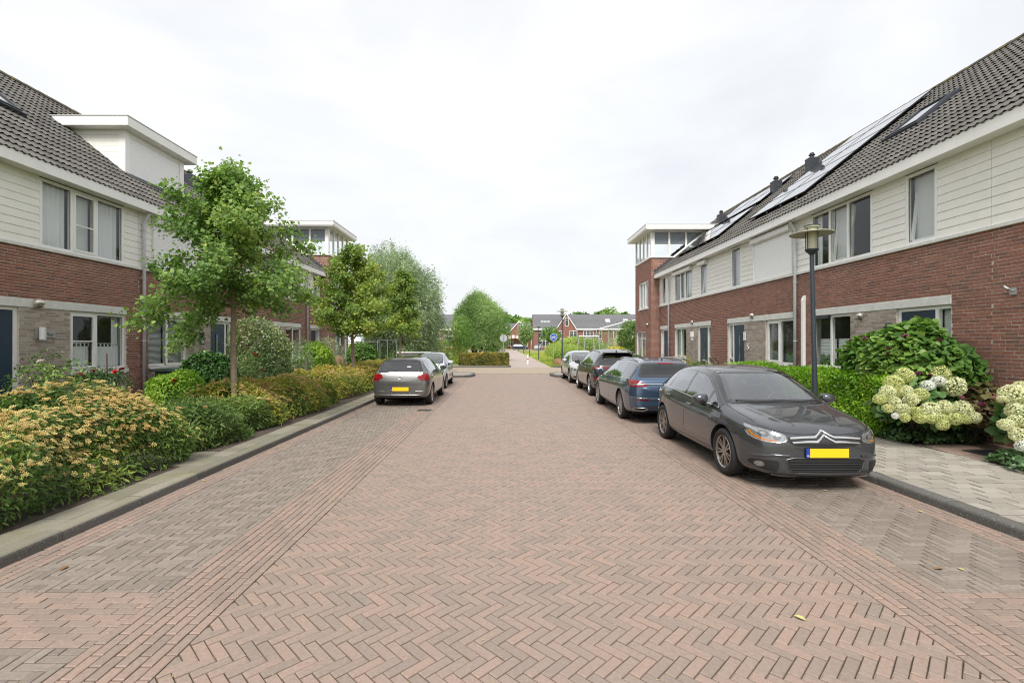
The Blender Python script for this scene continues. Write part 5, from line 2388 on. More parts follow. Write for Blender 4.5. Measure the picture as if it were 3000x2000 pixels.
# ---------------- dark grey hatchback, front towards the camera
def car_c():
    sp = spec(4.33, 1.79, 1.49, (.92, 3.528), .325,
              [(0, .62), (.03, .70), (.10, .765), (.25, .825), (.5, .885), (.8, .935), (1.0, .965), (1.1, 1.0), (1.35, 1.165), (1.6, 1.315), (1.78, 1.405), (1.95, 1.448), (2.2, 1.475), (2.55, 1.487), (2.95, 1.468), (3.3, 1.425), (3.6, 1.365), (3.82, 1.29), (3.96, 1.19), (4.1, 1.07), (4.2, .99), (4.28, .92), (4.33, .76)],
              [(0, .53), (.03, .61), (.10, .68), (.25, .75), (.5, .81), (1.0, .875), (1.3, .905), (2.5, .958), (3.4, 1.01), (3.9, 1.02), (4.1, .97), (4.22, .88), (4.33, .68)],
              [(0, .50), (.03, .60), (.10, .685), (.22, .77), (.45, .848), (.8, .886), (1.3, .895), (3.1, .895), (3.6, .875), (3.95, .825), (4.2, .75), (4.33, .63)],
              [(0, .40), (.03, .50), (.10, .575), (.3, .665), (.7, .715), (1.05, .73), (1.35, .685), (1.6, .635), (1.82, .60), (2.2, .592), (2.8, .58), (3.4, .545), (3.82, .50), (3.98, .52), (4.12, .57), (4.26, .57), (4.33, .5)],
              [(0, .225), (.08, .185), (.5, .17), (3.7, .17), (4.1, .22), (4.33, .30)])
    pt = paint('paint_anthracite', (.062, .066, .075), .5, .24)
    c = Car('parked_car', 'dark grey hatchback facing the camera, nearest of the cars on the right', sp, (3.945, 5.93, 0), 0, pt, GC)
    c.windows(1.16, 3.86, (1.52, 2.44, 3.30))
    c.screen('windscreen', 1.08, 1.81, 'front', (.97, .90), zpad=(.012, .02))
    c.screen('rear_window', 4.12, 3.85, 'rear', (.92, .88))
    c.wheels('double', 7, mat('alloy_warm', (.40, .36, .33), .28, metal=.85), rr=.70)
    c.mirrors(1.46, 1.01)
    c.seams([(1.12, -.02), (2.36, .05), (3.42, .0)], handles=(2.12, 3.12))
    # headlamps with amber strip and inner reflectors
    for s in (1, -1):
        hp = [(.465, .655), (.48, .635), (.55, .620), (.68, .624), (.75, .645), (.785, .675), (.795, .72), (.795, .77), (.77, .785), (.70, .77), (.60, .745), (.50, .722), (.47, .70)]
        P_ = hp if s > 0 else sym(hp)
        h = c.decal('headlamp', M_LAMP_CLEAR, P_, 'front', 1, .004, .012)
        sd = [(.26, .665), (.33, .70), (.40, .745), (.47, .79), (.45, .80), (.36, .785), (.28, .765), (.26, .755)]
        c.decal('headlamp_side', M_LAMP_CLEAR, sd, 'side', s, .0045, .02, parent=h)
        am = [(.58, .630), (.68, .634), (.745, .655), (.775, .682), (.787, .73), (.773, .73), (.76, .69), (.735, .668), (.675, .648), (.58, .643)]
        c.decal('indicator', M_LAMP_AMBER, am if s > 0 else sym(am), 'front', 1, .007, .012, parent=h)
        for (cx, cz, r) in ((.685, .715, .046), (.565, .682, .038)):
            ring = [(s * cx + r * math.cos(a), cz + r * .8 * math.sin(a)) for a in [2 * math.pi * k / 20 for k in range(20)]]
            c.decal('reflector', mat('reflector_bowl', (.22, .225, .23), .12, metal=.8, coat=1), ring, 'front', 1, .007, .015, parent=h)
            r *= .5
            ring = [(s * cx + r * math.cos(a), cz + r * .8 * math.sin(a)) for a in [2 * math.pi * k / 14 for k in range(14)]]
            c.decal('bulb', M_LAMP_CLEAR, ring, 'front', 1, .009, .015, parent=h)
        ln = [(s * a, b) for a, b in ((.462, .66), (.478, .632), (.55, .616), (.68, .620), (.754, .641), (.79, .672), (.80, .72))]
        c.strip('lamp_bezel', M_CHROME, ln, .012, 'front', 1, .006, parent=h, raise_=.004)
        # fog lamp recess
        fg = [(.56, .40), (.66, .395), (.77, .385), (.80, .355), (.79, .31), (.68, .265), (.575, .25), (.55, .33)]
        f = c.decal('fog_recess', M_BLACK, smooth_poly(fg if s > 0 else sym(fg), 1), 'front', 1, .003, .03)
        for r, m_, o_ in ((.042, M_ALLOY_DARK, .006), (.034, M_LAMP_CLEAR, .010)):
            c.decal('fog_lamp', m_, [(s * .725 + r * math.cos(a), .335 + r * math.sin(a)) for a in [2 * math.pi * k / 18 for k in range(18)]], 'front', 1, o_, .02, parent=f)
        c.strip('bumper_crease', pt, [(s * .44, .46), (s * .62, .46), (s * .78, .425)], .03, 'front', 1, .002, raise_=.014)
        tl = [(3.98, .72), (4.3, .70), (4.32, .86), (4.14, .93), (3.96, .90)]
        c.decal('tail_lamp', M_LAMP_RED, smooth_poly(tl, 1), 'side', s, .006, .04)
        c.strip('shoulder_crease', pt, [(1.35, .72), (2.0, .73), (2.9, .78), (3.7, .84)], .05, 'side', s, .0003, raise_=.006)
    # grille with the two chevron bars
    gp = [(-.455, .63), (-.36, .585), (0, .572), (.36, .585), (.455, .63), (.44, .69), (.2, .705), (0, .712), (-.2, .705), (-.44, .69)]
    g = c.decal('grille', M_BLACK, gp, 'front', 1, .003, .03)
    for dz in (0, -.05):
        ch = [(-.43, .672), (-.25, .683), (-.115, .686), (-.06, .715), (0, .758), (.06, .715), (.115, .686), (.25, .683), (.43, .672)]
        c.strip('chevron_bar', M_CHROME, [(x * (1 if dz == 0 else .95), z + dz) for x, z in ch], .024, 'front', 1, .010, parent=g, raise_=.012, step=.025)
    lg = [(-.48, .41), (-.40, .435), (0, .442), (.40, .435), (.48, .41), (.45, .30), (.38, .25), (-.38, .25), (-.45, .30)]
    g2 = c.decal('lower_grille', M_BLACK, lg, 'front', 1, .003, .04)
    for z in (.275, .305, .335, .365, .395):
        w_ = .44 if z > .29 else .40
        c.strip('grille_slat', M_ALLOY_DARK if False else M_GLOSSBLACK, [(-w_, z), (0, z + .004), (w_, z)], .013, 'front', 1, .008, parent=g2, raise_=.012)
    c.strip('grille_surround', M_ALLOY_DARK, lg, .016, 'front', 1, .006, closed=True, raise_=.008)
    c.strip('bumper_lip', pt, [(-.62, .215), (-.3, .195), (0, .19), (.3, .195), (.62, .215)], .04, 'front', 1, .006, raise_=.012)
    c.strip('bonnet_gap', M_SEAM, [(-.70, .80), (-.60, .768), (-.44, .732), (-.2, .712), (-.06, .726), (0, .752), (.06, .726), (.2, .712), (.44, .732), (.60, .768), (.70, .80)], .007, 'front', 1, .0012, step=.03)
    for s in (-1, 1):
        c.strip('bonnet_gap', M_SEAM, [(s * .70, .36), (s * .735, .7), (s * .735, 1.1)], .007, 'top', 1, .0012)
        c.strip('bonnet_crease', pt, [(s * .30, .2), (s * .41, .5), (s * .52, .98)], .09, 'top', 1, .0002, raise_=.004)
    c.plate(.505, 'front')
    wiper(c, [(.12, 1.005), (-.3, .998), (-.58, 1.01)], 'front')
    wiper(c, [(-.05, 1.012), (.35, 1.0), (.62, 1.015)], 'front')
    box_on(c, 'rear_view_mirror', M_BLACK, -.11, .11, 1.83, 1.86, 1.26, 1.32, .01)
    c.decal('tax_recess', M_SEAM, smooth_poly([(-.36, .475), (-.30, .475), (-.30, .44), (-.36, .44)], 1), 'front', 1, .001, .03) if False else None
    c.finish()
    return c


# ---------------- blue estate, tail towards the camera
def car_m():
    sp = spec(4.87, 1.86, 1.5, (.95, 3.80), .345,
              [(0, .58), (.04, .68), (.12, .75), (.3, .82), (.7, .90), (1.2, .97), (1.34, 1.0), (1.65, 1.17), (1.95, 1.32), (2.25, 1.42), (2.6, 1.475), (3.1, 1.495), (3.7, 1.49), (4.2, 1.45), (4.42, 1.42), (4.5, 1.37), (4.6, 1.22), (4.72, 1.07), (4.79, 1.02), (4.84, .95), (4.87, .74)],
              [(0, .50), (.04, .60), (.12, .67), (.3, .74), (.7, .82), (1.3, .90), (2.5, .95), (3.8, .985), (4.4, 1.0), (4.7, .96), (4.84, .84), (4.87, .66)],
              [(0, .60), (.04, .70), (.12, .78), (.3, .85), (.7, .90), (1.2, .925), (3.8, .93), (4.3, .915), (4.6, .88), (4.78, .82), (4.87, .72)],
              [(0, .46), (.04, .58), (.12, .64), (.4, .69), (1.2, .73), (1.6, .69), (2.2, .62), (3.0, .60), (4.0, .60), (4.42, .585), (4.55, .60), (4.7, .68), (4.82, .70), (4.87, .58)],
              [(0, .24), (.1, .19), (.5, .17), (4.2, .18), (4.6, .24), (4.87, .33)])
    sp['privacy'] = 2.6
    pt = paint('paint_steel_blue', (.06, .10, .165), .6, .25)
    c = Car('parked_car', 'steel blue estate car with roof rails, rear towards the camera', sp, (3.735, 10.9 + 4.87, 0), math.pi, pt, GC)
    c.windows(1.4, 4.44, (1.95, 2.85, 3.70), sh_r=.12)
    c.screen('windscreen', 1.36, 2.3, 'front', (.98, .92))
    c.screen('rear_window', 4.70, 4.46, 'rear', (.97, .93), zpad=(.0, .035))
    c.wheels('double', 10, M_ALLOY, rr=.74)
    c.mirrors(1.85, 1.05)
    c.seams([(1.3, -.02), (2.55, .04), (3.62, .0)], handles=(2.3, 3.35))
    roof_rails(c, 2.3, 4.3, M_ALLOY)
    antenna(c, 4.15, 'fin')
    c.decal('sunroof', M_CARGLASS, [(-.42, 2.5), (.42, 2.5), (.42, 3.7), (-.42, 3.7)], 'top', 1, .004, .1)
    c.strip('brake_light', M_LAMP_RED, [(-.18, 1.375), (.18, 1.375)], .022, 'rear', 1, .012)
    wiper(c, [(-.02, 1.055), (-.4, 1.06)], 'rear')
    for s in (1, -1):
        tl = [(.50, .885), (.62, .862), (.80, .855), (.915, .87), (.925, .93), (.90, 1.0), (.78, 1.01), (.62, .97)]
        P_ = tl if s > 0 else sym(tl)
        h = c.decal('tail_lamp', M_LAMP_RED, P_, 'rear', 1, .005, .02)
        sd = [(4.42, .885), (4.78, .86), (4.8, .99), (4.55, 1.0), (4.46, .96)]
        c.decal('tail_lamp_side', M_LAMP_RED, smooth_poly(sd, 1), 'side', s, .004, .03, parent=h)
        wl = [(.60, .895), (.90, .89), (.905, .925), (.60, .93)]
        c.decal('reversing_lamp', M_LAMP_CLEAR, wl if s > 0 else sym(wl), 'rear', 1, .008, .03, parent=h)
        c.decal('reflector', M_LAMP_REDD, [(s * a, b) for a, b in ((.50, .545), (.78, .555), (.78, .58), (.50, .58))][::s], 'rear', 1, .005, .03)
        ex = smooth_poly([(.55, .325), (.82, .325), (.78, .385), (.50, .385)], 1)
        e = c.strip('exhaust_trim', M_CHROME, [(s * a, b) for a, b in ex], .016, 'rear', 1, .008, closed=True, raise_=.01)
        c.decal('exhaust_mouth', M_SEAM, [(s * a, b) for a, b in ex], 'rear', 1, .005, .04, parent=e)
        c.strip('tailgate_gap', M_SEAM, [(s * .80, 1.01), (s * .78, .72), (s * .70, .56), (0, .53)], .008, 'rear', 1, .002)
        c.strip('bumper_trim', M_CHROME, [(s * .70, .618), (s * .86, .62)], .012, 'rear', 1, .006)
        c.strip('sill_trim', M_CHROME, [(1.3, .36), (3.35, .40)], .014, 'side', s, .005, raise_=.003)
        c.strip('shoulder_crease', pt, [(1.1, .80), (2.5, .84), (4.1, .88)], .03, 'side', s, .0005, raise_=.008)
        fl = smooth_poly([(.42, .62), (.72, .63), (.85, .72), (.80, .755), (.6, .70)], 1)
        c.decal('headlamp', M_LAMP_CLEAR, [(s * a, b) for a, b in fl], 'front', 1, .004, .03)
    c.strip('tailgate_trim', M_CHROME, [(-.72, .925), (-.3, .922), (0, .922), (.3, .922), (.72, .925)], .022, 'rear', 1, .010, raise_=.006)
    c.strip('tailgate_trim', M_CHROME, [(-.70, .60), (0, .595), (.70, .60)], .014, 'rear', 1, .006, raise_=.004)
    ov = [(.065 * math.cos(a), .935 + .027 * math.sin(a)) for a in [2 * math.pi * k / 24 for k in range(24)]]
    o = c.decal('emblem', mat('emblem_blue', (.02, .04, .12), .2, coat=1), ov, 'rear', 1, .018, .02)
    c.strip('emblem_ring', M_CHROME, ov, .008, 'rear', 1, .019, closed=True, parent=o, raise_=.002)
    c.decal('diffuser', M_BLACK, [(-.62, .39), (-.56, .43), (.56, .43), (.62, .39), (.45, .36), (-.45, .36)], 'rear', 1, .004, .05)
    c.plate(.80, 'rear', 'N-0')
    c.finish()
    return c


# ---------------- dark crossover, tail towards the camera
def car_i():
    sp = spec(4.58, 1.85, 1.64, (.87, 3.64), .365,
              [(0, .70), (.04, .80), (.12, .88), (.3, .95), (.8, 1.05), (1.0, 1.09), (1.15, 1.14), (1.5, 1.33), (1.85, 1.50), (2.1, 1.575), (2.5, 1.625), (3.0, 1.63), (3.6, 1.595), (4.05, 1.54), (4.16, 1.50), (4.26, 1.36), (4.38, 1.22), (4.46, 1.16), (4.54, 1.06), (4.58, .82)],
              [(0, .60), (.04, .70), (.12, .78), (.3, .85), (.8, .95), (1.2, 1.0), (2.5, 1.04), (3.6, 1.08), (4.2, 1.12), (4.45, 1.04), (4.54, .94), (4.58, .72)],
              [(0, .60), (.04, .70), (.12, .79), (.3, .86), (.7, .91), (1.2, .925), (3.6, .93), (4.1, .91), (4.35, .87), (4.5, .80), (4.58, .70)],
              [(0, .48), (.04, .60), (.12, .66), (.4, .71), (1.0, .74), (1.5, .68), (2.1, .62), (3.0, .60), (3.7, .585), (4.16, .56), (4.28, .60), (4.42, .68), (4.52, .70), (4.58, .58)],
              [(0, .27), (.1, .22), (.5, .2), (4.0, .21), (4.3, .27), (4.58, .36)])
    sp['privacy'] = 2.4
    pt = paint('paint_dark_umber', (.030, .029, .028), .5, .28)
    c = Car('parked_car', 'black high-roofed crossover parked between the blue estate and the silver car', sp, (3.875, 16.25 + 4.58, 0), math.pi, pt, GC)
    c.windows(1.25, 4.2, (1.75, 2.65, 3.50), sh_r=.16)
    c.screen('windscreen', 1.15, 2.1, 'front', (.98, .92))
    c.screen('rear_window', 4.42, 4.18, 'rear', (.95, .92), zpad=(.03, .05))
    c.wheels('five', 5, M_ALLOY, rr=.74)
    c.mirrors(1.65, 1.13)
    c.seams([(1.15, -.02), (2.4, .04), (3.42, .0)], z0=.34, handles=(2.15, 3.15))
    roof_rails(c, 2.0, 4.0, M_ALLOY)
    antenna(c, 3.9, 'fin')
    box_on(c, 'spoiler', M_GLOSSBLACK, -.55, .55, 4.1, 4.32, 1.505, 1.535, .012)
    c.decal('roof_panel', M_CARGLASS, [(-.42, 2.3), (.42, 2.3), (.42, 3.8), (-.42, 3.8)], 'top', 1, .004, .1)
    for s in (1, -1):
        tl = [(.30, .985), (.55, .96), (.80, .955), (.90, .97), (.90, 1.05), (.80, 1.075), (.55, 1.05), (.30, 1.01)]
        h = c.decal('tail_lamp', M_LAMP_REDD, [(s * a, b) for a, b in tl][::s], 'rear', 1, .005, .02)
        c.decal('tail_lamp_side', M_LAMP_RED, smooth_poly([(4.2, .985), (4.5, .965), (4.5, 1.06), (4.26, 1.06)], 1), 'side', s, .004, .03, parent=h)
        for z in (.99, 1.035):
            c.strip('light_bar', M_LAMP_RED, [(s * .35, z), (s * .6, z), (s * .88, z + .005)], .016, 'rear', 1, .008, parent=h)
        c.strip('light_bar', M_NUMW, [(s * .60, 1.012), (s * .80, 1.012)], .014, 'rear', 1, .009, parent=h)
        c.decal('reflector', M_LAMP_RED, [(s * a, b) for a, b in smooth_poly([(.70, .60), (.84, .60), (.85, .70), (.76, .70)], 1)], 'rear', 1, .006, .03)
        c.strip('sill_trim', M_BLACK, [(1.1, .29), (3.3, .29)], .09, 'side', s, .004)
        c.strip('bumper_trim', M_ALLOY, [(s * .35, .47), (s * .86, .50)], .016, 'rear', 1, .006, raise_=.004)
        c.strip('tailgate_gap', M_SEAM, [(s * .78, .95), (s * .70, .70), (0, .68)], .009, 'rear', 1, .002)
    c.decal('diffuser', M_BLACK, [(-.78, .34), (.78, .34), (.82, .46), (.5, .50), (-.5, .50), (-.82, .46)], 'rear', 1, .004, .05)
    em = [(.055 * math.cos(a), .90 + .055 * math.sin(a)) for a in [2 * math.pi * k / 24 for k in range(24)]]
    c.strip('emblem', M_CHROME, em, .009, 'rear', 1, .008, closed=True, raise_=.003)
    c.plate(.74, 'rear')
    c.finish()
    return c


# ---------------- silver saloon-estate, front towards the camera
def car_p():
    sp = spec(4.77, 1.83, 1.48, (.90, 3.69), .335,
              [(0, .60), (.04, .69), (.12, .75), (.3, .81), (.7, .89), (1.15, .955), (1.28, .985), (1.6, 1.16), (1.9, 1.31), (2.2, 1.41), (2.6, 1.46), (3.1, 1.48), (3.7, 1.46), (4.2, 1.41), (4.38, 1.36), (4.5, 1.18), (4.62, 1.04), (4.7, .98), (4.74, .92), (4.77, .74)],
              [(0, .52), (.04, .61), (.12, .67), (.3, .73), (.7, .81), (1.3, .90), (2.5, .94), (3.8, .97), (4.3, .98), (4.6, .94), (4.74, .82), (4.77, .66)],
              [(0, .64), (.04, .72), (.12, .79), (.3, .85), (.7, .895), (1.2, .912), (3.8, .915), (4.2, .90), (4.5, .86), (4.68, .80), (4.77, .70)],
              [(0, .50), (.04, .60), (.12, .65), (.4, .69), (1.15, .725), (1.6, .68), (2.2, .61), (3.0, .60), (4.0, .59), (4.38, .56), (4.5, .60), (4.65, .66), (4.73, .68), (4.77, .56)],
              [(0, .23), (.1, .18), (.5, .17), (4.1, .18), (4.5, .24), (4.77, .33)])
    pt = paint('paint_silver', (.50, .50, .49), .5, .3)
    c = Car('parked_car', 'silver car facing the camera at the far end of the right-hand row', sp, (3.88, 21.75, 0), 0, pt, GC)
    c.windows(1.33, 4.45, (1.85, 2.75, 3.6))
    c.screen('windscreen', 1.28, 2.22, 'front', (.96, .89))
    c.screen('rear_window', 4.6, 4.4, 'rear', (.98, .95))
    c.wheels('double', 8, M_ALLOY, rr=.72)
    c.mirrors(1.75, 1.03)
    c.seams([(1.2, -.02), (2.45, .04), (3.5, .0)], handles=(2.2, 3.2))
    for s in (1, -1):
        hp = [(.40, .60), (.60, .59), (.78, .61), (.85, .66), (.86, .73), (.80, .745), (.62, .70), (.42, .665)]
        h = c.decal('headlamp', M_LAMP_CLEAR, [(s * a, b) for a, b in hp][::s], 'front', 1, .004, .02)
        for cx in (.56, .72):
            c.decal('reflector', M_BLACK, [(s * cx + .05 * math.cos(a), .655 + .03 * math.sin(a)) for a in [2 * math.pi * k / 14 for k in range(14)]], 'front', 1, .007, .03, parent=h)
        c.decal('intake', M_BLACK, [(s * a, b) for a, b in smooth_poly([(.45, .28), (.78, .29), (.80, .38), (.48, .36)], 1)], 'front', 1, .004, .03)
    g = c.decal('grille', M_BLACK, [(-.40, .60), (.40, .60), (.40, .665), (.2, .685), (-.2, .685), (-.40, .665)], 'front', 1, .003, .04)
    for z in (.612, .632, .652):
        c.strip('grille_bar', M_CHROME, [(-.39, z), (.39, z)], .010, 'front', 1, .007, parent=g, raise_=.004)
    c.decal('lower_grille', M_BLACK, [(-.42, .27), (.42, .27), (.42, .37), (-.42, .37)], 'front', 1, .003, .04)
    c.strip('bumper_trim', M_CHROME, [(-.78, .26), (0, .25), (.78, .26)], .016, 'front', 1, .006, raise_=.004)
    c.plate(.47, 'front')
    c.finish()
    return c


# ---------------- grey-brown hatchback, tail towards the camera (left)
def car_v():
    sp = spec(4.05, 1.75, 1.45, (.80, 3.35), .315,
              [(0, .60), (.04, .70), (.12, .77), (.3, .83), (.8, .93), (1.0, .965), (1.12, 1.0), (1.4, 1.17), (1.7, 1.32), (1.95, 1.40), (2.3, 1.44), (2.8, 1.45), (3.3, 1.425), (3.62, 1.385), (3.72, 1.33), (3.82, 1.18), (3.92, 1.02), (3.97, .97), (4.02, .90), (4.05, .72)],
              [(0, .52), (.04, .61), (.12, .69), (.3, .75), (.8, .86), (1.2, .91), (2.3, .945), (3.2, .97), (3.7, .98), (3.9, .93), (4.02, .82), (4.05, .66)],
              [(0, .60), (.04, .68), (.12, .75), (.3, .82), (.7, .865), (1.2, .875), (3.2, .878), (3.6, .865), (3.85, .835), (3.98, .785), (4.05, .70)],
              [(0, .46), (.04, .56), (.12, .62), (.4, .66), (1.0, .69), (1.4, .65), (1.95, .59), (2.8, .58), (3.4, .57), (3.65, .56), (3.78, .58), (3.9, .65), (3.99, .67), (4.05, .57)],
              [(0, .24), (.1, .19), (.5, .17), (3.5, .18), (3.8, .22), (4.05, .28)])
    pt = paint('paint_limestone', (.145, .142, .137), .6, .26)
    c = Car('parked_car', 'grey-brown hatchback on the left with its rear towards the camera', sp, (-3.07, 14.08 + 4.05, 0), math.pi, pt, GC)
    c.windows(1.15, 3.68, (1.6, 2.45, 3.30), chrome=False)
    c.screen('windscreen', 1.12, 1.98, 'front', (.98, .92))
    c.screen('rear_window', 3.93, 3.7, 'rear', (.97, .93), zpad=(.0, .035))
    c.wheels('five', 10, M_ALLOY, rr=.70)
    c.mirrors(1.52, 1.03)
    c.seams([(1.05, -.02), (2.22, .04), (3.16, .0)], handles=(2.0, 2.95))
    antenna(c, 3.3)
    c.decal('roof_panel', M_GLOSSBLACK, [(-.45, 1.95), (.45, 1.95), (.45, 3.3), (-.45, 3.3)], 'top', 1, .003, .1)
    c.strip('spoiler_edge', M_GLOSSBLACK, [(-.55, 1.335), (-.3, 1.35), (0, 1.355), (.3, 1.35), (.55, 1.335)], .05, 'rear', 1, .010)
    c.strip('brake_light', M_LAMP_REDD, [(-.12, 1.352), (.12, 1.352)], .02, 'rear', 1, .013)
    wiper(c, [(-.02, 1.02), (.16, 1.035), (.26, 1.03)], 'rear')
    for s in (1, -1):
        tl = [(.50, .845), (.54, .93), (.60, .955), (.72, .955), (.83, .945), (.845, .86), (.83, .775), (.74, .755), (.60, .765)]
        h = c.decal('tail_lamp', M_LAMP_RED, [(s * a, b) for a, b in tl][::s], 'rear', 1, .006, .02)
        c.decal('tail_lamp_side', M_LAMP_RED, smooth_poly([(3.72, .80), (3.99, .77), (3.99, .95), (3.78, .94)], 1), 'side', s, .005, .03, parent=h)
        c.strip('lamp_line', M_LAMP_REDD, [(s * .53, .845), (s * .60, .80), (s * .80, .80)], .02, 'rear', 1, .009, parent=h)
        c.strip('lamp_line', M_LAMP_REDD, [(s * .55, .88), (s * .62, .92), (s * .81, .915)], .012, 'rear', 1, .009, parent=h)
        c.strip('tailgate_gap', M_SEAM, [(s * .66, .755), (s * .64, .68), (s * .56, .645), (0, .64)], .008, 'rear', 1, .002)
        c.strip('bumper_crease', pt, [(s * .84, .475), (s * .60, .46), (s * .34, .45), (s * .26, .52), (0, .53)] if False else [(s * .85, .46), (s * .45, .445)], .025, 'rear', 1, .001, raise_=.008)
        c.strip('shoulder_crease', pt, [(.8, .80), (2.2, .84), (3.5, .87)], .03, 'side', s, .0005, raise_=.008)
        c.decal('headlamp', M_LAMP_CLEAR, [(s * a, b) for a, b in smooth_poly([(.42, .62), (.72, .63), (.80, .72), (.6, .70)], 1)], 'front', 1, .004, .03)
    c.strip('tailgate_crease', pt, [(-.52, .945), (0, .95), (.52, .945)], .02, 'rear', 1, .001, raise_=.008)
    em = [(.058 * math.cos(a), .845 + .058 * math.sin(a)) for a in [2 * math.pi * k / 28 for k in range(28)]]
    o = c.decal('emblem', M_BLACK, em, 'rear', 1, .008, .03)
    c.strip('emblem_ring', M_CHROME, em, .010, 'rear', 1, .011, closed=True, parent=o, raise_=.003)
    c.strip('emblem_letter', M_CHROME, [(-.022, .895), (0, .852), (.022, .895)], .009, 'rear', 1, .012, parent=o, step=.01)
    c.strip('emblem_letter', M_CHROME, [(-.045, .875), (-.022, .800), (0, .842), (.022, .800), (.045, .875)], .009, 'rear', 1, .012, parent=o, step=.01)
    h, n = c.hit((.56, .745), 'rear')
    text_mesh('POLO', .045, M_CHROME, c.root, (.565, h.y + .012, .722), (R(90), 0, math.pi), 'LEFT')
    c.decal('diffuser', M_BLACK, smooth_poly([(-.72, .235), (.72, .235), (.66, .30), (.50, .325), (-.50, .325), (-.66, .30)], 1), 'rear', 1, .004, .04)
    c.strip('diffuser_trim', M_ALLOY, [(-.72, .27), (-.58, .335), (-.3, .345), (0, .345), (.3, .345), (.58, .335), (.72, .27)], .012, 'rear', 1, .007, raise_=.004)
    c.plate(.515, 'rear')
    c.finish()
    return c


# ---------------- pale blue city car, front towards the camera (left)
def car_s(name, label, loc, rz, pt, full=True, group=GC):
    sp = spec(3.45, 1.62, 1.46, (.66, 3.0), .285,
              [(0, .60), (.04, .70), (.12, .79), (.3, .87), (.6, .95), (.74, .985), (.85, 1.03), (1.1, 1.19), (1.35, 1.33), (1.6, 1.42), (2.0, 1.46), (2.5, 1.45), (2.9, 1.41), (3.1, 1.36), (3.22, 1.22), (3.32, 1.05), (3.38, .98), (3.42, .90), (3.45, .72)],
              [(0, .52), (.04, .62), (.12, .70), (.3, .78), (.6, .86), (1.0, .92), (2.0, .96), (2.8, 1.0), (3.2, 1.0), (3.35, .93), (3.42, .82), (3.45, .66)],
              [(0, .54), (.04, .62), (.12, .69), (.3, .76), (.6, .80), (1.0, .81), (2.7, .81), (3.0, .80), (3.25, .77), (3.38, .72), (3.45, .64)],
              [(0, .42), (.04, .52), (.12, .57), (.4, .61), (.75, .63), (1.1, .60), (1.6, .545), (2.2, .54), (2.8, .53), (3.1, .52), (3.2, .54), (3.3, .58), (3.39, .60), (3.45, .52)],
              [(0, .24), (.1, .19), (.4, .17), (3.0, .18), (3.25, .22), (3.45, .28)])
    c = Car(name, label, sp, loc, rz, pt, group)
    c.windows(.92, 3.15, (1.25, 2.05), chrome=False)
    c.screen('windscreen', .80, 1.62, 'front', (.96, .89))
    c.screen('rear_window', 3.34, 3.14, 'rear', (.95, .92), zpad=(.0, .03))
    c.wheels('five', 6, M_ALLOY, rr=.68)
    if full:
        c.mirrors(1.22, 1.05)
        c.seams([(.85, -.02), (2.02, .04)], handles=(1.85,))
        antenna(c, 1.75)
        wiper(c, [(.1, 1.03), (-.3, 1.03), (-.5, 1.04)], 'front')
    for s in (1, -1):
        hp = smooth_poly([(.44, .64), (.62, .62), (.735, .70), (.745, .82), (.66, .80), (.50, .72)], 1)
        c.decal('headlamp', M_LAMP_CLEAR, [(s * a, b) for a, b in hp], 'front', 1, .005, .025)
        tl = smooth_poly([(.56, .72), (.72, .70), (.74, .94), (.62, .94)], 1)
        c.decal('tail_lamp', M_LAMP_RED, [(s * a, b) for a, b in tl], 'rear', 1, .005, .03)
    if full:
        c.decal('grille', M_BLACK, smooth_poly([(-.45, .34), (.45, .34), (.38, .46), (-.38, .46)], 1), 'front', 1, .003, .04)
        c.plate(.54, 'front')
    c.finish()
    return c


car_c()
car_m()
car_i()
car_p()
car_v()
car_s('parked_car', 'pale icy blue city car facing the camera beyond the grey-brown hatchback', (-3.2, 19.25, 0), 0, paint('paint_ice_blue', (.55, .63, .66), .15, .3))
# ------------------------------------------------------------------ plants
RN = np.random.default_rng(11)
T_OVAL = (np.array([(0, 0, 0), (.19, .26, .05), (.2, .62, .06), (0, 1, -.05), (-.2, .62, .06), (-.19, .26, .05)]), np.array([(0, 1, 2, 3), (0, 3, 4, 5)]))
T_LANCE = (np.array([(0, 0, 0), (.13, .3, .04), (.12, .62, .04), (0, 1, -.08), (-.12, .62, .04), (-.13, .3, .04)]), np.array([(0, 1, 2, 3), (0, 3, 4, 5)]))
T_ROUND = (np.array([(0, 0, 0), (.36, .25, .05), (.38, .62, .06), (0, 1, -.04), (-.38, .62, .06), (-.36, .25, .05)]), np.array([(0, 1, 2), (0, 2, 3), (0, 3, 4), (0, 4, 5)]))
T_FAN = (np.array([(0, 0, 0), (.52, .62, .05), (.33, .95, .02), (0, .86, -.05), (-.33, .95, .02), (-.52, .62, .05)]), np.array([(0, 1, 2), (0, 2, 3), (0, 3, 4), (0, 4, 5)]))
T_NARROW = (np.array([(0, 0, 0), (.10, .4, .03), (0, 1, -.06), (-.10, .4, .03)]), np.array([(0, 1, 2), (0, 2, 3)]))
T_BLADE = (np.array([(-.03, 0, 0), (.03, 0, 0), (.022, .55, .05), (-.022, .55, .05), (0, 1, .2)]), np.array([(0, 1, 2), (0, 2, 3), (3, 2, 4)]))


def unit(a):
    return a / np.maximum(np.linalg.norm(a, axis=1, keepdims=True), 1e-6)


def frames(nrm, tip):
    """rotation matrices with z along nrm and y towards tip"""
    z = unit(nrm)
    y = tip - z * np.sum(tip * z, axis=1, keepdims=True)
    y = unit(y)
    x = np.cross(y, z)
    return np.stack([x, y, z], axis=2)


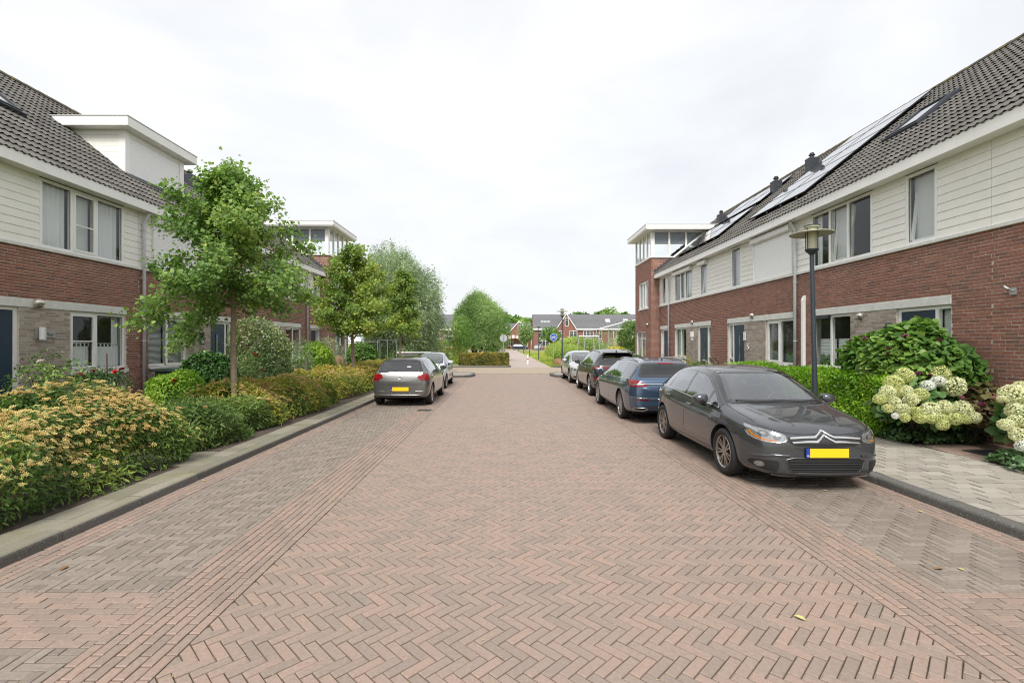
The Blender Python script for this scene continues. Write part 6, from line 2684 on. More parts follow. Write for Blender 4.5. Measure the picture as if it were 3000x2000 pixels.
def cloud(name, tmpl, pos, nrm, tip, size, m, parent=None, tint=None, kind=None, smooth=False):
    """many small faces as one mesh"""
    T, F = tmpl
    n = len(pos)
    Rm = frames(nrm, tip)
    V = pos[:, None, :] + size[:, None, None] * np.einsum('nij,kj->nki', Rm, T)
    Fs = F[None] + (np.arange(n) * len(T))[:, None, None]
    tt = tint if tint is not None else RN.random(n)
    me = np_mesh(name, V.reshape(-1, 3), Fs.reshape(-1, F.shape[1]), m, tint=np.repeat(tt, len(T)), smooth=smooth)
    o = link(name, me, parent, world_coords=parent is not None)
    if kind:
        o['kind'] = kind
    return o


def wave_noise(seed, k=3.0, n=7):
    r = np.random.default_rng(seed)
    K = r.normal(0, k, (n, 3))
    ph = r.uniform(0, 6.28, n)
    return lambda p: np.sin(p @ K.T + ph).sum(1) / math.sqrt(n)


def leaves_at(pos, out, spread=.6, up=.5, droop=.3, rng=RN):
    n = len(pos)
    nrm = unit(out * .7 + np.array([0, 0, up]) + rng.normal(0, spread, (n, 3)))
    tip = unit(out * .6 + rng.normal(0, .7, (n, 3)) + np.array([0, 0, -droop]))
    return nrm, tip


def ellipsoid_pts(n, c, r, seed, lump=.13, lo=-.35, depth=.10, k=2.6, p=2.0):
    rg = np.random.default_rng(seed)
    d = unit(rg.normal(0, 1, (int(n * 1.8), 3)))
    d = d[d[:, 2] > lo][:n]
    if p != 2.0:
        q = (np.abs(d) ** p).sum(1, keepdims=True) ** (1 / p)
        d2 = d / q
    else:
        d2 = d
    f = 1 + lump * wave_noise(seed, k)(d) - np.abs(rg.normal(0, depth, len(d)))
    return np.array(c) + d2 * np.array(r) * f[:, None], d


def hsv_tint(pos, seed, k=1.5, amt=.35):
    """leaf tint: patches plus single-leaf scatter"""
    t = .5 + amt * wave_noise(seed, k)(pos) * .5 + RN.normal(0, .18, len(pos))
    return np.clip(t, 0, 1)


G_GINKGO = mat_leaf('ginkgo_leaf', [(0, (.04, .078, .02)), (.45, (.085, .142, .034)), (.85, (.145, .205, .05)), (1, (.24, .25, .07))], .5, .4, gain=1.95)
G_GINKGO2 = mat_leaf('ginkgo_leaf_light', [(0, (.055, .095, .02)), (.4, (.115, .17, .034)), (.85, (.185, .24, .05)), (1, (.31, .29, .07))], .5, .42, gain=1.7)
G_SPIREA = mat_leaf('spiraea_leaf', [(0, (.03, .06, .018)), (.5, (.07, .12, .03)), (.85, (.13, .19, .04)), (1, (.25, .27, .05))], .55, .3, gain=1.75)
G_SPIREA2 = mat_leaf('spiraea_leaf_green', [(0, (.035, .065, .018)), (.5, (.08, .125, .032)), (1, (.155, .205, .055))], .5, .35, gain=1.7)
G_SPIREAY = mat_leaf('spiraea_leaf_yellow', [(0, (.06, .09, .02)), (.5, (.14, .17, .03)), (.85, (.26, .25, .04)), (1, (.32, .22, .06))], .55, .3, gain=1.6)
M_COROLLA = mat_pieces('spiraea_flower', [(0, (.36, .23, .085)), (.35, (.49, .36, .125)), (.7, (.57, .45, .18)), (1, (.47, .42, .15))], rough=.95, nscale=60, namt=.3, bump=0, spec=.1)
M_COROLLAB = mat_pieces('spiraea_flower_brown', [(0, (.32, .18, .08)), (.35, (.44, .29, .11)), (.7, (.50, .37, .14)), (1, (.42, .36, .12))], rough=.95, nscale=60, namt=.3, bump=0, spec=.1)
G_DARK = mat_leaf('dark_glossy_leaf', [(0, (.018, .05, .012)), (.6, (.045, .10, .025)), (1, (.10, .17, .05))], .3, .2, .5, gain=1.6)
G_BRIGHT = mat_leaf('bright_leaf', [(0, (.07, .15, .015)), (.5, (.14, .25, .025)), (1, (.26, .36, .05))], .5, .35)
G_HEDGE = mat_leaf('hedge_leaf', [(0, (.055, .13, .012)), (.5, (.12, .23, .018)), (.8, (.20, .32, .03)), (1, (.30, .38, .05))], .4, .35, gain=1.65)
G_MID = mat_leaf('mid_leaf', [(0, (.03, .075, .015)), (.5, (.075, .14, .028)), (1, (.16, .23, .05))], .45, .3, gain=1.75)
G_SILVER = mat_leaf('willow_leaf', [(0, (.05, .08, .035)), (.5, (.115, .155, .075)), (.85, (.20, .25, .14)), (1, (.30, .34, .22))], .5, .3, gain=2.0)
G_WILLOW = mat_leaf('willow_leaf_green', [(0, (.055, .10, .028)), (.5, (.12, .185, .06)), (.85, (.19, .26, .10)), (1, (.28, .33, .16))], .5, .35, gain=1.85)
G_EVERG = mat_leaf('elaeagnus_leaf', [(0, (.02, .045, .012)), (.5, (.06, .10, .025)), (.8, (.12, .165, .05)), (1, (.34, .36, .20))], .35, .2, .5, gain=1.6)
G_IVY = mat_leaf('ivy_leaf', [(0, (.015, .04, .012)), (.6, (.04, .085, .025)), (1, (.09, .145, .05))], .35, .2, .45)
G_REED = mat_leaf('reed_leaf', [(0, (.10, .17, .03)), (.5, (.20, .28, .06)), (1, (.34, .40, .12))], .6, .4)
G_LAWN = mat_leaf('lawn_blade', [(0, (.12, .19, .03)), (.5, (.22, .28, .05)), (1, (.38, .35, .12))], .7, .4)
G_PURPLE = mat_leaf('purple_leaf', [(0, (.05, .03, .025)), (.5, (.09, .07, .03)), (1, (.12, .14, .04))], .4, .2)
G_DRY = mat_leaf('dry_grass', [(0, (.26, .19, .11)), (1, (.45, .36, .24))], .8, .3)
M_ROSE = mat('rose_red', (.50, .012, .03), .5)
M_ROSEPINK = mat('rose_pink', (.60, .15, .22), .5)
M_ROSEWHITE = mat('rose_white', (.75, .68, .62), .6)


# ---- trees
def limb(mb, pts, r0, r1, n=7):
    k = len(pts)
    mb.tube(pts, [r0 + (r1 - r0) * i / (k - 1) for i in range(k)], n)


def ginkgo(label, x, y, h, rad, z0, seed, m, n_br=30, per=26, size=.085, droop_dir=None):
    rg = random.Random(seed)
    t = thing('ginkgo_tree', label, 'tree', (x, y, .06), 0, 'young ginkgo trees in the left planting strip')
    tr = MB()
    lean = rg.uniform(-.03, .03)
    P_ = [Vector((x + lean * z + .03 * math.sin(z * 1.3 + seed), y + .02 * math.cos(z), .04 + z)) for z in np.linspace(0, h * .93, 10)]
    tr.tube(P_, [.074 - .062 * (i / 9) ** 1.2 for i in range(10)], 12)
    tr.build('trunk', M_BARK, t, smooth=True)
    br = MB()
    cl_pos, cl_out = [], []

    def at(z):
        f = max(0, min(.999, z / (h * .93))) * 9
        i = int(f)
        return P_[i].lerp(P_[i + 1], f - i)
    for k in range(n_br):
        f = k / (n_br - 1)
        z = z0 + (h * .95 - z0) * f ** 1.15
        a = k * 2.399 + rg.uniform(-.4, .4)
        ln = rad * (1.02 - .97 * f ** 2.5) * rg.uniform(.7, 1.08)
        el = R(rg.uniform(8, 26) + 34 * f * f)
        dirv = Vector((math.cos(a) * math.cos(el), math.sin(a) * math.cos(el), math.sin(el)))
        s = at(z)
        pts = []
        sag = (.30 if f < .35 else .06) * ln * rg.uniform(.5, 1.5)
        if droop_dir and f < .4 and math.cos(a - droop_dir) > .75:
            sag += .42 * ln
        bend = Vector((rg.uniform(-.15, .15), rg.uniform(-.15, .15), 0))
        for q in range(6):
            u = q / 5
            pts.append(s + dirv * ln * u + Vector((0, 0, -sag * u * u)) + bend * u * u * ln)
        limb(br, pts, .022 * (1 - .6 * f) + .004, .004, 6)
        nsub = int(3 + ln * 4.6)
        for j in range(nsub):
            u = .22 + .78 * (j + rg.random()) / nsub
            i = min(int(u * 5), 4)
            b = pts[i].lerp(pts[i + 1], u * 5 - i)
            sd = Vector((rg.gauss(0, 1), rg.gauss(0, 1), rg.gauss(.25, .6)))
            sd.normalize()
            sl = .38 * (1 - .45 * u) * rg.uniform(.5, 1.25) * (1 - .4 * f)
            e = b + sd * sl
            limb(br, [b, b.lerp(e, .5) + Vector((0, 0, .02)), e], .007, .003, 4)
            for q in range(3):
                c = b.lerp(e, .3 + .35 * q)
                cl_pos.append(c)
                cl_out.append((c - Vector((x, y, z))).normalized())
        cl_pos.append(pts[-1])
        cl_out.append(dirv)
    br.build('branches', M_BARK, t, fix=False)
    C = np.array([tuple(c) for c in cl_pos])
    O = np.array([tuple(c) for c in cl_out])
    rgn = np.random.default_rng(seed)
    keep = rgn.random(len(C)) < .9
    C, O = C[keep], O[keep]
    pos = np.repeat(C, per, axis=0) + rgn.normal(0, .105, (len(C) * per, 3))
    out = np.repeat(O, per, axis=0)
    # a few long shoots at the top
    nrm, tip = leaves_at(pos, out, .65, .55, .35, rgn)
    sz = size * rgn.uniform(.65, 1.2, len(pos))
    cloud('crown', T_FAN, pos, nrm, tip, sz, m, t, hsv_tint(pos, seed, 2.2, .45))
    return t


ginkgo('ginkgo tree nearest the camera, its crown in front of house number 6', -5.85, 10.5, 5.75, 1.85, 2.55, 3, G_GINKGO, 46, 22, .076, droop_dir=R(200))
ginkgo('middle ginkgo tree beside the rear of the grey-brown hatchback', -5.8, 18.55, 5.7, 1.65, 2.2, 8, G_GINKGO2, 40, 19, .088)
ginkgo('farthest and yellowest ginkgo tree in front of the silvery willow', -5.75, 26.4, 5.9, 1.3, 2.5, 15, G_GINKGO2, 30, 20, .1)


def willow(name, label, cat, c, r, seed, m, n=9000, size=.3, base=0.0, tilt=.25, trunk=True, group=None, lump=.2, up=.35, sub=26):
    """crown of many drooping tufts"""
    t = thing(name, label, cat, (c[0], c[1], base), 0, group)
    rg = np.random.default_rng(seed)
    tr = MB()
    if trunk:
        for k in range(5):
            a = k * 1.3 + seed
            e = Vector((c[0] + r[0] * .55 * math.cos(a), c[1] + r[1] * .55 * math.sin(a), c[2] + r[2] * .45))
            b = Vector((c[0] + .25 * math.cos(a), c[1] + .25 * math.sin(a), base))
            tr.tube([b, b.lerp(e, .4) + Vector((0, 0, .3)), e], [.14, .09, .03], 7)
        tr.build('trunk', M_BARKD, t, fix=False)
    K, D = ellipsoid_pts(max(60, n // sub), c, r, seed, lump=lump, lo=-.75, depth=.20, k=2.2)
    K = K[K[:, 2] > base + .25]
    D = D[:len(K)]
    D = unit(K - np.array(c))
    idx = rg.integers(0, len(K), n)
    pos = K[idx] + rg.normal(0, 1, (n, 3)) * np.array([.16, .16, .22]) * (r[0] / 2.6)
    pos[:, 2] -= np.abs(rg.normal(0, .12, n)) * (r[0] / 2.6)
    pos[:, 2] = np.maximum(pos[:, 2], base + .08)
    out = D[idx]
    nrm = unit(out * .5 + rg.normal(0, .6, (n, 3)) + np.array([0, 0, up]))
    tip = unit(out * .5 + np.array([tilt, 0, -.35]) + rg.normal(0, .45, (n, 3)))
    cl = wave_noise(seed + 5, 1.8 / max(1, r[0] / 2.5))(K) * .22
    tint = np.clip(.5 + cl[idx] + rg.normal(0, .17, n), 0, 1)
    cloud('crown', T_OVAL if False else T_NARROW, pos, nrm, tip, size * rg.uniform(.6, 1.3, n), m, t, tint)
    return t


willow('willow_tree', 'tall silvery willow behind the wire fence on the left', 'tree', (-8.2, 38.0, 4.3), (3.4, 3.0, 4.6), 21, G_SILVER, 60000, .25, 0, .3)
willow('willow_tree', 'slender silvery willow top rising left of the tall willow', 'tree', (-10.2, 41.0, 5.2), (1.9, 2.0, 5.2), 22, G_SILVER, 16000, .25, 0, .3)
willow('willow_tree', 'round green willow standing behind the clipped hedge', 'tree', (-2.9, 50.0, 3.5), (2.85, 2.6, 3.7), 23, G_WILLOW, 60000, .27, 0, .35)


def sapling(label, x, y, h, rad, seed, m=None, z0=1.4, n=2600, size=.16):
    t = thing('street_tree', label, 'tree', (x, y, 0), 0, 'young street trees beyond the crossing')
    mb = MB()
    mb.tube([(x, y, -.03), (x + .03, y, h * .5), (x, y, h * .95)], [.05, .04, .012], 7)
    mb.build('trunk', M_BARK, t)
    pos, d = ellipsoid_pts(n, (x, y, (z0 + h) / 2), (rad, rad, (h - z0) / 2), seed, lump=.25, lo=-1, depth=.3)
    nrm, tip = leaves_at(pos, d, .6, .5, .3)
    cloud('crown', T_OVAL, pos, nrm, tip, size * RN.uniform(.6, 1.2, len(pos)), m or G_MID, t, hsv_tint(pos, seed, 2))


sapling('young street tree in front of the round willow', -3.95, 42, 4.2, 1.15, 31, G_BRIGHT if False else G_MID, 1.6, 2600, .17)
sapling('young tree before the gabled far house, left of the cycle sign', 11.0, 118, 5.8, 2.0, 32, G_MID, 2.0, 1500, .5)
sapling('young tree beside the far cycle path lamp posts', 4.4, 105, 6.2, 1.5, 33, G_WILLOW, 1.8, 1400, .5)
sapling('dark young tree by the far striped awning', -.9, 108, 5.0, 1.6, 34, G_DARK, 2.0, 1200, .5)


def far_tree(label, x, y, h, r, seed):
    t = thing('far_tree', label, 'tree', (x, y, 0), 0, 'trees behind the far houses')
    mb = MB()
    mb.tube([(x, y, -.04), (x, y, h * .55)], [.4, .2], 7)
    mb.build('trunk', M_BARKD, t)
    pos, d = ellipsoid_pts(2600, (x, y, h * .62), (r, r, h * .40), seed, lump=.22, lo=-.6, depth=.14, k=3.5)
    nrm, tip = leaves_at(pos, d, .6, .5, .2)
    cloud('crown', T_ROUND, pos, nrm, tip, .95 * RN.uniform(.6, 1.3, len(pos)), G_MID, t, hsv_tint(pos, seed, .6, .5))


for k, (x, y, h, r, lab) in enumerate((
        (-2.5, 185, 13.0, 6.5, 'broad far tree showing above roofs right of the round willow'), (5.0, 192, 12.0, 5.5, 'far tree just left of the long grey roof'),
        (9.5, 190, 11.5, 4.5, 'smaller far tree touching the left end of the long grey roof'), (29, 180, 12.6, 6.0, 'far tree rising over the long roof, leftmost of three'),
        (36, 178, 13.6, 6.5, 'far tree rising over the long roof, middle of three'), (44, 182, 12.8, 6.0, 'far tree rising over the long roof next to the brick tower'),
        (-12, 190, 12.5, 6.0, 'far tree hidden mostly behind the round willow'))):
    far_tree(lab, x, y, h, r, 50 + k)


# ---- spiraea beds
def corymb():
    """flat-topped flower cluster: a dome of small lumps"""
    rg = random.Random(4)
    V, F = [], []
    for k in range(15):
        a, d = k * 2.399, .52 * math.sqrt((k + .3) / 15)
        cx, cy, cz = d * math.cos(a), d * math.sin(a), .10 - .42 * d * d + rg.uniform(-.03, .03)
        r = .125 * rg.uniform(.8, 1.25)
        n = len(V)
        V += [(cx + r, cy, cz), (cx, cy + r, cz), (cx - r, cy, cz), (cx, cy - r, cz), (cx, cy, cz + r * .9), (cx, cy, cz - r * .7)]
        F += [(n, n + 1, n + 4), (n + 1, n + 2, n + 4), (n + 2, n + 3, n + 4), (n + 3, n, n + 4), (n + 1, n, n + 5), (n + 3, n + 2, n + 5)]
    return np.array(V), np.array(F)


T_CORYMB = corymb()


def bed_shape(x0, x1, y0, y1, h, seed, hv=.14):
    """mound: returns function(u, v in [0,1]) -> point and outward normal; u across from street to garden and v along"""
    nz = wave_noise(seed, 2.1, 9)
    xc, hw = (x0 + x1) / 2, (x1 - x0) / 2

    def f(a, y):
        # a: angle 0 = street side, pi = garden side (half ellipse in cross-section)
        ends = np.clip(np.minimum((y - y0), (y1 - y)) / .55, 0, 1)
        k = np.sqrt(np.clip(1 - (1 - ends) ** 2, 0.02, 1))
        p = .62
        cx = np.sign(np.cos(a)) * np.abs(np.cos(a)) ** p
        cz = np.abs(np.sin(a)) ** p
        base = np.stack([np.full_like(y, 0) + cx, y, cz * 1.7], 1)
        lump = 1 + hv * nz(base * np.array([1, 1.2, 1]))
        X = xc + cx * hw * lump * (.8 + .2 * k)
        Z = .1 + cz * h * k * lump
        nr = unit(np.stack([np.cos(a) / hw, (y - (y0 + y1) / 2) / max(.5, (y1 - y0)) * (1.2 - ends), np.sin(a) / h], 1))
        return np.stack([X, y, Z], 1), nr
    return f


def spiraea(label, x0, x1, y0, y1, h, seed, m_leaf, m_fl, n_leaf, n_fl, leaf=.075, fl=.085, fl_low=.35, green_side=.5):
    t = thing('spiraea_bush', label, 'bush', ((x0 + x1) / 2, (y0 + y1) / 2, .06), 0, 'spiraea bushes in the left planting strip')
    rg = np.random.default_rng(seed)
    f = bed_shape(x0, x1, y0, y1, h, seed)
    a = rg.uniform(-.05, math.pi * .95, n_leaf)
    y = rg.uniform(y0, y1, n_leaf)
    pos, nr = f(a, y)
    dep = np.abs(rg.normal(0, .10, n_leaf))
    pos = pos - nr * dep[:, None]
    pos[:, 2] = np.maximum(pos[:, 2], .08)
    nrm, tip = leaves_at(pos, nr, .7, .45, .1, rg)
    cloud('leaves', T_LANCE, pos, nrm, tip, leaf * rg.uniform(.6, 1.35, n_leaf), m_leaf, t, hsv_tint(pos, seed, 2.6, .5))
    # stems
    st = MB()
    rr = random.Random(seed)
    for k in range(int((y1 - y0) * 34)):
        yy = rr.uniform(y0 + .1, y1 - .1)
        xx = (x0 + x1) / 2 + rr.uniform(-.35, .5) * (x1 - x0) / 2
        aa = rr.uniform(.1, 2.6)
        e, _ = f(np.array([aa]), np.array([min(max(yy + rr.uniform(-.3, .3), y0), y1)]))
        e = Vector(e[0])
        b = Vector((xx, yy, .07))
        st.tube([b, b.lerp(e, .5) + Vector((0, 0, .1)), e], [.006, .005, .003], 4, cap=False)
    st.build('stems', M_BARKD, t, fix=False)
    # flower clusters on the top and shoulders
    a = rg.normal(math.pi * .42, .62, n_fl * 2)
    a = a[(a > fl_low) & (a < 2.9)][:n_fl]
    y = rg.uniform(y0 + .05, y1 - .05, len(a))
    pos, nr = f(a, y)
    pn = wave_noise(seed + 9, 2.4)(pos)
    keep = pn + rg.normal(0, .55, len(pos)) > -.55
    pos, nr = pos[keep], nr[keep]
    pos = pos + nr * rg.uniform(-.03, .055, len(pos))[:, None]
    # clusters come in groups of a few heads
    idx = rg.integers(0, len(pos), int(len(pos) * 1.4))
    p2 = pos[idx] + rg.normal(0, 1, (len(idx), 3)) * np.array([.05, .05, .03])
    pos = np.concatenate([pos, p2])
    nr = np.concatenate([nr, nr[idx]])
    nrm = unit(nr * .8 + np.array([0, 0, .6]) + rg.normal(0, .35, (len(pos), 3)))
    tint = np.clip(.5 + .28 * wave_noise(seed + 2, 2.5)(pos) + rg.normal(0, .17, len(pos)), 0.001, .999)
    cloud('flower_clusters', T_CORYMB, pos, nrm, rg.normal(0, 1, (len(pos), 3)), fl * rg.uniform(.55, 1.25, len(pos)), m_fl, t, tint, smooth=False)
    return t


spiraea('big spiraea bush full of tan flowers at the left front', -7.0, -4.74, 2.3, 7.35, 1.0, 61, G_SPIREA, M_COROLLA, 38000, 2500, .078, .058, .15)
spiraea('low leafy green spiraea with hardly any flowers, before the first ginkgo', -6.7, -4.88, 7.5, 10.5, .66, 62, G_SPIREA2, M_COROLLAB, 13000, 45, .10, .07, .8)
spiraea('yellow-green spiraea with rusty flowers behind the first ginkgo trunk', -6.9, -4.95, 10.0, 14.4, .80, 63, G_SPIREAY, M_COROLLAB, 22000, 600, .085, .066, .25)
spiraea('spiraea bush with rusty flowers running on beside the parked hatchback', -7.0, -4.98, 14.8, 25.5, .86, 64, G_SPIREAY, M_COROLLAB, 22000, 700, .10, .08, .3)


# ---- garden shrubs
def shrub(name, label, c, r, seed, m, n, size, tmpl=T_OVAL, lump=.14, depth=.12, up=.5, stems=10, cat='shrub', group=None, lo=-.45, p=2.0, flowers=None, base=.085, k=2.6, tint_k=2.5, spread=.6):
    t = thing(name, label, cat, (c[0], c[1], base), 0, group)
    pos, d = ellipsoid_pts(n, c, r, seed, lump, lo, depth, k, p)
    pos[:, 2] = np.maximum(pos[:, 2], base + .01)
    nrm, tip = leaves_at(pos, d, spread, up, .25)
    cloud('foliage', tmpl, pos, nrm, tip, size * RN.uniform(.6, 1.25, len(pos)), m, t, hsv_tint(pos, seed, tint_k / max(r), .5))
    rr = random.Random(seed)
    if stems:
        st = MB()
        for q in range(stems):
            a = rr.uniform(0, 6.28)
            e = Vector((c[0] + r[0] * .6 * math.cos(a), c[1] + r[1] * .6 * math.sin(a), c[2] + rr.uniform(-.1, .6) * r[2]))
            b = Vector((c[0] + .08 * math.cos(a), c[1] + .08 * math.sin(a), base - .02))
            st.tube([b, b.lerp(e, .5) + Vector((0, 0, .05)), e], [.014, .010, .004], 5, cap=False)
        st.build('stems', M_BARKD, t, fix=False)
    if flowers:
        fm, fn, fs = flowers
        me = None
        for q in range(fn):
            a, e = rr.uniform(0, 6.28), rr.uniform(.1, 1.3)
            v = Vector((c[0] + r[0] * math.cos(a) * math.cos(e) * 1.02, c[1] + r[1] * math.sin(a) * math.cos(e) * 1.02, c[2] + r[2] * math.sin(e) * 1.02))
            if me is None:
                me = rose_mesh(fm, fs)
            link('flower', me, t, loc=v, rot=(rr.uniform(-.5, .5), rr.uniform(-.5, .5), a), world_coords=True)
    return t


def rose_mesh(m, r):
    mb = MB()
    for ring, (n, rad, h, op) in enumerate(((5, 1.0, .25, .9), (5, .75, .45, .6), (4, .45, .6, .35))):
        for k in range(n):
            a = 2 * math.pi * k / n + ring * .5
            c, s = math.cos(a), math.sin(a)
            w = .62 * rad * r

            def P(d, l, z):
                return (d * c - l * s, d * s + l * c, z)
            mb.faces([P(0, 0, 0), P(rad * r * op, -w, h * r * .8), P(rad * r, 0, h * r * 1.3), P(rad * r * op, w, h * r * .8)], [(0, 1, 2), (0, 2, 3)])
    return mb.mesh('flower', m, fix=False)


shrub('rose_bush', 'loose rose bush with one white bloom beside the nearest blue door', (-8.45, 8.95, 1.18), (.62, .42, .50), 70, G_MID, 900, .075, T_OVAL, .3, .3, stems=14, lo=-.9, flowers=(M_ROSEWHITE, 2, .05))
shrub('rose_bush', 'small standard rose with red blooms under the window with cafe curtains', (-8.9, 10.7, 1.08), (.62, .28, .24), 71, G_DARK, 1000, .065, T_OVAL, .25, .3, stems=9, lo=-.7, flowers=(M_ROSE, 5, .06))
mb = MB()
mb.tube([(-8.7, 10.6, .1), (-8.75, 10.62, 1.62)], .012, 6)
tag(mb.build('plant_stake', mat('stake_brown', (.12, .05, .03), .8)), 'thin brown stake standing in the small red rose', 'stake')
shrub('shrub', 'bright yellow-green feathery shrub left of the round glossy shrub', (-7.75, 11.5, .62), (.62, .6, .58), 72, G_BRIGHT, 4200, .075, T_NARROW if False else T_OVAL, .16, .12, stems=8, flowers=(M_ROSE, 3, .07))
shrub('shrub', 'round dark glossy shrub below the number 6 sign', (-7.75, 12.75, .82), (.70, .62, .72), 73, G_DARK, 5200, .082, T_ROUND, .1, .08)
shrub('shrub', 'big evergreen shrub with silvery leaf edges right of the first trunk', (-7.7, 15.3, 1.3), (1.02, 1.0, 1.30), 74, G_EVERG, 9000, .085, T_OVAL, .2, .13, stems=14)
shrub('shrub', 'loose rusty green shrub with red roses against the evergreen shrub', (-7.4, 13.9, .85), (.5, .45, .7), 75, G_SPIREA, 1900, .07, T_NARROW, .25, .25, flowers=(M_ROSE, 5, .06))
shrub('shrub', 'grey-green upright shrub beside the rough wooden posts', (-7.6, 17.7, 1.15), (.55, .55, .85), 76, G_SILVER, 1900, .12, T_NARROW, .25, .25)
shrub('shrub', 'lush lime-green perennial clump before the end house on the left', (-7.5, 19.2, .95), (.75, .8, .95), 77, G_BRIGHT, 3400, .11, T_OVAL, .2, .2)
shrub('shrub', 'silver leaved bush left of the wire fence', (-8.6, 23.5, 1.1), (.85, .8, .95), 78, G_SILVER, 2200, .13, T_NARROW, .2, .2)
shrub('shrub', 'plain green bush right beside the wire fence', (-7.4, 25.2, 1.0), (.75, .75, .85), 79, G_MID, 2400, .12, T_ROUND, .15, .12)


def tuft(name, label, x, y, h, seed, m, n=300, spread=.45, base=.085):
    t = thing(name, label, 'grass', (x, y, base))
    rg = np.random.default_rng(seed)
    a = rg.uniform(0, 6.28, n)
    ln = rg.uniform(.5, 1, n) * h
    pos = np.stack([x + rg.normal(0, .08, n), y + rg.normal(0, .08, n), np.full(n, base)], 1)
    lean = rg.uniform(.05, spread, n)
    tip = unit(np.stack([np.cos(a) * lean, np.sin(a) * lean, np.ones(n)], 1))
    nrm = unit(np.stack([np.cos(a), np.sin(a), np.full(n, .3)], 1))
    cloud('blades', T_BLADE, pos, nrm, tip, ln, m, t)


tuft('ornamental_grass', 'pale feathery grass clump behind the second ginkgo trunk', -7.2, 20.9, 1.3, 80, G_DRY, 420, .6)
tuft('ornamental_grass', 'fine green grass clump before the pale feathery grass', -6.9, 20.2, .95, 81, G_BRIGHT, 420, .5)


# ---- hedges on the right and far
def hedge(label, x0, x1, y0, y1, h, seed, m, n, size=.062, base=.085, name='hedge', group='clipped hedges'):
    t = thing(name, label, 'hedge', ((x0 + x1) / 2, (y0 + y1) / 2, base), 0, group)
    rg = np.random.default_rng(seed)
    w, l = x1 - x0, y1 - y0
    areas = np.array([w * l, l * h, l * h, w * h, w * h])
    fc = rg.choice(5, n, p=areas / areas.sum())
    u, v = rg.random(n), rg.random(n)
    pos = np.zeros((n, 3))
    nr = np.zeros((n, 3))
    for k, (ax, sg) in enumerate(((2, 1), (0, -1), (0, 1), (1, -1), (1, 1))):
        q = fc == k
        c = np.stack([x0 + u * w, y0 + v * l, base + v * h], 1)
        if ax == 2:
            c[:, 1] = y0 + v * l
            c[:, 2] = base + h
        elif ax == 0:
            c[:, 0] = x0 if sg < 0 else x1
            c[:, 1] = y0 + u * l
        else:
            c[:, 1] = y0 if sg < 0 else y1
        pos[q] = c[q]
        nn = np.zeros(3)
        nn[ax] = sg
        nr[q] = nn
    lump = .035 * wave_noise(seed, 3.2)(pos) + rg.normal(0, .03, n)
    cen = np.array([(x0 + x1) / 2, (y0 + y1) / 2, base + h / 2])
    # round the edges a little
    rel = (pos - cen) / np.array([w / 2, l / 2, h / 2])
    e = np.sort(np.abs(rel), axis=1)
    pos = pos - (pos - cen) * (.055 * np.clip((e[:, 1:2] - .8) / .2, 0, 1))
    pos = pos + nr * (lump - .01)[:, None]
    nrm, tip = leaves_at(pos, nr, .65, .35, -.25, rg)
    cloud('leaves', T_OVAL, pos, nrm, tip, size * rg.uniform(.6, 1.35, n), m, t, hsv_tint(pos, seed, 3.0, .5))
    st = MB()
    rr = random.Random(seed)
    for k in range(int(l * 14) + 6):
        b = Vector((rr.uniform(x0 + .15, x1 - .15), rr.uniform(y0 + .05, y1 - .05), base - .02))
        e = b + Vector((rr.uniform(-.25, .25), rr.uniform(-.2, .2), h * rr.uniform(.7, .95)))
        st.tube([b, b.lerp(e, .5), e], [.012, .009, .004], 5, cap=False)
    st.build('stems', M_BARKD, t, fix=False)
    # inner twig mass keeps the hedge opaque
    pos2 = np.stack([rg.uniform(x0 + .08, x1 - .08, n // 4), rg.uniform(y0 + .08, y1 - .08, n // 4), rg.uniform(base, base + h - .08, n // 4)], 1)
    r2 = rg.normal(0, 1, (len(pos2), 3))
    cloud('inner_leaves', T_OVAL, pos2, r2, rg.normal(0, 1, (len(pos2), 3)), size * 1.6 * rg.uniform(.7, 1.3, len(pos2)), m, t)
    return t


hedge('bright green clipped hedge directly beside the nearest hydrangea', 6.92, 7.75, 8.85, 10.45, 1.16, 90, G_HEDGE, 15000)
hedge('long bright green clipped hedge behind the dark grey hatchback', 6.95, 7.7, 10.85, 15.6, 1.12, 91, G_HEDGE, 22000)
hedge('brown-green clipped hedge on the kerbed island across the street', -3.55, .25, 37.55, 38.5, .95, 92, mat_leaf('beech_leaf', [(0, (.06, .08, .02)), (.5, (.15, .15, .035)), (.8, (.24, .20, .05)), (1, (.42, .28, .06))], .5, .3), 11000, .11, .11)

# ---- right front gardens
shrub('shrub', 'large-leaved green shrub with mauve flower buds in front of the blue door', (7.72, 9.35, 1.25), (.72, 1.2, 1.02), 100, G_MID, 8500, .13, T_ROUND, .14, .14, stems=16, k=3.0, spread=.5)
rr_ = random.Random(5)
big = bpy.data.objects['shrub']


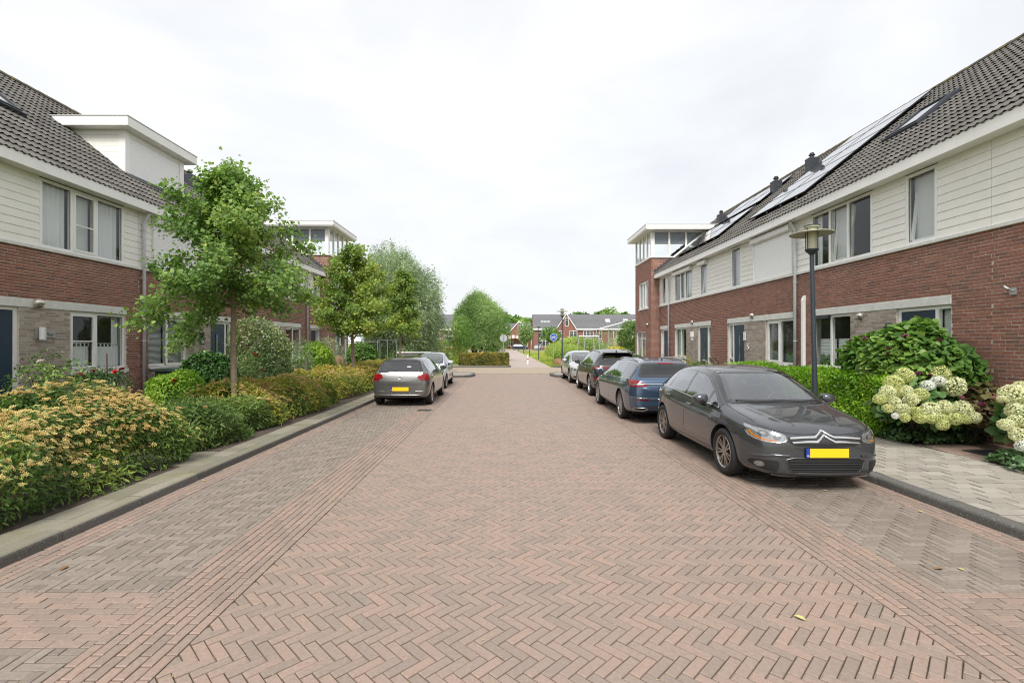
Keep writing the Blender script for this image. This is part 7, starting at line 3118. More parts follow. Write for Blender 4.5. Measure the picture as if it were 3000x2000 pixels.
def head_mesh(name, r, m, n=230, seed=1, flat=1.0):
    rg = np.random.default_rng(seed)
    i = np.arange(n)
    z = 1 - 2 * (i + .5) / n
    a = i * 2.39996
    q = np.sqrt(1 - z * z)
    d = np.stack([q * np.cos(a), q * np.sin(a), z], 1)
    d = d + rg.normal(0, .05, d.shape)
    lump = 1 + .06 * wave_noise(seed, 4)(d)
    pos = unit(d) * r * lump[:, None] * rg.uniform(.9, 1.03, (n, 1)) * np.array([1, 1, flat])
    T = np.array([(-.5, -.5, .06), (.5, -.5, .0), (.5, .5, .06), (-.5, .5, .0)])
    F = np.array([(0, 1, 2, 3)])
    Rm = frames(unit(d + rg.normal(0, .45, d.shape)), rg.normal(0, 1, d.shape))
    V = pos[:, None, :] + (r * .155 * rg.uniform(.75, 1.2, n))[:, None, None] * np.einsum('nij,kj->nki', Rm, T)
    Fs = F[None] + (i * 4)[:, None, None]
    return np_mesh(name, V.reshape(-1, 3), Fs.reshape(-1, 4), m, tint=np.repeat(rg.random(n), 4))


M_HYDG = mat_leaf('hydrangea_green', [(0, (.42, .45, .15)), (.5, (.52, .55, .22)), (1, (.64, .65, .34))], .7, .3, gain=1)
M_HYDC = mat_leaf('hydrangea_cream', [(0, (.55, .57, .28)), (.5, (.66, .67, .40)), (1, (.76, .76, .56))], .7, .3, gain=1)
M_HYDW = mat_leaf('hydrangea_white', [(0, (.62, .64, .56)), (1, (.84, .84, .82))], .7, .3, gain=1)
M_HYDP = mat_leaf('hydrangea_pink', [(0, (.40, .06, .16)), (1, (.62, .22, .34))], .7, .25, gain=1)
HEADS = {k: [head_mesh('flower_head', 1.0, m, 520, s) for s in (1, 2, 3)] for k, m in (('g', M_HYDG), ('c', M_HYDC), ('w', M_HYDW), ('p', M_HYDP))}


def hydrangea(label, cen, rad, heads, seed, leaf_m, n_leaf=800, leaf=.16):
    t = thing('hydrangea', label, 'hydrangea', (cen[0], cen[1], .085), 0, 'hydrangeas in the right front garden')
    pos, d = ellipsoid_pts(n_leaf, cen, rad, seed, .12, -.5, .2)
    pos[:, 2] = np.maximum(pos[:, 2], .12)
    nrm, tip = leaves_at(pos, d, .5, .6, .2)
    cloud('leaves', T_ROUND, pos, nrm, tip, leaf * RN.uniform(.6, 1.2, len(pos)), leaf_m, t, hsv_tint(pos, seed, 2))
    st = MB()
    rr = random.Random(seed)
    for k, (x, y, z, r, kind) in enumerate(heads):
        o = link('flower_head', HEADS[kind][k % 3], t, loc=(x, y, z), rot=(rr.uniform(-.6, .6), rr.uniform(-.6, .6), rr.uniform(0, 6)),
                 scale=(r, r, r * rr.uniform(.78, .95)), world_coords=True)
        b = Vector((cen[0] + rr.uniform(-.15, .15), cen[1] + rr.uniform(-.15, .15), .09))
        st.tube([b, b.lerp(Vector((x, y, z)), .6) + Vector((0, 0, .15)), Vector((x, y, z))], .006, 5, cap=False)
    st.build('stems', M_BARKD, t, fix=False)
    return t


def heads_from(lst, y_top, y_bot, z_top, z_bot):
    """head centres as seen, set at a depth that steps forward towards the bottom of the bush"""
    out = []
    for (px, py, r, kind) in lst:
        f = min(1, max(0, (py - z_top) / (z_bot - z_top)))
        Y = y_top + (y_bot - y_top) * f
        out.append(((px - 1480) / 1417 * Y, Y, CAM_H - (py - 1005) / 1417 * Y, r / 1417 * Y, kind))
    return out


Z8 = [(655, 655, 62, 'g'), (570, 710, 65, 'g'), (520, 780, 55, 'c'), (460, 835, 45, 'g'), (665, 772, 48, 'c'), (705, 835, 52, 'c'), (778, 800, 52, 'g'), (828, 730, 46, 'w'), (912, 697, 48, 'w'),
      (930, 640, 65, 'g'), (1030, 740, 80, 'c'), (578, 850, 42, 'c'), (525, 905, 38, 'g'), (635, 910, 50, 'c'), (583, 962, 25, 'w'), (660, 975, 36, 'g'), (735, 925, 45, 'g'), (772, 978, 48, 'g'),
      (848, 922, 68, 'c'), (960, 890, 55, 'c'), (930, 980, 48, 'g'), (945, 1032, 45, 'g'), (1030, 985, 55, 'g'), (1090, 912, 66, 'c'), (1190, 975, 45, 'c'), (1115, 985, 40, 'g'), (860, 985, 40, 'g'), (600, 780, 40, 'g')]
hl = heads_from([(2400 + x / 2.613, 850 + y / 2.613, r / 2.613, k) for x, y, r, k in Z8], 8.35, 7.75, 1090, 1250)
hydrangea('hydrangea covered in big greenish-cream flower heads beside the hedge', (7.42, 8.62, .72), (.72, .5, .52), hl, 101, G_DARK)
Z9 = [(1480, 800, 85, 'c'), (1545, 745, 55, 'c'), (1400, 830, 30, 'c'), (1505, 920, 66, 'c'), (1430, 1030, 50, 'c'), (1510, 1000, 52, 'c'), (1520, 1105, 60, 'c'), (1560, 1190, 48, 'w'), (1600, 880, 70, 'c'), (1620, 1050, 70, 'g')]
hl2 = heads_from([(2400 + x / 2.613, 850 + y / 2.613, r / 2.613, k) for x, y, r, k in Z9], 7.15, 6.75, 1130, 1310)
hydrangea('cream hydrangea cut off by the right picture edge', (7.85, 7.05, .65), (.5, .5, .5), hl2, 102, G_DARK, 600)
hp = [(7.75 + .3 * math.cos(k * 2.4), 8.2 + .3 * math.sin(k * 2.4), .72 + .3 * rr_.random(), .045, 'p') for k in range(10)]
hydrangea('purple-leaved hydrangea with small pink blooms against the brick wall', (8.05, 8.35, .72), (.42, .55, .52), [(x + .22, y, z, r, k) for x, y, z, r, k in hp], 103, G_PURPLE, 900, .13)
shrub('shrub', 'green leafy shrub top beside the brick wall above the pink hydrangea', (8.12, 8.75, 1.05), (.32, .4, .45), 104, G_MID, 500, .16, T_ROUND, .2, .2, stems=6)
# mauve buds on the big shrub
o_big = next(o for o in bpy.data.objects if o.get('label', '').startswith('large-leaved green shrub'))
mbd = rose_mesh(mat('mauve_bud', (.16, .03, .08), .6), .05)
for k in range(9):
    a = rr_.uniform(2.6, 4.4)
    link('flower_bud', mbd, o_big, loc=(7.72 + .74 * math.cos(a), 9.35 + 1.1 * math.sin(a), rr_.uniform(1.2, 2.0)), rot=(rr_.uniform(-.5, .5), rr_.uniform(-.6, .6), 0), world_coords=True)


def ivy(label, poly_pts, seed, n, h=.22, m=None, size=.055):
    """creeping ground cover over a polygon given as list of discs (x, y, r)"""
    rg = np.random.default_rng(seed)
    P_ = []
    w = np.array([d[2] ** 2 for d in poly_pts])
    idx = rg.choice(len(poly_pts), n, p=w / w.sum())
    for i in idx:
        x, y, r = poly_pts[i]
        a, q = rg.uniform(0, 6.28), math.sqrt(rg.random())
        z = h * math.sqrt(max(0, 1 - q * q * .9)) * rg.uniform(.5, 1.1)
        P_.append((x + r * q * math.cos(a), y + r * q * math.sin(a), .09 + z))
    pos = np.array(P_)
    nrm = unit(np.array([-.35, -.35, 1]) + rg.normal(0, .5, (n, 3)))
    tip = rg.normal(0, 1, (n, 3))
    t = cloud('ground_cover', T_ROUND, pos, nrm, tip, size * rg.uniform(.6, 1.3, n), m or G_IVY, None, hsv_tint(pos, seed, 4))
    tag(t, label, 'ivy', kind='stuff')


ivy('dark ivy ground cover under the hydrangea by the pavement', [(7.2, 9.0, .35), (7.2, 8.6, .38), (7.45, 8.7, .45), (7.9, 8.75, .45), (7.25, 8.9, .3), (7.7, 8.95, .5), (8.15, 8.7, .35)], 110, 5200, .3)
ivy('ivy edging spilling on to the pavement at the right edge', [(7.35, 6.9, .35), (7.2, 6.5, .32), (7.4, 6.3, .4), (7.25, 6.0, .35), (7.5, 5.6, .4), (7.6, 6.8, .35)], 111, 3600, .22)

# balls and shrubs by the farther doors on the right
shrub('box_ball', 'round clipped box ball left of the lower spreading shrub', (6.55, 24.3, .78), (.46, .46, .48), 120, G_DARK, 3000, .06, T_OVAL, .03, .05)
shrub('shrub', 'spreading yellow-green shrub between the box ball and the downpipe', (6.95, 22.2, .62), (.62, .75, .46), 121, G_BRIGHT, 2600, .075, T_OVAL, .12, .12)
shrub('shrub', 'thin sprawling shrub under the window of the third house', (7.8, 21.0, .75), (.35, .8, .6), 122, G_SPIREAY, 700, .09, T_OVAL, .3, .3)
shrub('shrub', 'dark reddish-green shrub left of number 5', (7.6, 18.9, .65), (.45, .7, .55), 123, G_SPIREA2, 1800, .085, T_OVAL, .15, .15, flowers=(M_ROSEWHITE, 3, .05))
shrub('shrub', 'pale variegated shrub at the far end of the long hedge', (7.3, 16.9, .68), (.4, .7, .5), 124, mat_leaf('variegated_leaf', [(0, (.14, .19, .05)), (.5, (.30, .33, .12)), (1, (.52, .50, .28))], .5, .3), 1700, .075, T_OVAL, .2, .2)
# beyond the crossing, right
shrub('shrub', 'yellow variegated bush behind the black crossover', (7.6, 33.0, .8), (.95, .8, .75), 130, mat_leaf('golden_leaf', [(0, (.20, .22, .03)), (.5, (.42, .40, .08)), (1, (.62, .55, .2))], .5, .3), 2400, .13, T_OVAL, .1, .1, base=0)
shrub('shrub', 'tall dark bush against the corner tower on the right', (9.3, 35.0, 1.9), (1.1, 1.2, 1.75), 131, G_MID, 3800, .17, T_OVAL, .22, .16, base=0)
shrub('shrub', 'grey-green thicket between the climbing frame and the dark bush', (11.0, 46.0, 1.5), (2.6, 1.8, 1.6), 132, G_SILVER, 4200, .2, T_NARROW, .2, .16, base=0)
shrub('shrub', 'light green reedy thicket behind the climbing frame', (7.6, 50.0, 1.2), (3.2, 2.2, 1.35), 133, G_REED, 6500, .3, T_NARROW, .15, .15, base=0)
shrub('shrub', 'pale green reedy mound beside the cycle sign', (5.9, 46.0, .75), (1.6, 1.6, .95), 134, G_REED, 4200, .26, T_NARROW, .15, .15, base=0)
shrub('shrub', 'reedy thicket in front of the round willow on the left', (-6.0, 43.5, .9), (2.9, 1.4, 1.1), 135, G_REED, 5200, .28, T_NARROW, .15, .15, base=0)
shrub('shrub', 'dark understorey bush at the foot of the silvery willow', (-8.6, 36.5, 1.1), (2.4, 1.0, 1.25), 136, G_MID, 4200, .18, T_OVAL, .2, .15, base=0)


def lawn(label, x0, x1, y0, y1, n, seed, h=.16, curve=None):
    rg = np.random.default_rng(seed)
    y = y0 + (y1 - y0) * rg.random(n) ** 1.6
    x = x0 + (x1 - x0) * rg.random(n)
    if curve:
        x = np.maximum(x, curve(y))
    pos = np.stack([x, y, np.full(n, -.04)], 1)
    a = rg.uniform(0, 6.28, n)
    tip = unit(np.stack([np.cos(a) * .5, np.sin(a) * .5, np.ones(n)], 1))
    nrm = unit(np.stack([np.cos(a), np.sin(a) - .3, np.full(n, .4)], 1))
    T = (T_BLADE[0] * np.array([2.6, 1, 1]), T_BLADE[1])
    o = cloud('grass', T, pos, nrm, tip, h * rg.uniform(.5, 1.4, n), G_LAWN, None, hsv_tint(pos, seed, .4, .5))
    tag(o, label, 'grass', kind='stuff')


lawn('rough pale green grass beside the cycle path', 3.6, 15, 37.3, 95, 42000, 140, .2, lambda y: 3.55 + 0 * y)
lawn('rough grass on the left behind the hedge island', -16, .2, 39.2, 60, 16000, 141, .22)
# ------------------------------------------------------------------ street furniture and background
M_POLE = mat('pole_blue_black', (.04, .05, .065), .4, noise=.2, nscale=10)
M_LAMPDISC = mat('lamp_disc', (.42, .42, .30), .5, noise=.35, nscale=12)
M_LAMPCYL = mat('lamp_diffuser', (.66, .64, .50), .25, noise=.12, nscale=9)


def street_lamp(label, x, y, h=4.15, lean=0.0, base=.1):
    t = thing('street_lamp', label, 'street lamp', (x, y, base), 0, 'street lamps with a glass lantern under a disc')
    top = h - .62

    def X(z):
        return x + lean * z
    mb = MB()
    mb.tube([(X(0), y, base - .05), (X(.55), y, base + .55)], .075, 14)
    mb.tube([(X(.55), y, base + .55), (X(.62), y, base + .62)], [.075, .055], 14)
    mb.tube([(X(.62), y, base + .62), (X(top), y, base + top)], [.055, .042], 14)
    mb.build('pole', M_POLE, t, smooth=False)
    c = (X(top), y, base + top)
    mb = MB()
    mb.lathe([(.036, 0), (.045, .01), (.13, .10), (.135, .13), (.12, .135), (.001, .135)], c, 20)
    mb.build('lantern_base', M_POLE, t)
    mb = MB()
    mb.lathe([(.105, .135), (.108, .42), (.10, .60)], c, 22)
    mb.build('lantern_glass', M_LAMPCYL, t, smooth=True)
    mb = MB()
    for k in range(4):
        a = k * math.pi / 2 + .4
        mb.tube([(c[0] + .14 * math.cos(a), c[1] + .14 * math.sin(a), c[2] + .12), (c[0] + .14 * math.cos(a), c[1] + .14 * math.sin(a), c[2] + .58)], .008, 6)
    mb.build('lantern_rods', M_POLE, t)
    mb = MB()
    mb.lathe([(.11, .50), (.43, .455), (.435, .465), (.43, .475), (.11, .535)], c, 36)
    mb.build('disc', M_LAMPDISC, t)
    mb = MB()
    mb.lathe([(.11, .60), (.15, .605), (.15, .64), (.11, .65), (.001, .655)], c, 22)
    mb.build('cap', M_LAMPDISC, t)
    mb = MB()
    mb.lathe([(.15, .635), (.158, .635), (.158, .65), (.15, .65)], c, 22)
    mb.build('cap_ring', M_POLE, t)
    return t


street_lamp('dark lamp post with a disc lantern between the hedges on the right', 6.82, 10.62, 4.3, -.024)
street_lamp('far lamp post with a disc lantern beyond the crossing, before the gabled house', 4.35, 36.9, 4.4, 0, .03)


def t_lamp(label, x, y, h):
    t = thing('path_lamp', label, 'street lamp', (x, y, -.03), 0, 'slim black path lamps')
    mb = MB()
    mb.tube([(x, y, -.05), (x, y, 1.1), (x, y, h)], [.06, .055, .04], 10)
    mb.build('pole', M_POLE, t)
    mb = MB()
    mb.lathe([(.001, h + .04), (.24, h + .03), (.26, h + .01), (.2, h - .02), (.05, h - .04)], (x, y, 0), 18)
    mb.build('lamp_head', M_POLE, t)


t_lamp('slim black path lamp nearest of four along the cycle path', 3.75, 54, 3.65)
t_lamp('slim black path lamp, second of four along the cycle path', 3.55, 70, 3.65)
t_lamp('slim black path lamp, third of four along the cycle path', 3.3, 88, 3.65)
t_lamp('slim black path lamp, farthest of four along the cycle path', 3.1, 112, 3.65)

# cycle-path sign
sg = thing('cycle_sign', 'round blue cycle path sign with a white bicycle on a grey post', 'road sign', (4.0, 40, -.03))
mb = MB()
mb.tube([(4.0, 40, -.05), (4.0, 40, 2.62)], .035, 10)
mb.build('post', M_STEEL, sg)
M_SIGNBLUE = mat('sign_blue', (.008, .10, .42), .4)
sz = 2.34
mb = MB()
mb.lathe([(.001, 39.945), (.30, 39.945), (.30, 39.958), (.001, 39.958)], (4.0, 0, sz), 36, axis='y')
dc = mb.build('sign_disc', M_SIGNBLUE, sg)
mb = MB()
mb.lathe([(.275, 39.9435), (.30, 39.9435), (.30, 39.944), (.275, 39.944)], (4.0, 0, sz), 36, axis='y')
mb.build('white_rim', M_NUMW, dc)
mb = MB()
for s_ in (-1, 1):
    ring = [(4.0 + s_ * .125 + .075 * math.cos(a), 39.94, sz - .045 + .075 * math.sin(a)) for a in [2 * math.pi * k / 20 for k in range(21)]]
    mb.tube(ring, .010, 6, cap=False)
fr_ = {'bb': (4.0, sz - .05), 'rw': (3.875, sz - .045), 'fw': (4.125, sz - .045), 'seat': (3.955, sz + .06), 'head': (4.085, sz + .06)}
for a, b in (('bb', 'rw'), ('bb', 'seat'), ('bb', 'head'), ('seat', 'head'), ('rw', 'seat'), ('head', 'fw')):
    mb.tube([(fr_[a][0], 39.94, fr_[a][1]), (fr_[b][0], 39.94, fr_[b][1])], .009, 6)
mb.tube([(3.93, 39.94, sz + .085), (3.985, 39.94, sz + .085)], .011, 6)
mb.tube([(3.955, 39.94, sz + .06), (3.955, 39.94, sz + .085)], .008, 6)
mb.tube([(4.085, 39.94, sz + .06), (4.08, 39.94, sz + .10), (4.12, 39.94, sz + .115)], .009, 6)
mb.build('bicycle_symbol', M_NUMW, dc)
# the back of a round sign on the hedge island
sg = thing('sign_back', 'grey back of a round road sign behind the clipped hedge', 'road sign', (-.14, 41, -.03))
mb = MB()
mb.tube([(-.14, 41, -.05), (-.14, 41, 2.62)], .035, 10)
mb.build('post', M_STEEL, sg)
mb = MB()
mb.lathe([(.001, 41.05), (.32, 41.05), (.32, 41.06), (.001, 41.06)], (-.14, 0, 2.27), 36, axis='y')
mb.build('sign_disc', mat('sign_grey', (.42, .44, .46), .5, metal=.3), sg)
mb = MB()
mb.box(-.16, -.12, 41.03, 41.05, 2.0, 2.54)
mb.build('sign_rail', M_STEEL, sg)
# bollard
bo = thing('bollard', 'white bollard with a red band in the mouth of the cycle path', 'bollard', (1.98, 42.5, .012))
mb = MB()
mb.lathe([(.075, 0), (.075, .42), (.075, .421)], (1.98, 42.5, .012), 14)
mb.lathe([(.075, .52), (.075, .78), (.05, .84), (.001, .85)], (1.98, 42.5, .012), 14)
mb.build('post', M_NUMW, bo)
mb = MB()
mb.lathe([(.078, .421), (.078, .52)], (1.98, 42.5, .012), 14)
mb.build('red_band', mat('band_red', (.42, .01, .02), .5), bo)


# boulders / stump
def rock(label, x, y, r, seed, m, cat, name):
    rg = wave_noise(seed, 2.0)
    bm = bmesh.new()
    bmesh.ops.create_icosphere(bm, subdivisions=3, radius=1)
    P_ = np.array([v.co[:] for v in bm.verts])
    f = 1 + .13 * rg(P_)
    for v, k in zip(bm.verts, f):
        v.co = Vector((v.co.x * r[0] * k, v.co.y * r[1] * k, max(v.co.z, -.6) * r[2] * k))
    me = bpy.data.meshes.new(name)
    bm.to_mesh(me)
    bm.free()
    me.materials.append(m)
    for p_ in me.polygons:
        p_.use_smooth = True
    tag(link(name, me, loc=(x, y, r[2] * .5 - .03)), label, cat)


rock('orange-brown boulder in the grass right of the cycle sign', 4.25, 39.2, (.42, .4, .42), 3, mat('boulder', (.30, .17, .09), .9, noise=.5, nscale=3), 'boulder', 'boulder')
rock('grey-brown boulder against the orange one', 4.85, 39.4, (.36, .35, .36), 4, mat('boulder_grey', (.26, .22, .18), .9, noise=.5, nscale=3), 'boulder', 'boulder')

# climbing frame of galvanised tube
cf = thing('climbing_frame', 'grey tubular climbing frame standing in the reeds', 'climbing frame', (7.8, 44, 0))
zt = 2.5
for (xa, xb) in ((6.35, 6.75), (7.05, 7.3), (8.2, 8.0), (8.75, 8.45)):
    mb = MB()
    mb.tube([(xa, 44, -.05), (xb, 44, zt)], .055, 8)
    mb.build('leg', M_STEEL, cf)
mb = MB()
mb.tube([(6.7, 44, zt), (8.5, 44, zt)], .06, 8)
mb.build('top_bar', M_STEEL, cf)
mb = MB()
mb.bevbox(7.3, 7.95, 43.96, 44.04, zt - .22, zt - .08, .01)
mb.build('board', M_STEEL, cf)
rl = thing('slide_rail', 'thin grey sloping rail on posts behind the thicket', 'rail', (11, 52, 0))
mb = MB()
mb.tube([(9.8, 52, 3.3), (12.7, 52, 4.1)], .05, 8)
mb.tube([(12.7, 52, 4.1), (14.4, 52, 4.4)], .05, 8)
mb.build('rail', M_STEEL, rl)
for x, z in ((9.8, 3.3), (11.1, 3.65), (12.2, 3.95), (13.6, 4.25)):
    mb = MB()
    mb.tube([(x, 52, -.05), (x, 52, z)], .05, 8)
    mb.build('post', M_STEEL, rl)

# construction fence
def wire_fence(label, a, b, h=2.0, z0=.12, tape=False):
    a, b = Vector((a[0], a[1], z0)), Vector((b[0], b[1], z0))
    t = thing('wire_fence', label, 'fence', tuple(a.lerp(b, .5)), 0, 'temporary wire fence panels')
    up = Vector((0, 0, h))
    mb = MB()
    mb.tube([a, a + up, b + up, b], .028, 8)
    mb.tube([a.lerp(b, .5), a.lerp(b, .5) + up], .018, 6)
    mb.tube([a + Vector((0, 0, .15)), b + Vector((0, 0, .15))], .02, 6)
    mb.build('frame', M_STEEL, t)
    mb = MB()
    n = 22
    for k in range(1, n):
        p = a.lerp(b, k / n)
        mb.tube([p + Vector((0, 0, .1)), p + up], .0035, 3, cap=False)
    for k in range(1, 9):
        z = Vector((0, 0, h * k / 9))
        mb.tube([a + z, b + z], .0035, 3, cap=False)
    w = mb.build('mesh_wires', mat('wire_dark', (.12, .13, .13), .5), t, fix=False)
    if tape:
        for k in range(10):
            f0, f1 = k / 10, (k + 1) / 10

            def Q(f):
                p = a.lerp(b, f)
                p.z = z0 + .95 - .55 * (1 - (2 * f - 1) ** 2)
                return p
            mb = MB()
            p, q = Q(f0), Q(f1)
            mb.faces([tuple(p), tuple(q), tuple(q + Vector((0, 0, .08))), tuple(p + Vector((0, 0, .08)))], [(0, 1, 2, 3)])
            mb.build('barrier_tape', M_NUMW if k % 2 else mat('tape_red', (.5, .03, .03), .5), t)


wire_fence('wire fence panel with red and white tape, right one of the two', (-8.7, 33.0), (-7.75, 34.6), 2.05, .0, True)
wire_fence('wire fence panel behind the green bush, left one of the two', (-11.8, 33.6), (-8.6, 33.2), 1.95, .0)

# utility cabinet
cb = thing('utility_cabinet', 'long pale grey utility cabinet behind the city car', 'cabinet', (-5.6, 30.2, .0))
mb = MB()
mb.bevbox(-6.55, -4.72, 29.9, 30.6, .1, 1.22, .01)
mb.build('housing', mat('cabinet_grey', (.48, .50, .48), .55, noise=.1, nscale=4), cb)
mb = MB()
mb.bevbox(-6.68, -4.6, 29.8, 30.7, 1.222, 1.31, .02)
mb.build('lid', mat('cabinet_lid', (.60, .61, .58), .55), cb)
for k in range(1, 4):
    mb = MB()
    mb.box(-6.55 + k * .457 - .006, -6.55 + k * .457 + .006, 29.893, 29.9, .14, 1.2)
    mb.build('door_gap', M_SEAM, cb)
# wheelie bins
for k, (x, y, lab) in enumerate(((-9.3, 13.55, 'green-lidded wheelie bin under the window, left one'), (-9.2, 14.35, 'green-lidded wheelie bin under the window, right one'))):
    t = thing('wheelie_bin', lab, 'bin', (x, y, .09), 0, 'wheelie bins by number 6')
    mb = MB()
    for zz in (0,):
        mb.faces([(x - .24, y - .26, .1), (x + .24, y - .26, .1), (x + .24, y + .26, .1), (x - .24, y + .26, .1), (x - .29, y - .31, 1.08), (x + .29, y - .31, 1.08), (x + .29, y + .31, 1.08), (x - .29, y + .31, 1.08)],
                 [(0, 3, 2, 1), (4, 5, 6, 7), (0, 1, 5, 4), (1, 2, 6, 5), (2, 3, 7, 6), (3, 0, 4, 7)])
    mb.build('tub', mat('bin_dark', (.022, .026, .026), .5), t)
    mb = MB()
    mb.prism([(x - .33, 1.085), (x + .35, 1.085), (x + .33, 1.12), (x + .1, 1.17), (x - .25, 1.15)], 'y', y - .34, y + .34)
    mb.build('lid', mat('bin_green', (.05, .085, .06), .5, noise=.2, nscale=6), t)
    mb = MB()
    mb.tube([(x - .36, y - .25, 1.1), (x - .38, y, 1.1), (x - .36, y + .25, 1.1)], .014, 6)
    mb.build('handle', M_BLACK, t)
# low stake edging in the left garden
ed = thing('stake_edging', 'low weathered wooden stake edging between the two green shrubs', 'edging', (-6.98, 11.2, .07))
for k in range(17):
    y = 10.35 + k * .095
    mb = MB()
    h = .40 + .12 * math.sin(k * .35 + .3)
    mb.lathe([(.043, .05), (.043, .07 + h), (.03, .085 + h), (.001, .09 + h)], (-6.98 + .05 * math.sin(k * .5), y, 0), 8)
    mb.build('stake', M_WOOD, ed)
# rough posts farther back
for k, (x, y, h) in enumerate(((-7.0, 17.0, 1.35), (-7.15, 17.35, 1.2), (-7.6, 22.2, 1.75), (-7.75, 22.6, 1.6))):
    mb = MB()
    mb.tube([(x, y, .05), (x + .02, y, h * .5), (x + .01, y + .01, h)], [.055, .06, .05], 8)
    tag(mb.build('wooden_post', M_WOOD), ('rough wooden post nearest the evergreen shrub', 'rough wooden post just behind the nearest post', 'rough wooden post left of the pale feathery grass', 'rough wooden post hidden behind the feathery grass')[k], 'post', 'rough wooden posts in the left gardens')
# low green-black bins / handlebars by number 5
mb = MB()
mb.tube([(7.9, 17.9, .09), (7.9, 17.9, 1.15), (7.85, 18.1, 1.28)], .02, 8)
mb.tube([(7.9, 18.3, .09), (7.9, 18.3, 1.1), (7.85, 18.5, 1.25)], .02, 8)
mb.tube([(7.9, 17.9, .6), (7.9, 18.3, .6)], .02, 8)
tag(mb.build('bicycle_rack', M_BLACK), 'black bent-tube rack beside the door of number 5', 'rack')
# drain grate in the left gutter
dg_ = thing('drain_grate', 'iron drain grate in the gutter in front of the grey-brown hatchback', 'drain', (-2.2, 13.4, .0))
mb = MB()
mb.box(-2.42, -2.04, 13.2, 13.23, -.01, .006)
mb.box(-2.42, -2.04, 13.47, 13.5, -.01, .006)
mb.box(-2.42, -2.39, 13.23, 13.47, -.01, .006)
mb.box(-2.07, -2.04, 13.23, 13.47, -.01, .006)
mb.build('rim', mat('cast_iron', (.05, .045, .04), .7, noise=.4, nscale=20), dg_)
for k in range(7):
    mb = MB()
    mb.box(-2.375 + k * .045, -2.35 + k * .045, 13.23, 13.47, -.012, .004)
    mb.build('bar', MATS['cast_iron'], dg_)
mb = MB()
mb.poly([(-2.39, 13.23, .0022), (-2.07, 13.23, .0022), (-2.07, 13.47, .0022), (-2.39, 13.47, .0022)])
mb.build('pit', M_SEAM, dg_, fix=False)

# fallen leaves and straw on the street
M_LEAFY = mat('fallen_yellow', (.42, .40, .14), .6)
M_LEAFB = mat('fallen_brown', (.20, .11, .05), .7)
LV = [(1.98, 3.25, 40, M_LEAFY, 'yellow-green leaf lying on the herringbone bricks', .055), (3.55, 3.96, 100, M_LEAFB, 'curled brown leaf on the right parking bricks', .06), (3.72, 3.95, 20, M_LEAFY, 'green leaf beside the curled brown leaf', .04),
      (4.0, 6.05, 60, M_LEAFY, 'pale leaf on the bricks ahead of the dark hatchback', .04), (-3.62, 3.97, 10, M_LEAFB, 'brown leaf against the left kerb', .06), (-4.05, 6.5, 0, M_LEAFY, 'yellow leaf in the left gutter bricks', .04), (-3.95, 8.6, 80, M_LEAFY, 'pale leaf near the left kerb farther back', .04),
      (4.55, 5.3, 30, M_LEAFY, 'small yellow leaf beside the right kerb', .045)]
for (x, y, a, m, lab, r) in LV:
    r *= .7
    mb = MB()
    c, s = math.cos(R(a)), math.sin(R(a))
    T = [(0, -1, .02), (.5, -.35, .22), (.45, .35, .2), (0, 1, .06), (-.45, .35, .26), (-.5, -.35, .2), (0, 0, .0)]
    mb.faces([(x + r * (p * c - q * s), y + r * (p * s + q * c), .006 + r * z) for p, q, z in T], [(6, 0, 1), (6, 1, 2), (6, 2, 3), (6, 3, 4), (6, 4, 5), (6, 5, 0)])
    tag(mb.build('fallen_leaf', m, fix=False), lab, 'leaf', 'fallen leaves on the street')
rs = random.Random(9)
mb = MB()
for (cx, cy, w, n) in ((4.72, 5.75, .18, 60), (4.74, 4.9, .25, 70), (4.7, 4.6, .3, 30), (4.3, 4.4, .5, 25), (.9, 4.4, 1.2, 90), (.2, 3.0, .9, 90), (-.9, 3.4, .8, 60), (3.9, 5.4, .5, 30), (-1.9, 3.8, .2, 60), (-1.95, 5.2, .3, 60), (.6, 6.2, 1.3, 70)):
    for k in range(n):
        x, y, a = cx + rs.gauss(0, w), cy + rs.gauss(0, w), rs.uniform(0, 3.14)
        if x > KR - .02:
            continue
        l = rs.uniform(.004, .018)
        mb.faces([(x - l * math.cos(a), y - l * math.sin(a), .003), (x + .0025 * math.sin(a), y - .0025 * math.cos(a), .005), (x + l * math.cos(a), y + l * math.sin(a), .004), (x - .0025 * math.sin(a), y + .0025 * math.cos(a), .006)], [(0, 1, 2, 3)])
o = mb.build('street_litter', mat('straw', (.42, .33, .15), .8), fix=False)
tag(o, 'scattered straw and seed husks in the brick joints', 'litter', kind='stuff')

# ------------------------------------------------------------------ far houses
M_BRICKFAR = mat('far_brick', (.24, .115, .085), .9, noise=.25, nscale=2)
M_ROOFFAR = None


def far_roof_material():
    m = bpy.data.materials.new('far_roof')
    m.use_nodes = True
    N, L = m.node_tree.nodes, m.node_tree.links
    b = N['Principled BSDF']
    b.inputs['Roughness'].default_value = .7
    geo = N.new('ShaderNodeNewGeometry')
    n = N.new('ShaderNodeTexNoise')
    n.inputs['Scale'].default_value = 1.5
    n.inputs['Detail'].default_value = 6
    L.new(geo.outputs['Position'], n.inputs['Vector'])
    cr = N.new('ShaderNodeValToRGB')
    cr.color_ramp.elements[0].color = (.10, .10, .108, 1)
    cr.color_ramp.elements[1].color = (.155, .155, .165, 1)
    L.new(n.outputs['Fac'], cr.inputs['Fac'])
    L.new(cr.outputs['Color'], b.inputs['Base Color'])
    return m


M_ROOFFAR = far_roof_material()
M_FARGLASS = mat('far_glass', (.04, .045, .05), .1, spec=.7)


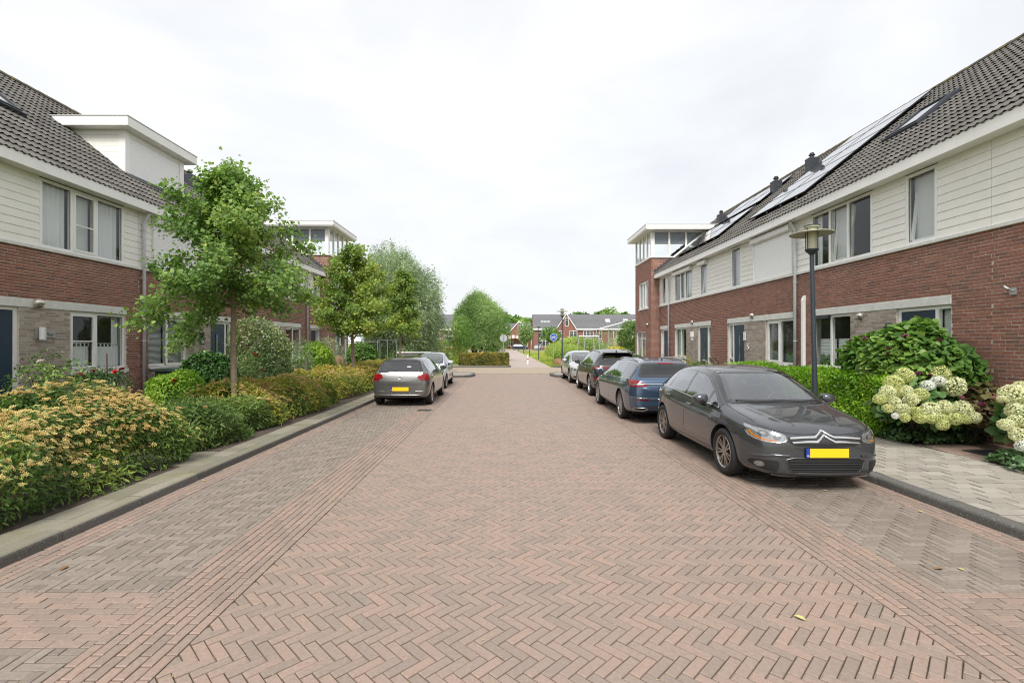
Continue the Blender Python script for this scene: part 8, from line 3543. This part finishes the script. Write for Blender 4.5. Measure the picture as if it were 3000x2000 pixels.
def far_window(t, x, y, z, w, h, cuts=2):
    mb = MB()
    f = .09
    mb.box(x, x + w, y - .06, y + .02, z, z + f)
    mb.box(x, x + w, y - .06, y + .02, z + h - f, z + h)
    mb.box(x, x + f, y - .06, y + .02, z + f, z + h - f)
    mb.box(x + w - f, x + w, y - .06, y + .02, z + f, z + h - f)
    for k in range(1, cuts):
        xx = x + w * k / cuts
        mb.box(xx - .045, xx + .045, y - .06, y + .02, z + f, z + h - f)
    mb.box(x + f, x + w - f, y - .055, y - .02, z + h * .68, z + h * .68 + .06)
    o = mb.build('window', M_WHITE, t)
    g = MB()
    g.box(x + f, x + w - f, y - .015, y - .005, z + f, z + h - f)
    g.build('pane', M_FARGLASS, o)


def far_row(label, x0, x1, y, eave, ridge, depth, gables=(), wins=(), skylights=(), end_wall=True):
    t = thing('far_house_row', label, 'house', ((x0 + x1) / 2, y, 0), 0, 'brick houses far beyond the crossing')
    mb = MB()
    mb.box(x0, x1, y, y + depth, -.04, eave)
    mb.faces([(x0, y + .01, eave), (x0, y + depth, eave), (x0, y + depth / 2, ridge - .1)], [(0, 1, 2)])
    mb.faces([(x1, y + .01, eave), (x1, y + depth, eave), (x1, y + depth / 2, ridge - .1)], [(0, 1, 2)])
    mb.build('wall', M_BRICKFAR, t)
    mb = MB()
    rows = 13
    for k in range(rows):                                  # tile courses step up the slope
        f0, f1 = k / rows, (k + 1) / rows
        ya, yb = y - .35 + (depth / 2 + .35) * f0, y - .35 + (depth / 2 + .35) * f1
        za, zb = eave + .05 + (ridge - eave - .05) * f0, eave + .05 + (ridge - eave - .05) * f1
        mb.faces([(x0 - .1, ya, za + .10), (x1 + .1, ya, za + .10), (x1 + .1, yb, zb + .02), (x0 - .1, yb, zb + .02)], [(0, 1, 2, 3)])
        mb.faces([(x0 - .1, ya, za + .0), (x1 + .1, ya, za + .0), (x1 + .1, ya, za + .10), (x0 - .1, ya, za + .10)], [(0, 1, 2, 3)])
    mb.faces([(x0 - .1, y + depth / 2, ridge + .02), (x1 + .1, y + depth / 2, ridge + .02), (x1 + .1, y + depth + .3, eave), (x0 - .1, y + depth + .3, eave)], [(0, 1, 2, 3)])
    ro = mb.build('roof', M_ROOFFAR, t, fix=False)
    mb = MB()
    mb.box(x0 - .1, x1 + .1, y - .45, y - .3, eave - .15, eave + .18)
    mb.build('gutter', M_WHITE, t)
    for (gx, gw, gz, wx) in gables:
        mb = MB()
        mb.prism([(gx - gw / 2, -.02), (gx + gw / 2, -.02), (gx + gw / 2, eave), (gx, gz - .25), (gx - gw / 2, eave)], 'y', y - .62, y + .1)
        g = mb.build('gable', M_BRICKFAR, t)
        for s_ in (-1, 1):
            mb = MB()
            a, b = (gx + s_ * (gw / 2 + .35), eave - .25), (gx, gz)
            d = .32
            mb.faces([(a[0], y - .85, a[1]), (b[0], y - .85, b[1]), (b[0], y - .85, b[1] + d), (a[0], y - .85, a[1] + d), (a[0], y - .6, a[1]), (b[0], y - .6, b[1]), (b[0], y - .6, b[1] + d), (a[0], y - .6, a[1] + d)],
                     [(0, 1, 2, 3), (4, 5, 6, 7), (3, 2, 6, 7), (0, 1, 5, 4)])
            mb.build('bargeboard', M_WHITE, g)
            mb = MB()
            mb.faces([(a[0], y - .8, a[1] + d + .02), (b[0], y - .8, b[1] + d + .02), (b[0], y + depth / 2, b[1] + d + .02), (a[0], y + 1.2, a[1] + d + .02)], [(0, 1, 2, 3)])
            mb.build('gable_roof', M_ROOFFAR, g, fix=False)
        far_window(t, gx - .4, y - .64, eave + .9, 1.0, 2.3, 1)
    for (wx, wz, ww, wh, c) in wins:
        yy = y - .03
        if any(abs(wx + ww / 2 - g[0]) < g[1] / 2 for g in gables):
            yy = y - .64
        far_window(t, wx, yy, wz, ww, wh, c)
    for (sx, f, w, h) in skylights:
        ya, za = y + (depth / 2) * f, eave + (ridge - eave) * f + .25
        yb, zb = y + (depth / 2) * (f + h), eave + (ridge - eave) * (f + h) + .25
        mb = MB()
        mb.faces([(sx, ya, za), (sx + w, ya, za), (sx + w, yb, zb), (sx, yb, zb)], [(0, 1, 2, 3)])
        mb.build('skylight', mat('skylight', (.7, .72, .74), .15, spec=.8), ro, fix=False)
    return t


Wr = []
for k, x in enumerate((8.9, 9.4)):
    pass
far_row('long grey-roofed brick row with a white-edged gable, right of the cycle path', 7.9, 52, 135, 5.7, 10.15, 9.6,
        gables=((17.0, 5.1, 9.8, 0),),
        wins=[(9.3, 3.2, 2.0, 2.2, 2), (9.3, .9, 3.0, 2.2, 3), (14.9, 3.2, .8, 2.1, 1), (17.9, 2.9, 2.1, 2.4, 2), (15.2, .8, 2.2, 2.2, 2), (21.8, 3.0, 2.8, 2.3, 3), (26.2, 3.0, .8, 2.2, 1), (30.2, 3.0, .8, 2.2, 1), (33.6, 3.0, 2.8, 2.3, 3), (21.8, .7, 2.6, 2.2, 2), (26.2, .1, 1.1, 2.5, 1)],
        skylights=[(11.0, .36, .75, .13), (11.95, .36, .75, .13), (12.9, .36, .75, .13) if False else (10.1, .36, .75, .13), (28.5, .36, 1.3, .26), (33.6, .36, 1.3, .26)])
far_row('grey-roofed brick row left of the round willow', -29, -9.5, 133, 5.6, 10.0, 9.4,
        wins=[(-20.5, 3.2, 2.6, 2.2, 3), (-22.6, 3.2, .8, 2.1, 1), (-22.4, .7, 1.5, 2.2, 1), (-20.3, .7, 2.6, 2.2, 3), (-16.6, .8, 2.2, 4.4, 2), (-26.5, 3.2, 2.6, 2.2, 3), (-12.6, 3.2, 1.6, 2.2, 2)],
        skylights=[(-21.2, .35, 1.1, .2)])
mb = MB()
mb.box(-22.9, -17.2, 132.7, 132.97, 3.0 - .05, 3.25)
tag(mb.build('house_canopy', M_WHITE), 'white canopy strip over the ground floor of the far left row', 'canopy')
far_row('far brick house with a white-edged gable in the middle distance', -3.0, 8.6, 160, 5.4, 8.6, 8, gables=((4.6, 6.0, 9.0, 0),),
        wins=[(1.0, .8, 1.6, 2.0, 2), (5.6, .8, 1.8, 2.0, 2)], skylights=[(-1.6, .3, .9, .25), (-.2, .3, .9, .25)])
aw = thing('awning', 'red and white striped awning on the far middle house', 'awning', (.5, 157.5, 3.4))
for k in range(16):
    mb = MB()
    x = -3.2 + k * .62
    mb.faces([(x, 158.9, 4.5), (x + .6, 158.9, 4.5), (x + .6, 157.2, 3.7), (x, 157.2, 3.7), (x, 157.2, 3.35), (x + .6, 157.2, 3.35)], [(0, 1, 2, 3), (3, 2, 5, 4)])
    mb.build('stripe', M_NUMW if k % 2 else mat('awning_red', (.45, .12, .10), .8), aw, fix=False)

# ---- small far cars: copies of the city car's meshes in other colours
src_body = [o for o in bpy.data.objects if o.get('label', '').startswith('pale icy blue')][0]


def far_car(label, loc, rz, col, scale=1.15):
    t = thing('far_car', label, 'car', loc, rz, 'cars parked far beyond the crossing')
    t.scale = (scale, scale * 1.1, scale * .98)
    for ch in list(src_body.children):
        nm = ch.name.split('.')[0]
        if nm not in ('body', 'wheel', 'windscreen', 'rear_window', 'side_window', 'window_surround', 'headlamp', 'tail_lamp', 'grille'):
            continue
        c = ch.copy()
        COL.objects.link(c)
        c.parent = t
        if nm == 'body':
            c.data = ch.data.copy()
            c.data.materials[0] = paint('paint_' + label.split()[0] + '_far', col, .2, .3)
        for g in ch.children:
            d = g.copy()
            COL.objects.link(d)
            d.parent = c
    return t


far_car('white far car facing the camera at the end of the cycle path', (-1.0, 112, .012), 0, (.75, .75, .75))
far_car('dark far car left of the white far car', (-4.2, 118, .012), .2, (.03, .03, .035))
far_car('navy far car seen side on before the middle houses', (6.2, 138 - 7, .012), 1.57, (.015, .02, .05))
far_car('silver far car right of the navy far car', (8.4, 128.5, .012), -.3, (.45, .45, .46))
